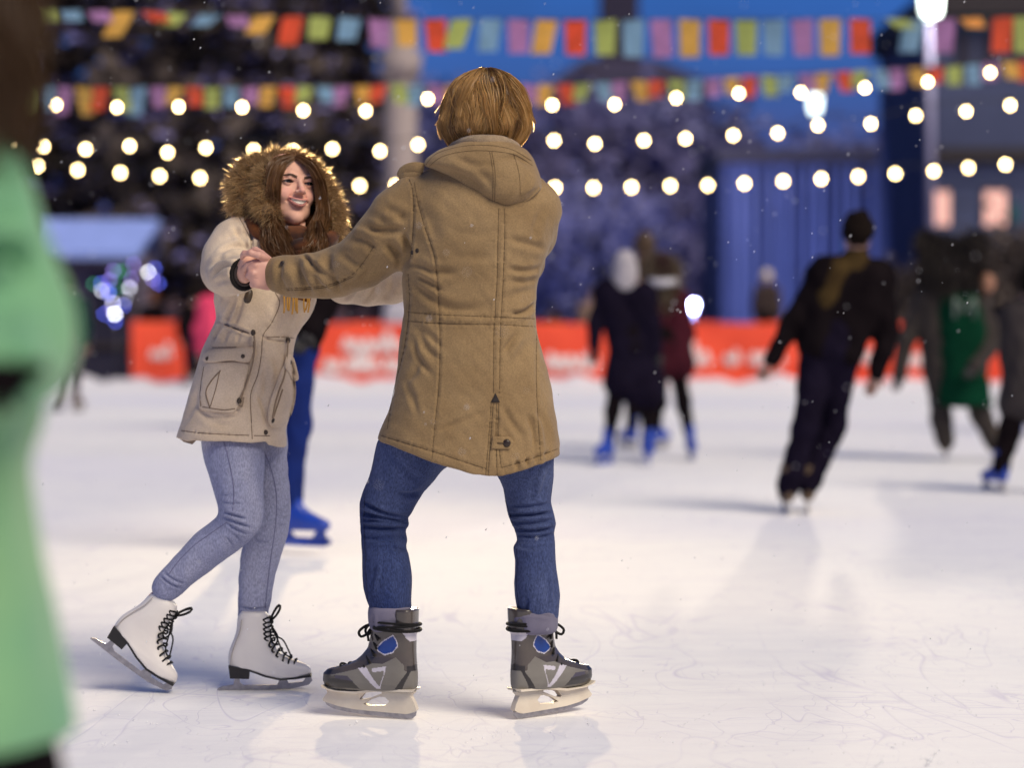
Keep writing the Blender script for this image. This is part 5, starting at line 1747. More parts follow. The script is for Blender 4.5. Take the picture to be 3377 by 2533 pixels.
for li in range(nL):
    # one lock: starts somewhere below the crown, waves, lifts off the head and closes to a tip
    a0 = g.random() * 2 * np.pi
    s0 = g.choice([0., 0., .05, .12, .25, .38]) * g.uniform(.6, 1.2)
    s1 = min(1.06, s0 + g.uniform(.45, .95)) if s0 < .3 else g.uniform(.86, 1.06)
    if li % 3 == 0: s1 = g.uniform(.92, 1.05)
    ns = int(g.uniform(34, 60))
    wdt = g.uniform(.07, .15)
    sw = g.normal() * .22; wa, wf, wp = g.uniform(.02, .10), g.uniform(4, 9), g.random() * 6.28
    lift = g.uniform(.0, .10); flip = g.choice([0, 0, .02, .05, .10]) * g.uniform(.5, 1.2)
    lay = g.uniform(.925, .995)
    s = s0 + (s1 - s0) * tt
    zz = ztop - (ztop - zbot) * (1 - np.cos(np.clip(s, 0, 1.06) * np.pi * .5))
    rx = np.interp(zz, hz_[order], hr_x[order]); ry = np.interp(zz, hz_[order], hry[order]); xc = np.interp(zz, hz_[order], hc_[order])
    sidew = abs(math.cos(a0))
    if sidew > .72 and s1 > .7 and g.random() < .6: flip = g.uniform(.07, .17)
    wa *= 1.5
    off = g.normal(size=(ns, 1)) * wdt
    ph = a0 + sw * tt[None, :] + wa * np.sin(wf * s + wp)[None, :] * (.3 + tt)[None, :] + off * (1.35 - 1.1 * tt[None, :]**1.3)
    rd = lay + lift * np.sin(np.pi * tt)[None, :] + flip * np.clip((tt - .75) / .25, 0, 1)[None, :]**1.4 + g.normal(size=(ns, 1)) * .012 + .02 * np.sin(wf * 1.3 * s + wp)[None, :] * tt[None, :]
    Ps.append(np.stack([xc + rx * rd * np.cos(ph), 6.92 + ry * rd * np.sin(ph), np.tile(zz, (ns, 1)) + g.normal(size=(ns, 1)) * .003], -1))
    Rs.append(np.tile((.0013 * (1 - .85 * tt**2))[None, :], (ns, 1)) * (.6 + .6 * g.random((ns, 1))))
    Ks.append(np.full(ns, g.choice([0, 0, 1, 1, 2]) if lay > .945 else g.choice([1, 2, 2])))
# wisps that turn outward at both sides of the head
for li in range(34):
    a0 = (0 if li % 2 else np.pi) + g.normal() * .30
    s0 = g.uniform(.45, .66); s1 = g.uniform(.78, 1.0); ns = int(g.uniform(14, 30))
    s = s0 + (s1 - s0) * tt
    zz = ztop - (ztop - zbot) * (1 - np.cos(np.clip(s, 0, 1.06) * np.pi * .5))
    rx = np.interp(zz, hz_[order], hr_x[order]); ry = np.interp(zz, hz_[order], hry[order]); xc = np.interp(zz, hz_[order], hc_[order])
    ph = a0 + g.normal() * .2 * tt[None, :] + g.normal(size=(ns, 1)) * .07 * (1.3 - tt[None, :])
    rd = .955 + g.uniform(.05, .20) * tt[None, :]**2.2 + g.normal(size=(ns, 1)) * .012
    Ps.append(np.stack([xc + rx * rd * np.cos(ph), 6.92 + ry * rd * np.sin(ph), np.tile(zz, (ns, 1)) + .012 * tt[None, :]**3], -1))
    Rs.append(np.tile((.0011 * (1 - .85 * tt**2))[None, :], (ns, 1)))
    Ks.append(np.full(ns, li % 3 == 0) * 1.)
# single flyaway hairs round the outline
for li in range(170):
    a0 = g.random() * 2 * np.pi; s0 = g.uniform(.1, .8)
    s = s0 + g.uniform(.15, .3) * tt
    zz = ztop - (ztop - zbot) * (1 - np.cos(np.clip(s, 0, 1.06) * np.pi * .5))
    rx = np.interp(zz, hz_[order], hr_x[order]); ry = np.interp(zz, hz_[order], hry[order]); xc = np.interp(zz, hz_[order], hc_[order])
    ph = a0 + g.normal() * .3 * tt
    rd = .97 + g.uniform(.06, .2) * tt**1.5
    Ps.append(np.stack([xc + rx * rd * np.cos(ph), 6.92 + ry * rd * np.sin(ph), zz], -1)[None])
    Rs.append(np.tile((.0006 * (1 - .6 * tt))[None, :], (1, 1)))
    Ks.append(np.zeros(1))
Pn = np.concatenate(Ps); R = np.concatenate(Rs); Ks = np.concatenate(Ks)
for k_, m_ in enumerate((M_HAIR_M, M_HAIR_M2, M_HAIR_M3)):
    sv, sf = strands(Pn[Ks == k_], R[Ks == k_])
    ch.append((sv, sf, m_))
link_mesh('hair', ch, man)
# ------------------------------------------------------------------ the girl
YG = 7.42
SG = FP / YG
M_BEIGE = fabric('beige_cotton', (.66, .53, .40), (.56, .44, .32), 9, .85, .12, .3, 420, spec=.15, crease=.25, grain=.1)
M_BEIGE_D = fabric('beige_cord', (.32, .235, .16), None, 20, .9, 0, .3, 300)
M_GTHREAD = plain('tan_thread', (.22, .155, .105), .9)
M_TOGGLE = plain('dark_toggle', (.05, .032, .02), .5)
M_LINING = fabric('black_lining', (.012, .009, .008), None, 30, .9, .1, .3, 300)
M_LINING2 = fabric('brown_knit_cuff', (.075, .055, .048), None, 40, .9, .1, .5, 300)
M_LJEAN = fabric('pale_denim', (.25, .265, .40), (.45, .455, .57), 4, .85, .08, .5, 420, stretch=(1, 1, .35), spec=.12, crease=.3, grain=.25)
M_LJEAN_D = fabric('denim_seam', (.19, .185, .31), None, 30)
M_GSKIN = plain('girl_skin', (.77, .44, .325), .6, spec=.25, c2=(.73, .40, .29), scale=18)
M_LIP = plain('lips', (.60, .235, .20), .45, c2=(.56, .21, .18))
M_TEETH = plain('teeth', (.70, .61, .52), .35, c2=(.70, .61, .52))
M_MOUTH = plain('mouth_inside', (.12, .035, .03), .6)
M_EYEW = plain('eye_white', (.26, .21, .195), .3)
M_IRIS = plain('dark_iris', (.012, .008, .006), .15)
M_BROW = plain('eyebrow', (.085, .048, .032), .85)
M_CHEEK = plain('rosy_skin', (.80, .40, .31), .6, spec=.25, c2=(.78, .405, .31), scale=18)
M_GHAIR = hairmat('dark_brown_hair', (.11, .050, .018), (.27, .135, .052), .4, .3, 26, .25)
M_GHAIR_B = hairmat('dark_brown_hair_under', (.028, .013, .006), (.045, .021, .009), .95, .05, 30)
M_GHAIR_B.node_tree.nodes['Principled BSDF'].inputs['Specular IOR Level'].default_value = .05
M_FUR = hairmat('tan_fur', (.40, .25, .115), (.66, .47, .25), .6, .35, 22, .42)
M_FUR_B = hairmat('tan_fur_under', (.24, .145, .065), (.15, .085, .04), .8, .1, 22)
M_SCARF = fabric('plaid_scarf', (.022, .008, .006), (.15, .045, .008), 13, .9, .2, .4, 200)
M_FRINGE = plain('mustard_fringe', (.52, .27, .05), .9)
M_SOLE = plain('black_sole', (.014, .012, .012), .4)
M_GWHITE = plain('white_boot', (.80, .755, .70), .42, c2=(.74, .69, .65), scale=9)
M_GSTITCH = plain('boot_stitch', (.45, .40, .36), .6)

girl = thing('person', 'smiling girl with long brown hair, fur trimmed beige parka and white figure skates', 'person', (P(860, HY, YG)[0], YG, 0))

# --- head (own axes: face looks to -y, x to the right of the picture)
RH = rot(29, -6, 6) * 1.06
H0 = P(948, 619, 7.44)


def hp(x, y, z): return RH @ np.array([x, y, z]) + H0


f = Field((-.1, -.145, -.2), (.1, .125, .125), .0016)
f.ell((0, .018, .018), (.072, .09, .085), 0)
f.ell((0, -.03, -.035), (.058, .056, .08), .03)
f.ell((0, -.048, .03), (.056, .042, .048), .025)
f.seg((-.03, -.04, -.075), (0, -.066, -.098), .022, .016, .018); f.seg((.03, -.04, -.075), (0, -.066, -.098), .022, .016, .018)
f.ell((0, -.077, -.099), (.017, .013, .014), .014)
for s in (-1, 1):
    f.ell((s * .036, -.062, -.032), (.022, .020, .021), .016)
    f.ell((s * .032, -.0905, .0005), (.0155, .013, .0095), .010, 's')
    f.ell((s * .0325, -.0725, .0005), (.0135, .0135, .0135), .001)
    f.chain([(s * .018, -.0845, .0075, .0026), (s * .032, -.0885, .0098, .0028), (s * .047, -.078, .0055, .0024)], .003)
    f.chain([(s * .012, -.0865, .0185, .005), (s * .03, -.0865, .0225, .0055), (s * .048, -.073, .019, .005)], .009)
f.chain([(0, -.086, .012, .006), (0, -.098, -.010, .0062), (0, -.1085, -.0245, .0088)], .008)
for s in (-1, 1):
    f.ell((s * .0105, -.097, -.028), (.0070, .0085, .0062), .007)
    f.ell((s * .0062, -.1065, -.0345), (.0032, .004, .0028), .002, 's')
    f.chain([(s * .018, -.088, -.032, .003), (s * .031, -.076, -.053, .003)], .006, op='s')
# open smile: teeth show between the lips, corners drawn up
MO = []
for i in range(13):
    u_ = -1 + i / 6.
    MO.append((u_ * .0275, -.1045 + .018 * u_ * u_, u_))
for (x, y, u_), (x2, y2, u2) in zip(MO[:-1], MO[1:]):
    zt_ = lambda q: -.0520 + .0055 * q * q
    zb_ = lambda q: -.0638 + .0165 * q * q
    zm = (zt_(u_) + zb_(u_)) / 2; zm2 = (zt_(u2) + zb_(u2)) / 2
    f.seg((x, y, zm), (x2, y2, zm2), max(.0015, (zt_(u_) - zb_(u_)) / 2 - .0008), max(.0015, (zt_(u2) - zb_(u2)) / 2 - .0008), .002, op='s')
for (x, y, u_), (x2, y2, u2) in zip(MO[:-1], MO[1:]):
    f.seg((x, y + .0095, zt_(u_) + .002), (x2, y2 + .0065, zt_(u2) + .002), .0034, .0034, .003)
    f.seg((x, y + .0095, zb_(u_) - .0022), (x2, y2 + .0065, zb_(u2) - .0022), .0020 + .0018 * (1 - u_**2), .0020 + .0018 * (1 - u2**2), .003)
for (x, y, u_), (x2, y2, u2) in zip(MO[1:-2], MO[2:-1]):
    f.seg((x, y + .0140, (zt_(u_) + zb_(u_)) / 2), (x2, y2 + .0140, (zt_(u2) + zb_(u2)) / 2), (zt_(u_) - zb_(u_)) / 2, (zt_(u2) - zb_(u2)) / 2, .001)
f.seg((0, .02, -.06), (-.005, .04, -.2), .046, .052, .02)
fv, fq = f.mesh(1)
cen = fv[fq].mean(1)
x, y, z = cen.T
fr = y < -.04
fm = np.zeros(len(fq), int)
u_ = x / .0275
zt = -.0520 + .0055 * u_**2; zb = -.0638 + .0165 * u_**2
inm = fr & (np.abs(u_) < 1.0) & (z < zt + .0005) & (z > zb - .0005)
lips = fr & (np.abs(u_) < 1.08) & (z < zt + .0048) & (z > zb - .0062) & ~inm
fm[lips] = 1
fm[inm] = 3
fm[inm & (np.abs(u_) < .86) & (z > zb + .0018) & (z < zt + .0006)] = 2
for s in (-1, 1):
    ex, ez = (x - s * .0325), z - .0008
    eye = fr & ((ex / .0135)**2 + ((ez - .0006) / .0036)**2 < 1)
    fm[eye] = 4
    fm[eye & ((ex - .0018)**2 + (ez - .0006)**2 < .0092**2)] = 5
    lash = fr & (np.abs(ex) < .0155) & (np.abs(ez - (.0042 * (1 - (ex / .0165)**2) + .0008)) < .0018)
    fm[lash] = 5
    bx_ = s * x
    bz = .0155 + .0045 * np.sin(np.clip((bx_ - .011) / .04, 0, 1) * 2.6)
    fm[fr & (bx_ > .011) & (bx_ < .050) & (np.abs(z - bz) < .0040 * np.clip(1.15 - (bx_ - .011) / .055, .3, 1))] = 6
    fm[(fm == 0) & fr & ((x - s * .037)**2 / .020**2 + (z + .030)**2 / .015**2 < 1)] = 7
fm[(fm == 0) & fr & (x**2 + (z + .024)**2 < .011**2) & (y < -.1)] = 7
headV = fv @ RH.T + H0
FMATS = [M_GSKIN, M_LIP, M_TEETH, M_MOUTH, M_EYEW, M_IRIS, M_BROW, M_CHEEK]

# --- body under the clothes (continuous), joined with the finer head and hands
lo, hi = P(380, 2300, 7.4) - [0, .1, 0], P(1480, 560, 7.4); lo[1], hi[1] = 7.05, 7.75
B = Field(lo, hi, .011)
B.seg(hp(0, .03, -.1), P(945, 790, 7.45), .045, .055, .03)
B.seg(P(935, 810, 7.44), P(860, 1090, YG), .10, .095, .06, .8); B.seg(P(860, 1090, YG), P(800, 1330, YG), .095, .12, .06, .85)
B.seg(P(930, 790, 7.44), P(800, 790, 7.43), .05, .045, .04); B.seg(P(930, 790, 7.44), P(1030, 805, 7.43), .05, .045, .04)
B.chain([(*P(810, 790, 7.41), .045), (*P(748, 870, 7.36), .042), (*P(742, 902, 7.29), .036), (*P(800, 905, 7.14), .028)], .02)
B.chain([(*P(1030, 815, 7.42), .045), (*P(1105, 905, 7.36), .042), (*P(1200, 942, 7.3), .034), (*P(1420, 920, 7.36), .024)], .02)
B.chain([(*P(775, 1380, 7.43), .07), (*P(775, 1520, 7.36), .062), (*P(792, 1640, 7.325), .042), (*P(786, 1725, 7.315), .034), (*P(722, 1782, 7.325), .034), (*P(645, 1846, 7.35), .032), (*P(566, 1920, 7.365), .026), (*P(512, 1985, 7.36), .024), (*P(462, 2060, 7.36), .020)], .02)
B.chain([(*P(880, 1380, 7.47), .05), (*P(894, 1500, 7.47), .034), (*P(895, 1600, 7.465), .034), (*P(888, 1720, 7.455), .038), (*P(850, 1870, 7.465), .036), (*P(836, 1990, 7.465), .030), (*P(818, 2060, 7.445), .025), (*P(808, 2150, 7.435), .024)], .02)
B.seg(P(808, 2155, 7.435), P(925, 2205, 7.44), .022, .016, .02); B.seg(P(462, 2060, 7.36), P(520, 2125, 7.358), .019, .012, .015)
gbV, gbQ = B.mesh(1)
# right hand held by the man: side of the hand and thumb towards us, fingers behind his palm
f = Field(P(770, 970, 7.1) - [0, .07, 0], P(900, 810, 7.1) + [0, .17, 0], .0022)
f.seg(P(795, 908, 7.17), P(806, 893, 7.125), .027, .027, .01, .9)
f.seg(P(806, 893, 7.125), P(815, 862, 7.105), .027, .021, .012, .8)
f.seg(P(806, 905, 7.12), P(822, 900, 7.12), .026, .02, .012, .8)
for pts in ([(808, 888, 7.10, .0125), (820, 874, 7.078, .0115), (836, 868, 7.072, .0105), (848, 866, 7.078, .0085)],
            [(812, 858, 7.11, .0105), (828, 850, 7.125, .0098), (850, 856, 7.140, .009), (866, 866, 7.138, .008)],
            [(820, 876, 7.12, .0105), (838, 878, 7.138, .0098), (860, 884, 7.142, .009), (874, 890, 7.132, .008)],
            [(822, 896, 7.12, .0100), (838, 902, 7.138, .0095), (860, 908, 7.142, .0088), (872, 912, 7.132, .0078)],
            [(822, 914, 7.122, .0092), (838, 922, 7.136, .0086), (855, 928, 7.138, .008), (868, 932, 7.13, .007)]):
    f.chain([(*P(a, b, c), r) for a, b, c, r in pts], .0032)
ghv, ghq = f.mesh(1)
# left hand, behind the man
f = Field(P(1380, 1000, 7.38) - [0, .09, 0], P(1520, 850, 7.38) + [0, .09, 0], .0035)
f.seg(P(1415, 922, 7.365), P(1452, 922, 7.372), .026, .028, .01, .7)
for i in range(4):
    y_ = 900 + i * 15
    f.chain([(*P(1452, y_, 7.375), .0092), (*P(1474, y_, 7.395), .0088), (*P(1488, y_ + 1, 7.39), .008), (*P(1490, y_ + 1, 7.375), .007)], .005)
f.chain([(*P(1435, 903, 7.36), .0115), (*P(1455, 890, 7.34), .0105), (*P(1472, 890, 7.335), .0085)], .005)
glv, glq = f.mesh(1)
bo = link_mesh('body', [(headV, fq, M_GSKIN), (gbV, gbQ, M_GSKIN), (ghv, ghq, M_GSKIN), (glv, glq, M_GSKIN)], girl)
for m in FMATS[1:]: bo.data.materials.append(m)
mi = np.zeros(len(bo.data.polygons), np.int32); mi[:len(fm)] = fm
bo.data.polygons.foreach_set('material_index', mi); bo.data.update()

# --- parka
lo, hi = P(560, 1500, 7.3), P(1420, 690, YG); lo[1], hi[1] = 7.02, 7.72
C = Field(lo, hi, .0048)


def grow(py, l, r, ry, yc=YG):
    a, b = P(l, py, YG), P(r, py, YG)
    return (a[2], (a[0] + b[0]) / 2, (b[0] - a[0]) / 2, yc, ry)


C.prof([grow(*r) for r in [
    (1490, 578, 944, .17), (1439, 584, 943, .168), (1420, 590, 940, .165), (1392, 598, 950, .16), (1334, 615, 968, .155), (1290, 627, 972, .15), (1233, 644, 968, .145), (1190, 658, 968, .14), (1153, 669, 970, .135), (1125, 682, 974, .13), (1106, 692, 980, .125),
    (1080, 705, 996, .122), (1052, 716, 1018, .122), (1025, 713, 1032, .123), (994, 708, 1043, .125), (961, 709, 1046, .126), (900, 722, 1052, .126), (850, 735, 1058, .125), (800, 752, 1058, .118), (790, 770, 1044, .10), (780, 800, 1010, .08)]], 2.2)
C.chain([(*P(x, y, Y), r) for x, y, Y, r in [(812, 765, 7.41, .058), (775, 800, 7.39, .066), (752, 850, 7.36, .070), (742, 892, 7.30, .066), (756, 905, 7.22, .058), (785, 905, 7.155, .0495), (806, 905, 7.11, .046)]], .03)
C.chain([(*P(x, y, Y), r) for x, y, Y, r in [(1018, 800, 7.42, .06), (1075, 870, 7.38, .064), (1140, 930, 7.33, .06), (1215, 943, 7.29, .056), (1290, 938, 7.29, .052), (1400, 922, 7.35, .044)]], .03)
gx = np.array([P(a, 0, YG)[0] for a in (560, 586, 633, 658, 731, 821, 890, 896, 942, 980)]); gz = np.array([P(0, b, YG)[2] for b in (1439, 1441, 1450, 1446, 1450, 1453, 1450, 1462, 1474, 1478)])
C.cut(lambda X, Y, Z: np.interp(X.ravel(), gx, gz)[:, None, None] - Z + 0 * Y)
gpc = P(803, 905, 7.125); gpd = np.array([.62, -.76, .0]); gpd /= np.linalg.norm(gpd)
C.cut(lambda X, Y, Z: np.where((np.abs(X - gpc[0]) < .07) & (np.abs(Z - gpc[2]) < .09) & (Y < 7.24), (X - gpc[0]) * gpd[0] + (Y - gpc[1]) * gpd[1] + (Z - gpc[2]) * gpd[2], -9.) + 0 * Y)
gv, gq = C.mesh(2)
GF = [([(690, 880), (730, 850), (800, 845)], 8, .006), ([(715, 850), (760, 815), (815, 820)], 9, .005), ([(700, 915), (735, 880), (775, 872)], 8, .007), ([(745, 790), (790, 770), (830, 790)], 9, .005), ([(705, 935), (740, 925), (765, 930)], 8, .004), ([(770, 740), (790, 780), (822, 830)], 8, .005), ([(830, 820), (828, 760), (812, 725)], 6, .006),
      ([(745, 1075), (752, 1045), (772, 990)], 9, .008), ([(770, 1080), (790, 1020), (800, 975)], 9, .006), ([(722, 1050), (716, 1010), (722, 980)], 8, .004), ([(735, 1130), (748, 1100), (765, 1085)], 8, .007), ([(705, 1120), (718, 1095), (735, 1070)], 7, .006), ([(780, 1130), (790, 1105), (800, 1090)], 7, .004), ([(725, 1062), (770, 1078), (830, 1105)], 5, .006), ([(865, 1112), (900, 1122), (950, 1125)], 5, .005),
      ([(985, 1000), (990, 1040), (965, 1090)], 11, .004), ([(900, 1000), (925, 1040), (905, 1100)], 12, .003), ([(670, 1360), (720, 1378), (800, 1366)], 8, .005), ([(640, 1320), (690, 1380), (750, 1402)], 9, .004), ([(600, 1400), (640, 1340), (655, 1280)], 11, .003), ([(872, 1210), (880, 1260), (868, 1330)], 12, .004), ([(905, 1170), (915, 1220), (905, 1270)], 10, .004), ([(850, 1300), (870, 1340), (880, 1400)], 9, .004),
      ([(1130, 985), (1160, 965), (1180, 930)], 9, .006), ([(1190, 1000), (1225, 975), (1240, 940)], 9, .005), ([(1260, 990), (1285, 960), (1290, 930)], 9, .005), ([(1290, 900), (1300, 940), (1320, 970)], 9, .004)]
gj = random.Random(8)
gv = folds(gv, gq, [(q, w * gj.uniform(.7, 1.3), d * gj.uniform(.8, 1.6)) for q, w, d in GF], .0022, 14, 41)
gv = folds(gv, gq, puckers([[(908, 965), (922, 1001), (897, 1063), (868, 1106), (862, 1171), (850, 1236), (827, 1301), (829, 1388), (832, 1449)], [(730, 1066), (782, 1086), (822, 1098)], [(598, 1420), (660, 1428), (760, 1434), (822, 1436)], [(1000, 1120), (940, 1112), (880, 1112)]], 4), 0)
gb = bvh_of(gv, gq)
ch = [(gv, gq, M_BEIGE)]
for s_ in ([(908, 965), (922, 1001), (897, 1063), (868, 1106), (862, 1171), (850, 1236), (827, 1301), (829, 1388), (832, 1449)], [(836, 1125), (832, 1200), (812, 1260), (792, 1330)], [(740, 1070), (782, 1086), (822, 1098)], [(598, 1420), (660, 1428), (760, 1434), (822, 1436)], [(838, 1437), (890, 1438)], [(780, 1145), (700, 1146)], [(828, 835), (826, 790), (805, 745), (790, 718)], [(1000, 1120), (940, 1112), (880, 1112)]):
    V, F = seam(gb, s_, .0013)
    if len(V): ch.append((V, F, M_GTHREAD))
pk = link_mesh('parka', ch, girl)
# pockets with flaps, each patch follows the coat
pl = smooth_path([(676, 1200), (745, 1192), (818, 1198), (808, 1260), (798, 1310), (776, 1358), (735, 1362), (690, 1356), (655, 1345), (662, 1280)], 44, closed=True)[:-1]
V, F = patch(gb, pl, .013, 44, .92)
pb_ = bvh_of(V, [q for q in F])
ch = [(V, F, M_BEIGE)]
for s_ in ([(727, 1222), (694, 1260), (679, 1296), (692, 1344)], [(724, 1226), (712, 1280), (694, 1340)], [(672, 1210), (660, 1290), (662, 1340)], [(668, 1342), (735, 1352), (775, 1348)]):
    v2, f2 = seam(pb_, s_, .0024 if s_[0] == (727, 1222) else .0016)
    if len(v2): ch.append((v2, f2, M_GTHREAD))
pocket = link_mesh('pocket', ch, pk)
V, F = patch(gb, [(676, 1158), (720, 1152), (780, 1148), (836, 1146), (832, 1180), (815, 1196), (760, 1190), (700, 1196), (670, 1190)], .019, 40, .93)
link_mesh('pocket_flap', [(V, F, M_BEIGE)], pk)
fb = bvh_of(V, F)
for q in ((684, 1183), (801, 1175)):
    c = on_surface(fb, [q], .001)
    if len(c): link_mesh('snap', [(*ball(c[0], (.0065, .003, .0065), 10, 6), M_TOGGLE)], pk)
V, F = patch(gb, [(948, 1190), (966, 1215), (975, 1260), (974, 1320), (955, 1378), (912, 1410), (884, 1392), (888, 1330), (905, 1280), (925, 1225)], .022, 44, .9)
link_mesh('pocket', [(V, F, M_BEIGE)], pk)
V, F = patch(gb, [(946, 1170), (966, 1176), (978, 1210), (985, 1250), (966, 1256), (955, 1236), (938, 1210)], .03, 36, .9)
link_mesh('pocket_flap', [(V, F, M_BEIGE)], pk)
c = on_surface(gb, [(876, 1426)], .003)[0]
link_mesh('snap', [(*ball(c, (.0075, .003, .0075), 10, 6), M_TOGGLE)], pk)
# drawstrings with toggles
for pts, tg in ((([(836, 1094), (840, 1140), (832, 1200), (812, 1270), (797, 1300), (790, 1330), (797, 1342), (803, 1310)]), [(835, 1097), (789, 1322)]), ([(950, 1124), (946, 1180), (938, 1240), (920, 1290), (906, 1340), (900, 1380), (914, 1340), (932, 1285)], [(950, 1122), (898, 1385), (955, 1195)])):
    V, F = seam(gb, pts, .0028, .026 if pts[0][0] > 900 else .017, 6)
    if len(V): link_mesh('drawstring', [(V, F, M_BEIGE_D)], pk)
    for q in tg:
        c = on_surface(gb, [q], .016)
        if len(c): link_mesh('toggle', [(*ball(c[0], (.0075, .007, .010), 10, 7), M_TOGGLE)], pk)
# turned up back corner of the hem
a = P(586, 1436, 7.44)
V = np.array([P(584, 1432, 7.40), P(622, 1442, 7.36), P(656, 1444, 7.34), P(634, 1466, 7.38), P(606, 1458, 7.42), P(588, 1444, 7.44)])
V = np.concatenate([V, V + [0, .006, 0]])
link_mesh('hem_corner', [(V, [(0, 1, 2, 3, 4, 5), (11, 10, 9, 8, 7, 6)] + [(i, i + 6, (i + 1) % 6 + 6, (i + 1) % 6) for i in range(6)], M_GTHREAD)], pk, smooth=False)
# cuffs: dark lining and knitted wrist band
u = np.array([0, 0, 1.]); w_ = np.cross(gpd, u)
rim = [gpc + gpd * .002 + .0445 * (math.cos(a) * u + math.sin(a) * w_) for a in np.linspace(0, 2 * math.pi, 30)]
inner = [gpc + gpd * .004 + .031 * (math.cos(a) * u + math.sin(a) * w_) for a in np.linspace(0, 2 * math.pi, 30)]
disc = np.array([gpc + gpd * .003] + [gpc + gpd * .003 + .043 * (math.cos(a) * u + math.sin(a) * w_) for a in np.linspace(0, 2 * math.pi, 30)[:-1]])
link_mesh('cuff', [(disc, [(0, 1 + (i + 1) % 29, 1 + i) for i in range(29)], M_LINING), (*tube(inner, .0045, 8), M_LINING2), (*tube([p - gpd * .001 for p in rim], .005, 8), M_LINING)], pk)

# --- scarf: loop round the neck, hanging end with fringe
sc_ = link_mesh('scarf', [(*ball(P(968, 806, 7.385), (.085, .085, .062), 18, 12), M_SCARF), (*tube(smooth_path([P(905, 765, 7.46), P(918, 800, 7.375), P(960, 815, 7.325), P(1015, 812, 7.315), P(1068, 800, 7.345), P(1090, 770, 7.42)], 26), .036, 12, flat=.8), M_SCARF),
                          (*tube(smooth_path([P(812, 712, 7.42), P(826, 735, 7.36), P(860, 775, 7.325), P(910, 810, 7.31)], 16), .02, 10), M_SCARF),
                          (*tube(smooth_path([P(1015, 830, 7.29), P(1000, 900, 7.282), P(975, 985, 7.278)], 14), [.046] * 6 + [.045] * 8, 12, flat=.25), M_SCARF)], girl)
g = np.random.default_rng(5)
fr_ = []
for i, x_ in enumerate((936, 950, 957, 966, 972, 980, 1004, 1012, 1018)):
    l = g.uniform(50, 68)
    fr_.append(tube(smooth_path([P(x_, 968, 7.27), P(x_ + g.uniform(-3, 3), 968 + l * .5, 7.266), P(x_ + g.uniform(-5, 5), 968 + l, 7.27)], 8), .0028, 5))
link_mesh('fringe', [(*join(fr_), M_FRINGE)], sc_)
# dark tie hanging from the cuff area
V, F = tube(smooth_path([P(826, 955, 7.27), P(818, 980, 7.268), P(812, 1000, 7.268)], 8), [.006, .009, .011, .012, .012, .012, .010, .004], 6)
link_mesh('hood_tie', [(V, F, M_TOGGLE)], pk)

# --- jeans
lo, hi = P(500, 2070, 7.4), P(980, 1380, 7.4); lo[1], hi[1] = 7.14, 7.62
J = Field(lo, hi, .0046)


def gl(rows, Y): return [(*P(x, y, Y + dy), r / (FP / (Y + dy))) for x, y, r, dy in rows]


J.chain(gl([(772, 1400, 90, .11), (768, 1455, 95, .06), (775, 1520, 90, .03), (783, 1580, 79, .012), (793, 1640, 69, -.01), (797, 1690, 63, -.02), (792, 1722, 57, -.02)], 7.32), .03)
J.chain(gl([(792, 1722, 57, -.02), (762, 1752, 55, -.01), (722, 1782, 56, 0), (682, 1812, 56, .01), (645, 1846, 51, .02), (606, 1882, 46, .03), (566, 1920, 43, .035), (545, 1940, 42, .035)], 7.32), .03)
J.chain(gl([(880, 1400, 70, 0), (892, 1470, 53, 0), (895, 1540, 51, 0), (897, 1610, 53, -.005), (896, 1660, 57, -.01), (890, 1700, 62, -.015), (882, 1750, 62, -.015), (868, 1800, 60, -.005), (855, 1850, 59, .005), (846, 1910, 54, .01), (840, 1970, 50, .01), (834, 2034, 49, .01)], 7.46), .02)
jv, jq = J.mesh(2)
GJ = [([(735, 1690), (770, 1700), (810, 1712)], 5, .006), ([(735, 1705), (775, 1722), (830, 1742)], 5, .005), ([(745, 1722), (780, 1745), (820, 1765)], 5, .004), ([(728, 1655), (760, 1662), (800, 1660)], 5, .003), ([(725, 1630), (750, 1634), (780, 1630)], 4, .002), ([(770, 1760), (790, 1780), (790, 1795)], 4, .003), ([(745, 1770), (765, 1795), (765, 1812)], 4, .003),
      ([(905, 1680), (930, 1684), (952, 1680)], 4, .003), ([(905, 1700), (930, 1706), (952, 1702)], 4, .003), ([(900, 1725), (925, 1732), (948, 1728)], 4, .003), ([(835, 1780), (860, 1790), (890, 1784)], 5, .003), ([(790, 2000), (830, 2010), (880, 2004)], 4, .004), ([(788, 2020), (830, 2032), (880, 2022)], 4, .004), ([(528, 1900), (560, 1925), (600, 1942)], 4, .004), ([(538, 1885), (570, 1910), (612, 1925)], 4, .003), ([(868, 1470), (862, 1560), (858, 1640)], 7, .003)]
jv = folds(jv, jq, [(q, w * .9, d * 1.4) for q, w, d in GJ], .0016, 20, 51)
bj = bvh_of(jv, jq)
ch = [(jv, jq, M_LJEAN)]
for s_ in ([(737, 1452), (755, 1520), (768, 1590), (771, 1650), (764, 1704)], [(750, 1722), (700, 1756), (640, 1800), (590, 1850), (556, 1896)], [(872, 1490), (895, 1550), (910, 1620), (912, 1690), (905, 1760), (892, 1850), (880, 1950), (876, 2005)]):
    V, F = seam(bj, s_, .0014)
    if len(V): ch.append((V, F, M_LJEAN_D))
link_mesh('jeans', ch, girl)

# --- figure skates (local: heel at x=0, toe +x, blade bottom z=0)
GK = 1 / 1074.


def gloc(u, v): return ((300 + u / 1.8437 - 753) * GK, (2279 - (1450 + v / 1.8437)) * GK)


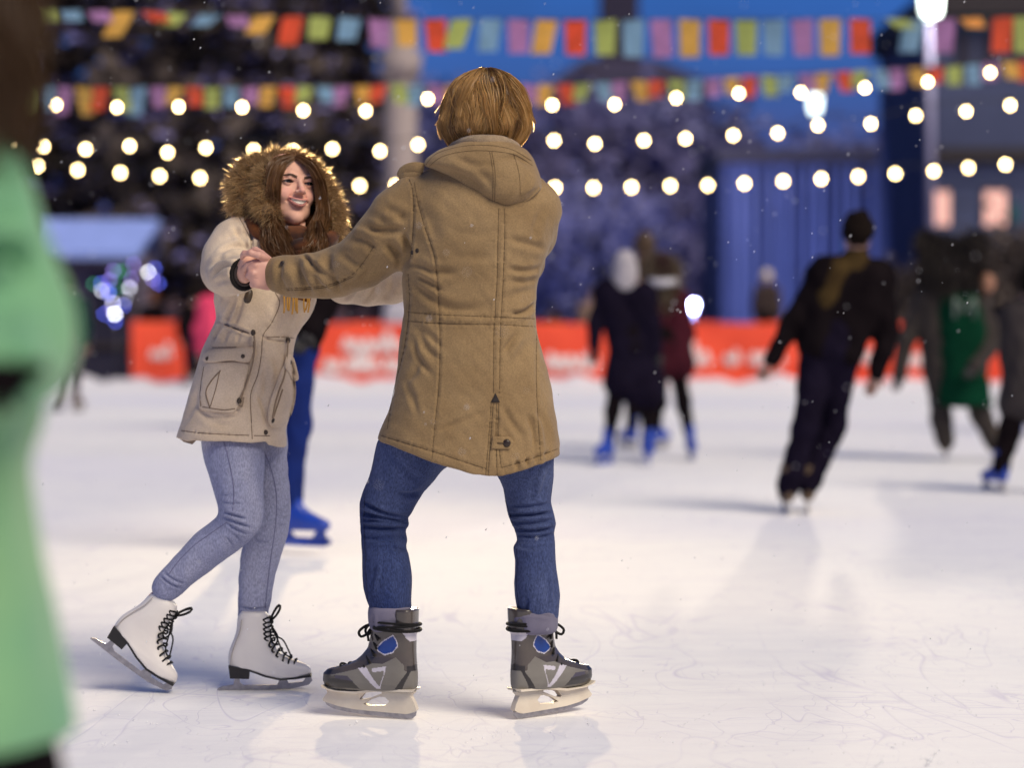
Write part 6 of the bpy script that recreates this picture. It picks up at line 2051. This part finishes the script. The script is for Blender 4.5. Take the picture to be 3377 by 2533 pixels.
rows = []
for v, ul, ur, hw in [(1052, 915, 1062, .034), (1080, 893, 1082, .040), (1105, 889, 1086, .041), (1150, 886, 1086, .0405), (1180, 881, 1088, .040), (1220, 868, 1098, .0385), (1250, 855, 1110, .037), (1285, 842, 1133, .0355), (1310, 836, 1158, .0355), (1335, 834, 1195, .036), (1352, 835, 1240, .037), (1368, 836, 1288, .038), (1382, 838, 1318, .039), (1400, 842, 1334, .041), (1425, 850, 1339, .041), (1452, 870, 1330, .039)]:
    a, b = gloc(ul, v), gloc(ur, v)
    rows.append((a[1], (a[0] + b[0]) / 2, (b[0] - a[0]) / 2, 0, hw))
f = Field((-.02, -.06, .01), (.29, .06, .27), .0032)
f.prof(rows, 2.3)
sp_ = np.array([gloc(*q) for q in [(800, 1378), (838, 1380), (960, 1396), (1010, 1412), (1060, 1432), (1150, 1452), (1240, 1448), (1335, 1436), (1380, 1430)]])
f.cut(lambda X, Y, Z: np.interp(X.ravel(), sp_[:, 0], sp_[:, 1])[:, None, None] - Z + 0 * Y)
gbv, gbq = f.mesh(2)
gheel = extrude([gloc(*q) for q in [(838, 1376), (966, 1392), (962, 1456), (848, 1452)]], [], .058)
gsole = extrude([gloc(*q) for q in [(950, 1392), (1010, 1408), (1060, 1428), (1150, 1449), (1240, 1445), (1338, 1432), (1340, 1446), (1240, 1460), (1150, 1466), (1055, 1444), (1000, 1422), (955, 1406)]], [], .064)
gblade = extrude([gloc(*q) for q in [(768, 1528), (772, 1518), (800, 1506), (865, 1496), (876, 1455), (902, 1455), (906, 1484), (930, 1500), (1130, 1500), (1150, 1460), (1186, 1462), (1200, 1490), (1288, 1482), (1312, 1446), (1334, 1444), (1345, 1475), (1322, 1502), (1205, 1526), (1000, 1532)]], [], .0055)
lc = []
for i, (u_, v_, hw) in enumerate([(1088, 1090, .030), (1089, 1118, .03), (1090, 1146, .03), (1092, 1174, .0295), (1096, 1202, .029), (1106, 1230, .0285), (1124, 1262, .0275), (1150, 1292, .027), (1180, 1318, .0265), (1212, 1340, .026), (1244, 1356, .025)]):
    x_, z_ = gloc(u_, v_)
    nx, nz = (1, .15) if v_ < 1215 else ((.75, .66) if v_ < 1300 else (.45, .9))
    bk = .022 if v_ < 1215 else .016
    sh = -.008 if i % 2 else .004
    lc.append(tube(smooth_path([(x_ - nx * bk, -hw - .004, z_ - nz * bk), (x_ - nx * .006, -hw * .72, z_ + .002), (x_ + nx * .006, -hw * .3, z_ + nz * .006 + sh * .4), (x_ + nx * .006, hw * .3, z_ + nz * .006 - sh * .4), (x_ - nx * .006, hw * .72, z_ + .002), (x_ - nx * bk, hw + .004, z_ - nz * bk)], 16), .0032, 6))
    lc.append(tube(smooth_path([(x_ - nx * bk, -hw - .003, z_ - nz * bk), (x_ - nx * bk * .5, -hw * .85, z_ - nz * .01 - .011), (x_, -hw * .2, z_ - .012)], 8), .0028, 6))
x_, z_ = gloc(1090, 1100)
for s in (-1, 1):
    lc.append(tube(smooth_path([(x_, 0, z_), (x_ + .014, s * .008, z_ + .028), (x_ + .026, s * .012, z_ + .042), (x_ + .030, s * .010, z_ + .034), (x_ + .018, s * .004, z_ + .012), (x_ + .004, 0, z_ - .002)], 20), .0036, 6))
    lc.append(tube(smooth_path([(x_, 0, z_), (x_ + .006, -.014 * s, z_ - .028), (x_ + .02, -.02 * s, z_ - .055), (x_ + .04, -.022 * s, z_ - .085 - .015 * s), (x_ + .062, -.02 * s, z_ - .115)], 18), .0026, 6))
lc.append(tube(smooth_path([(x_ + .002, 0, z_ - .02), (x_ + .022, -.018, z_ - .05), (x_ + .016, -.024, z_ - .075), (x_ + .002, -.016, z_ - .06), (x_ + .001, 0, z_ - .03)], 18), .003, 6))
lc = join(lc)
st_ = tube(smooth_path([(*[gloc(918, 1090)[0]], -.0385, gloc(0, 1092)[1]), (gloc(893, 1160)[0] + .008, -.036, gloc(0, 1160)[1]), (gloc(868, 1230)[0] + .006, -.029, gloc(0, 1235)[1]), (gloc(845, 1310)[0] + .006, -.024, gloc(0, 1310)[1]), (gloc(852, 1372)[0], -.028, gloc(0, 1372)[1])], 22), .0016, 5)


def figure_skate(heel, yaw, pitch, mirror=1):
    a, p = math.radians(yaw), math.radians(pitch)
    d = np.array([math.cos(a), math.sin(a), 0.])
    X = d * math.cos(p) - np.array([0, 0, math.sin(p)]); Z = d * math.sin(p) + np.array([0, 0, math.cos(p)])
    Bm = np.stack([X, np.cross(Z, X), Z])

    def tr(V): return np.asarray(V) @ Bm + heel
    sk = link_mesh('skate', [(tr(gbv), gbq, M_GWHITE), (tr(st_[0]), st_[1], M_GSTITCH)], girl)
    link_mesh('sole', [(tr(gheel[0]), gheel[1], M_SOLE), (tr(gsole[0]), gsole[1], M_SOLE)], sk, smooth=False)
    link_mesh('blade', [(tr(gblade[0]), gblade[1], M_STEEL)], sk, smooth=False)
    link_mesh('laces', [(tr(lc[0]), lc[1], M_LACE)], sk)


h_ = P(753, 2279, 7.42); h_[2] = .001
figure_skate(h_, 4, 0)
# lifted foot: turned toe down about its heel
pt = 37.5
hb = P(406, 2030, 7.36)          # back of the heel counter in the photograph
off = np.array([0.0, 0, .115])
p_ = math.radians(pt)
hb = hb - np.array([off[2] * math.sin(p_) + .004, 0, off[2] * math.cos(p_)])
figure_skate(hb, 2, pt)

# --- hair
base = Field(H0 - [.2, .2, .25], H0 + [.2, .2, .2], .005)
base.ell(hp(0, .028, .018), (.078, .094, .079), 0, R=RH / 1.06)
base.chain([(*hp(-.040, -.01, .060), .018), (*hp(-.068, -.02, .03), .018), (*hp(-.080, -.02, -.05), .032), (*P(885, 770, 7.40), .045), (*P(900, 840, 7.345), .045)], .03)
base.chain([(*hp(.035, .0, .060), .018), (*hp(.074, .0, .03), .019), (*hp(.072, .0, -.06), .022), (*P(1050, 760, 7.40), .034), (*P(1062, 835, 7.34), .036)], .03)
base.chain([(*P(940, 800, 7.36), .03), (*P(985, 850, 7.33), .03)], .03)
# keep the face free
base.ell(hp(.002, -.085, -.028), (.052, .062, .098), .01, 's', R=RH / 1.06)
V, Q = base.mesh(2)
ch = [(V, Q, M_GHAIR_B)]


def gd(pts): return [P(*q) for q in pts]


GLeft = [
    gd([(972, 520, 7.37), (942, 545, 7.345), (924, 585, 7.335), (915, 630, 7.335), (912, 680, 7.335), (920, 725, 7.335), (945, 775, 7.315), (965, 835, 7.29), (985, 872, 7.285)]),
    gd([(970, 516, 7.38), (924, 540, 7.35), (904, 590, 7.335), (898, 650, 7.33), (897, 710, 7.325), (910, 760, 7.31), (930, 810, 7.29), (950, 860, 7.285)]),
    gd([(966, 513, 7.40), (915, 535, 7.36), (892, 590, 7.34), (885, 650, 7.33), (884, 710, 7.32), (893, 770, 7.305), (905, 820, 7.29), (925, 860, 7.285)]),
    gd([(960, 511, 7.42), (900, 535, 7.38), (880, 590, 7.36), (872, 650, 7.35), (871, 715, 7.335), (881, 775, 7.31), (880, 815, 7.30), (898, 848, 7.295)]),
    gd([(962, 512, 7.44), (915, 522, 7.42), (884, 552, 7.405), (872, 610, 7.38), (876, 670, 7.355), (884, 740, 7.33), (894, 800, 7.305)])]
GRight = [
    gd([(976, 520, 7.37), (1010, 540, 7.355), (1039, 580, 7.36), (1051, 630, 7.375), (1053, 680, 7.375), (1045, 725, 7.36), (1018, 780, 7.32), (1020, 840, 7.29), (1030, 866, 7.285)]),
    gd([(980, 517, 7.38), (1022, 540, 7.37), (1053, 590, 7.385), (1063, 650, 7.395), (1065, 710, 7.38), (1046, 770, 7.33), (1048, 830, 7.30), (1055, 860, 7.29)]),
    gd([(984, 514, 7.40), (1032, 545, 7.40), (1063, 600, 7.41), (1075, 670, 7.41), (1085, 740, 7.385), (1076, 800, 7.34), (1082, 850, 7.32)])]
GTop = [gd([(974, 519, 7.37), (972, 513, 7.40), (965, 512, 7.45)]), gd([(978, 519, 7.37), (982, 513, 7.40), (990, 515, 7.45)])]
for gset, n_, sd in ((GLeft, 4200, 61), (GRight, 2700, 62)):
    V, F = guided(gset, n_, .0058, .00085, 18, .0085, sd)
    ch.append((V, F, M_GHAIR))
# a few thick wavy locks over the scarf
for i, (a_, b_, c_) in enumerate((((915, 730), (905, 800), (930, 870)), ((915, 740), (922, 810), (950, 866)), ((880, 720), (875, 800), (912, 856)), ((1030, 730), (1020, 800), (1000, 868)), ((1052, 730), (1062, 800), (1048, 868)))):
    gg = [gd([(*a_, 7.335), (b_[0] + k_ * 9, b_[1], 7.295), (c_[0] + k_ * 12, c_[1], 7.28)]) for k_ in (-1, 1)]
    V, F = guided(gg, 380, .006, .0009, 12, .011, 70 + i)
    ch.append((V, F, M_GHAIR))
# flyaway hairs
g = np.random.default_rng(66)
fl = []
for i in range(44):
    x0 = g.uniform(925, 1045)
    y0_ = 512 + abs(x0 - 978) * .35
    fl.append([P(x0, y0_ + 4, 7.40), P(x0 + g.normal() * 10, y0_ - g.uniform(4, 14), 7.40), P(x0 + g.normal() * 22, y0_ - g.uniform(4, 26), 7.40)])
Pn = np.array([smooth_path(q, 8) for q in fl])
V, F = strands(Pn, np.tile(np.linspace(.0007, .0003, 8), (len(fl), 1)))
ch.append((V, F, M_GHAIR))
link_mesh('hair', ch, girl)

# --- fur trimmed hood round the head
ring = [(826, 705, 7.40, .040), (806, 660, 7.42, .048), (806, 610, 7.44, .050), (826, 568, 7.455, .044), (866, 540, 7.47, .033), (915, 524, 7.48, .026), (970, 520, 7.50, .022), (1025, 545, 7.50, .022), (1058, 595, 7.49, .026), (1078, 650, 7.47, .033), (1092, 705, 7.44, .038), (1092, 760, 7.41, .035), (1088, 800, 7.39, .026)]
f = Field(P(740, 840, 7.4) - [0, .15, 0], P(1150, 480, 7.5) + [0, .15, 0], .006)
f.chain([(*P(a, b, c), r * .8) for a, b, c, r in ring], .02)
f.chain([(*P(902, 735, 7.325), .016), (*P(884, 695, 7.335), .024), (*P(872, 650, 7.36), .030), (*P(876, 600, 7.385), .028), (*P(900, 556, 7.42), .02)], .02)
V, Q = f.mesh(2)
V = folds(V, Q, [], .004, 40, 12)
N = normals(V, Q)
g = np.random.default_rng(77)
nF = 21000
k = g.integers(0, len(V), nF)
rc = np.array([P(a, b, c) for a, b, c, r in ring])
cl = np.array([rc[np.argmin(((rc - p)**2).sum(1))] for p in V[k]])
clump = np.sin(V[k] @ np.array([60, 40, 75.]))[:, None] * np.array([.25, .15, .2])
out = N[k] * .8 + (cl - hp(0, 0, 0)) / np.linalg.norm(cl - hp(0, 0, 0), axis=1)[:, None] * .7 + g.normal(size=(nF, 3)) * .30 + clump
out /= np.linalg.norm(out, axis=1)[:, None]
ln = g.uniform(.010, .036, nF)[:, None, None]
t_ = np.linspace(0, 1, 6)[None, :, None]
bend = g.normal(size=(nF, 1, 3)) * .35 + np.array([0, -.1, -.25])
Pn = V[k][:, None, :] - N[k][:, None, :] * .004 + out[:, None, :] * ln * t_ + bend * ln * t_**2 * .5
sv, sf = strands(Pn, np.tile((.00075 * (1 - .85 * np.linspace(0, 1, 6)**1.5))[None, :], (nF, 1)))
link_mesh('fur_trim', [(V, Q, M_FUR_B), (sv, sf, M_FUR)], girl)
f = Field(P(740, 800, 7.45) - [0, .2, 0], P(1150, 480, 7.6) + [0, .15, 0], .008)
f.ell(P(935, 665, 7.58), (.125, .11, .115), 0)
f.seg(P(935, 700, 7.56), P(920, 780, 7.5), .12, .12, .05)
f.seg(P(812, 700, 7.47), P(850, 740, 7.46), .05, .06, .04)
V, Q = f.mesh(2)
link_mesh('hood', [(V, Q, M_BEIGE)], girl)
# ------------------------------------------------------------------ blurred skater close to the camera at the left edge
YF = 2.9
M_GREEN = fabric('mint_jacket', (.23, .43, .19), (.11, .33, .20), 1.6, .8, .15, .2, 200)
M_GREEN2 = fabric('teal_lining', (.05, .22, .14), None, 4)


def Q2(x, y, dy=0.): return PV(x, y, YF + dy)


fg = thing('person', 'blurred person in a mint green jacket and black trousers close at the left edge', 'person', (Q2(-120, 700)[0], YF, 0))
lo, hi = Q2(-420, 2400), Q2(240, -320); lo[1], hi[1] = 2.55, 3.3; lo[2] = -.02
B = Field(lo, hi, .013)
hd = Q2(-135, -85, .05)
B.ell(hd, (.08, .1, .12), .02)
B.seg(hd - [0, 0, .08], Q2(-165, 200), .05, .05, .02)
B.seg(Q2(-170, 330), Q2(-180, 1250), .10, .10, .06, .8)
B.seg(Q2(-180, 270), Q2(-145, 390), .04, .04, .03); B.seg(Q2(-170, 260), Q2(-300, 330), .05, .05, .03)
B.chain([(*Q2(-145, 395), .04), (*Q2(20, 735), .042), (*Q2(22, 804, -.17), .03)], .03)
B.chain([(*Q2(-300, 340), .055), (*Q2(-340, 800), .045), (*Q2(-240, 900, -.2), .035)], .03)
for s in (-1, 1):
    B.chain([(*Q2(-150 + s * 80, 1250), .075), (*Q2(-150 + s * 100, 1990), .055), (*(Q2(-150 + s * 110, 0) * [1, 1, 0] + [0, 0, .16]), .035), (*(Q2(-150 + s * 110, 0) * [1, 1, 0] + [.0, .1, .1]), .025)], .04)
V, Q = B.mesh(1)
ch = [(V, Q, M_SKIN)]
for w_, e_ in ((Q2(10, 813, -.2), Q2(60, 780, -.05)), (Q2(-240, 900, -.2), Q2(-340, 800))):
    hv_, hf_ = hand_chunk(w_, w_ - e_, None)
    ch.append((hv_, hf_, BLACK))
link_mesh('body', ch, fg)
C = Field(lo, hi, .012)


def frow(py, l, r, ry):
    a, b = Q2(l, py), Q2(r, py)
    return (a[2], (a[0] + b[0]) / 2, (b[0] - a[0]) / 2, YF + .02, ry)


C.prof([frow(*r) for r in [(1600, -410, 152, .20), (1500, -400, 138, .20), (1380, -385, 112, .19), (1250, -365, 86, .185), (1100, -340, 66, .175), (980, -325, 56, .165), (820, -320, 50, .16), (600, -315, 40, .16), (450, -305, -10, .155), (350, -280, -45, .14), (280, -240, -35, .11), (220, -190, -60, .09)]], 2.3)
C.chain([(*Q2(-105, 340, .02), .068), (*Q2(-64, 440, .01), .07), (*Q2(-28, 550, 0), .07), (*Q2(6, 640, -.01), .07), (*Q2(28, 710, -.02), .07), (*Q2(26, 770, -.06), .066), (*Q2(14, 810, -.19), .052)], .04)
C.chain([(*Q2(-290, 330), .07), (*Q2(-335, 560), .07), (*Q2(-345, 790), .065), (*Q2(-250, 890, -.18), .05)], .04)
C.chain([(*Q2(10, 850, .08), .055), (*Q2(30, 890, .1), .04)], .04)
V, Q = C.mesh(2)
V = folds(V, Q, [([(-20, 1230), (60, 1245), (130, 1200)], 30, .02), ([(-60, 850), (10, 842), (90, 880)], 26, .07), ([(-40, 560), (20, 600), (90, 590)], 30, .012), ([(-20, 700), (40, 690), (110, 650)], 30, .015), ([(0, 1000), (30, 1150), (40, 1300)], 40, .012), ([(60, 1350), (90, 1450), (100, 1560)], 30, .012)], .005, 9, 17)
jk = link_mesh('jacket', [(V, Q, M_GREEN)], fg)
T = Field(lo, hi, .014)
for s in (-1, 1):
    T.chain([(*Q2(-160 + s * 70, 1400), .09), (*Q2(-155 + s * 100, 1700), .098), (*(Q2(-150 + s * 112, 0) * [1, 1, 0] + [0, 0, .22]), .075)], .04)
T.seg(Q2(-230, 1430), Q2(-100, 1430), .09, .09, .05)
V, Q = T.mesh(1)
link_mesh('trousers', [(V, Q, BLACK)], fg)
f = Field(hd - .35, hd + .35, .012)
f.ell(hd + [0, -.015, .02], (.105, .12, .125), 0)
f.chain([(*(hd + [.02, -.03, -.02]), .1), (*Q2(-110, 110), .085), (*Q2(-105, 230), .06)], .05)
V, Q = f.mesh(1)
N = normals(V, Q)
g = np.random.default_rng(9)
k = g.integers(0, len(V), 3000)
t_ = np.linspace(0, 1, 6)[None, :, None]
Pn = V[k][:, None, :] + N[k][:, None, :] * .012 * t_ + (np.array([0, 0, -.09]) + g.normal(size=(3000, 1, 3)) * .012) * t_**1.3
sv, sf = strands(Pn, np.tile(np.linspace(.0012, .0005, 6), (3000, 1)))
link_mesh('hair', [(V, Q, H_BROWN), (sv, sf, H_BROWN)], fg)
for s in (-1, 1):
    q = Q2(-150 + s * 112, 0) * [1, 1, 0] + [0, 0, .001]
    place_skate(fg, q, (.25 * s, 1.), M_BROWNSK, M_STEEL)

# ------------------------------------------------------------------ falling snow: small flakes through the air
M_FLAKE = hairmat('snowflake', (.9, .9, .9), (.85, .85, .9), .5, .5)
g = np.random.default_rng(99)
nf = 900
Yf_ = g.uniform(3.8, 11, nf)
U = g.uniform(-.235, .235, nf) * Yf_; Z = CH + g.uniform(-.17, .15, nf) * Yf_
keep = Z > .05
Cn = np.stack([U, Yf_, Z], 1)[keep]
rr = g.uniform(.0009, .0021, len(Cn))
oc = np.array([(1, 0, 0), (-1, 0, 0), (0, 1, 0), (0, -1, 0), (0, 0, 1), (0, 0, -1)], float)
of = np.array([(0, 2, 4), (2, 1, 4), (1, 3, 4), (3, 0, 4), (2, 0, 5), (1, 2, 5), (3, 1, 5), (0, 3, 5)])
ax = np.array([.5, 0, .87])
V = oc[None] * rr[:, None, None]
V = V + (V @ ax)[..., None] * ax * g.uniform(.2, 1.6, len(Cn))[:, None, None]
V = V + Cn[:, None, :]
F = (of[None] + 6 * np.arange(len(Cn))[:, None, None]).reshape(-1, 3)
tag(link_mesh('falling_snow', [(V.reshape(-1, 3), F, M_FLAKE)], smooth=True), kind='stuff', label='tiny white snowflakes drifting through the air over the rink')

# ------------------------------------------------------------------ ice shavings left by the blades near the camera
g = np.random.default_rng(123)
pts = []
for (px, py, qx, qy, n_) in [(2130, 2455, 2390, 2330, 26), (2380, 2330, 2400, 2325, 4), (2925, 2475, 3030, 2430, 14), (3050, 2530, 3095, 2478, 40), (2885, 2530, 2915, 2515, 18), (3030, 2500, 3110, 2520, 22), (3285, 2260, 3290, 2275, 6), (3160, 2275, 3180, 2240, 5), (3150, 2355, 3175, 2345, 5), (330, 2470, 440, 2445, 8), (335, 2475, 345, 2455, 6), (1500, 2450, 1700, 2420, 10), (1930, 2370, 1945, 2400, 8), (1160, 2400, 1180, 2385, 10), (2900, 2200, 3300, 2400, 16), (100, 2300, 1000, 2500, 30), (1400, 2400, 3300, 2520, 60)]:
    for i in range(n_):
        f_ = g.random()
        sx, sy = px + (qx - px) * f_ + g.normal() * 3, py + (qy - py) * f_ + g.normal() * 3
        Yg = FP * CH / (sy - HY)
        pts.append(((sx - CX) * Yg / FP, Yg, .0025))
Cn = np.array(pts)
rr = g.uniform(.0008, .0026, len(Cn))
V = oc[None] * rr[:, None, None] * np.array([1.3, 1.6, .55]) + g.normal(size=(len(Cn), 6, 3)) * rr[:, None, None] * .3 + Cn[:, None, :]
F = (of[None] + 6 * np.arange(len(Cn))[:, None, None]).reshape(-1, 3)
M_CHIP = plain('ice_chip', (.97, .96, .93), .15, c2=(.97, .96, .93))
tag(link_mesh('ice_shavings', [(V.reshape(-1, 3), F, M_CHIP)], smooth=False), kind='stuff', label='tiny white ice shavings scattered over the near ice')
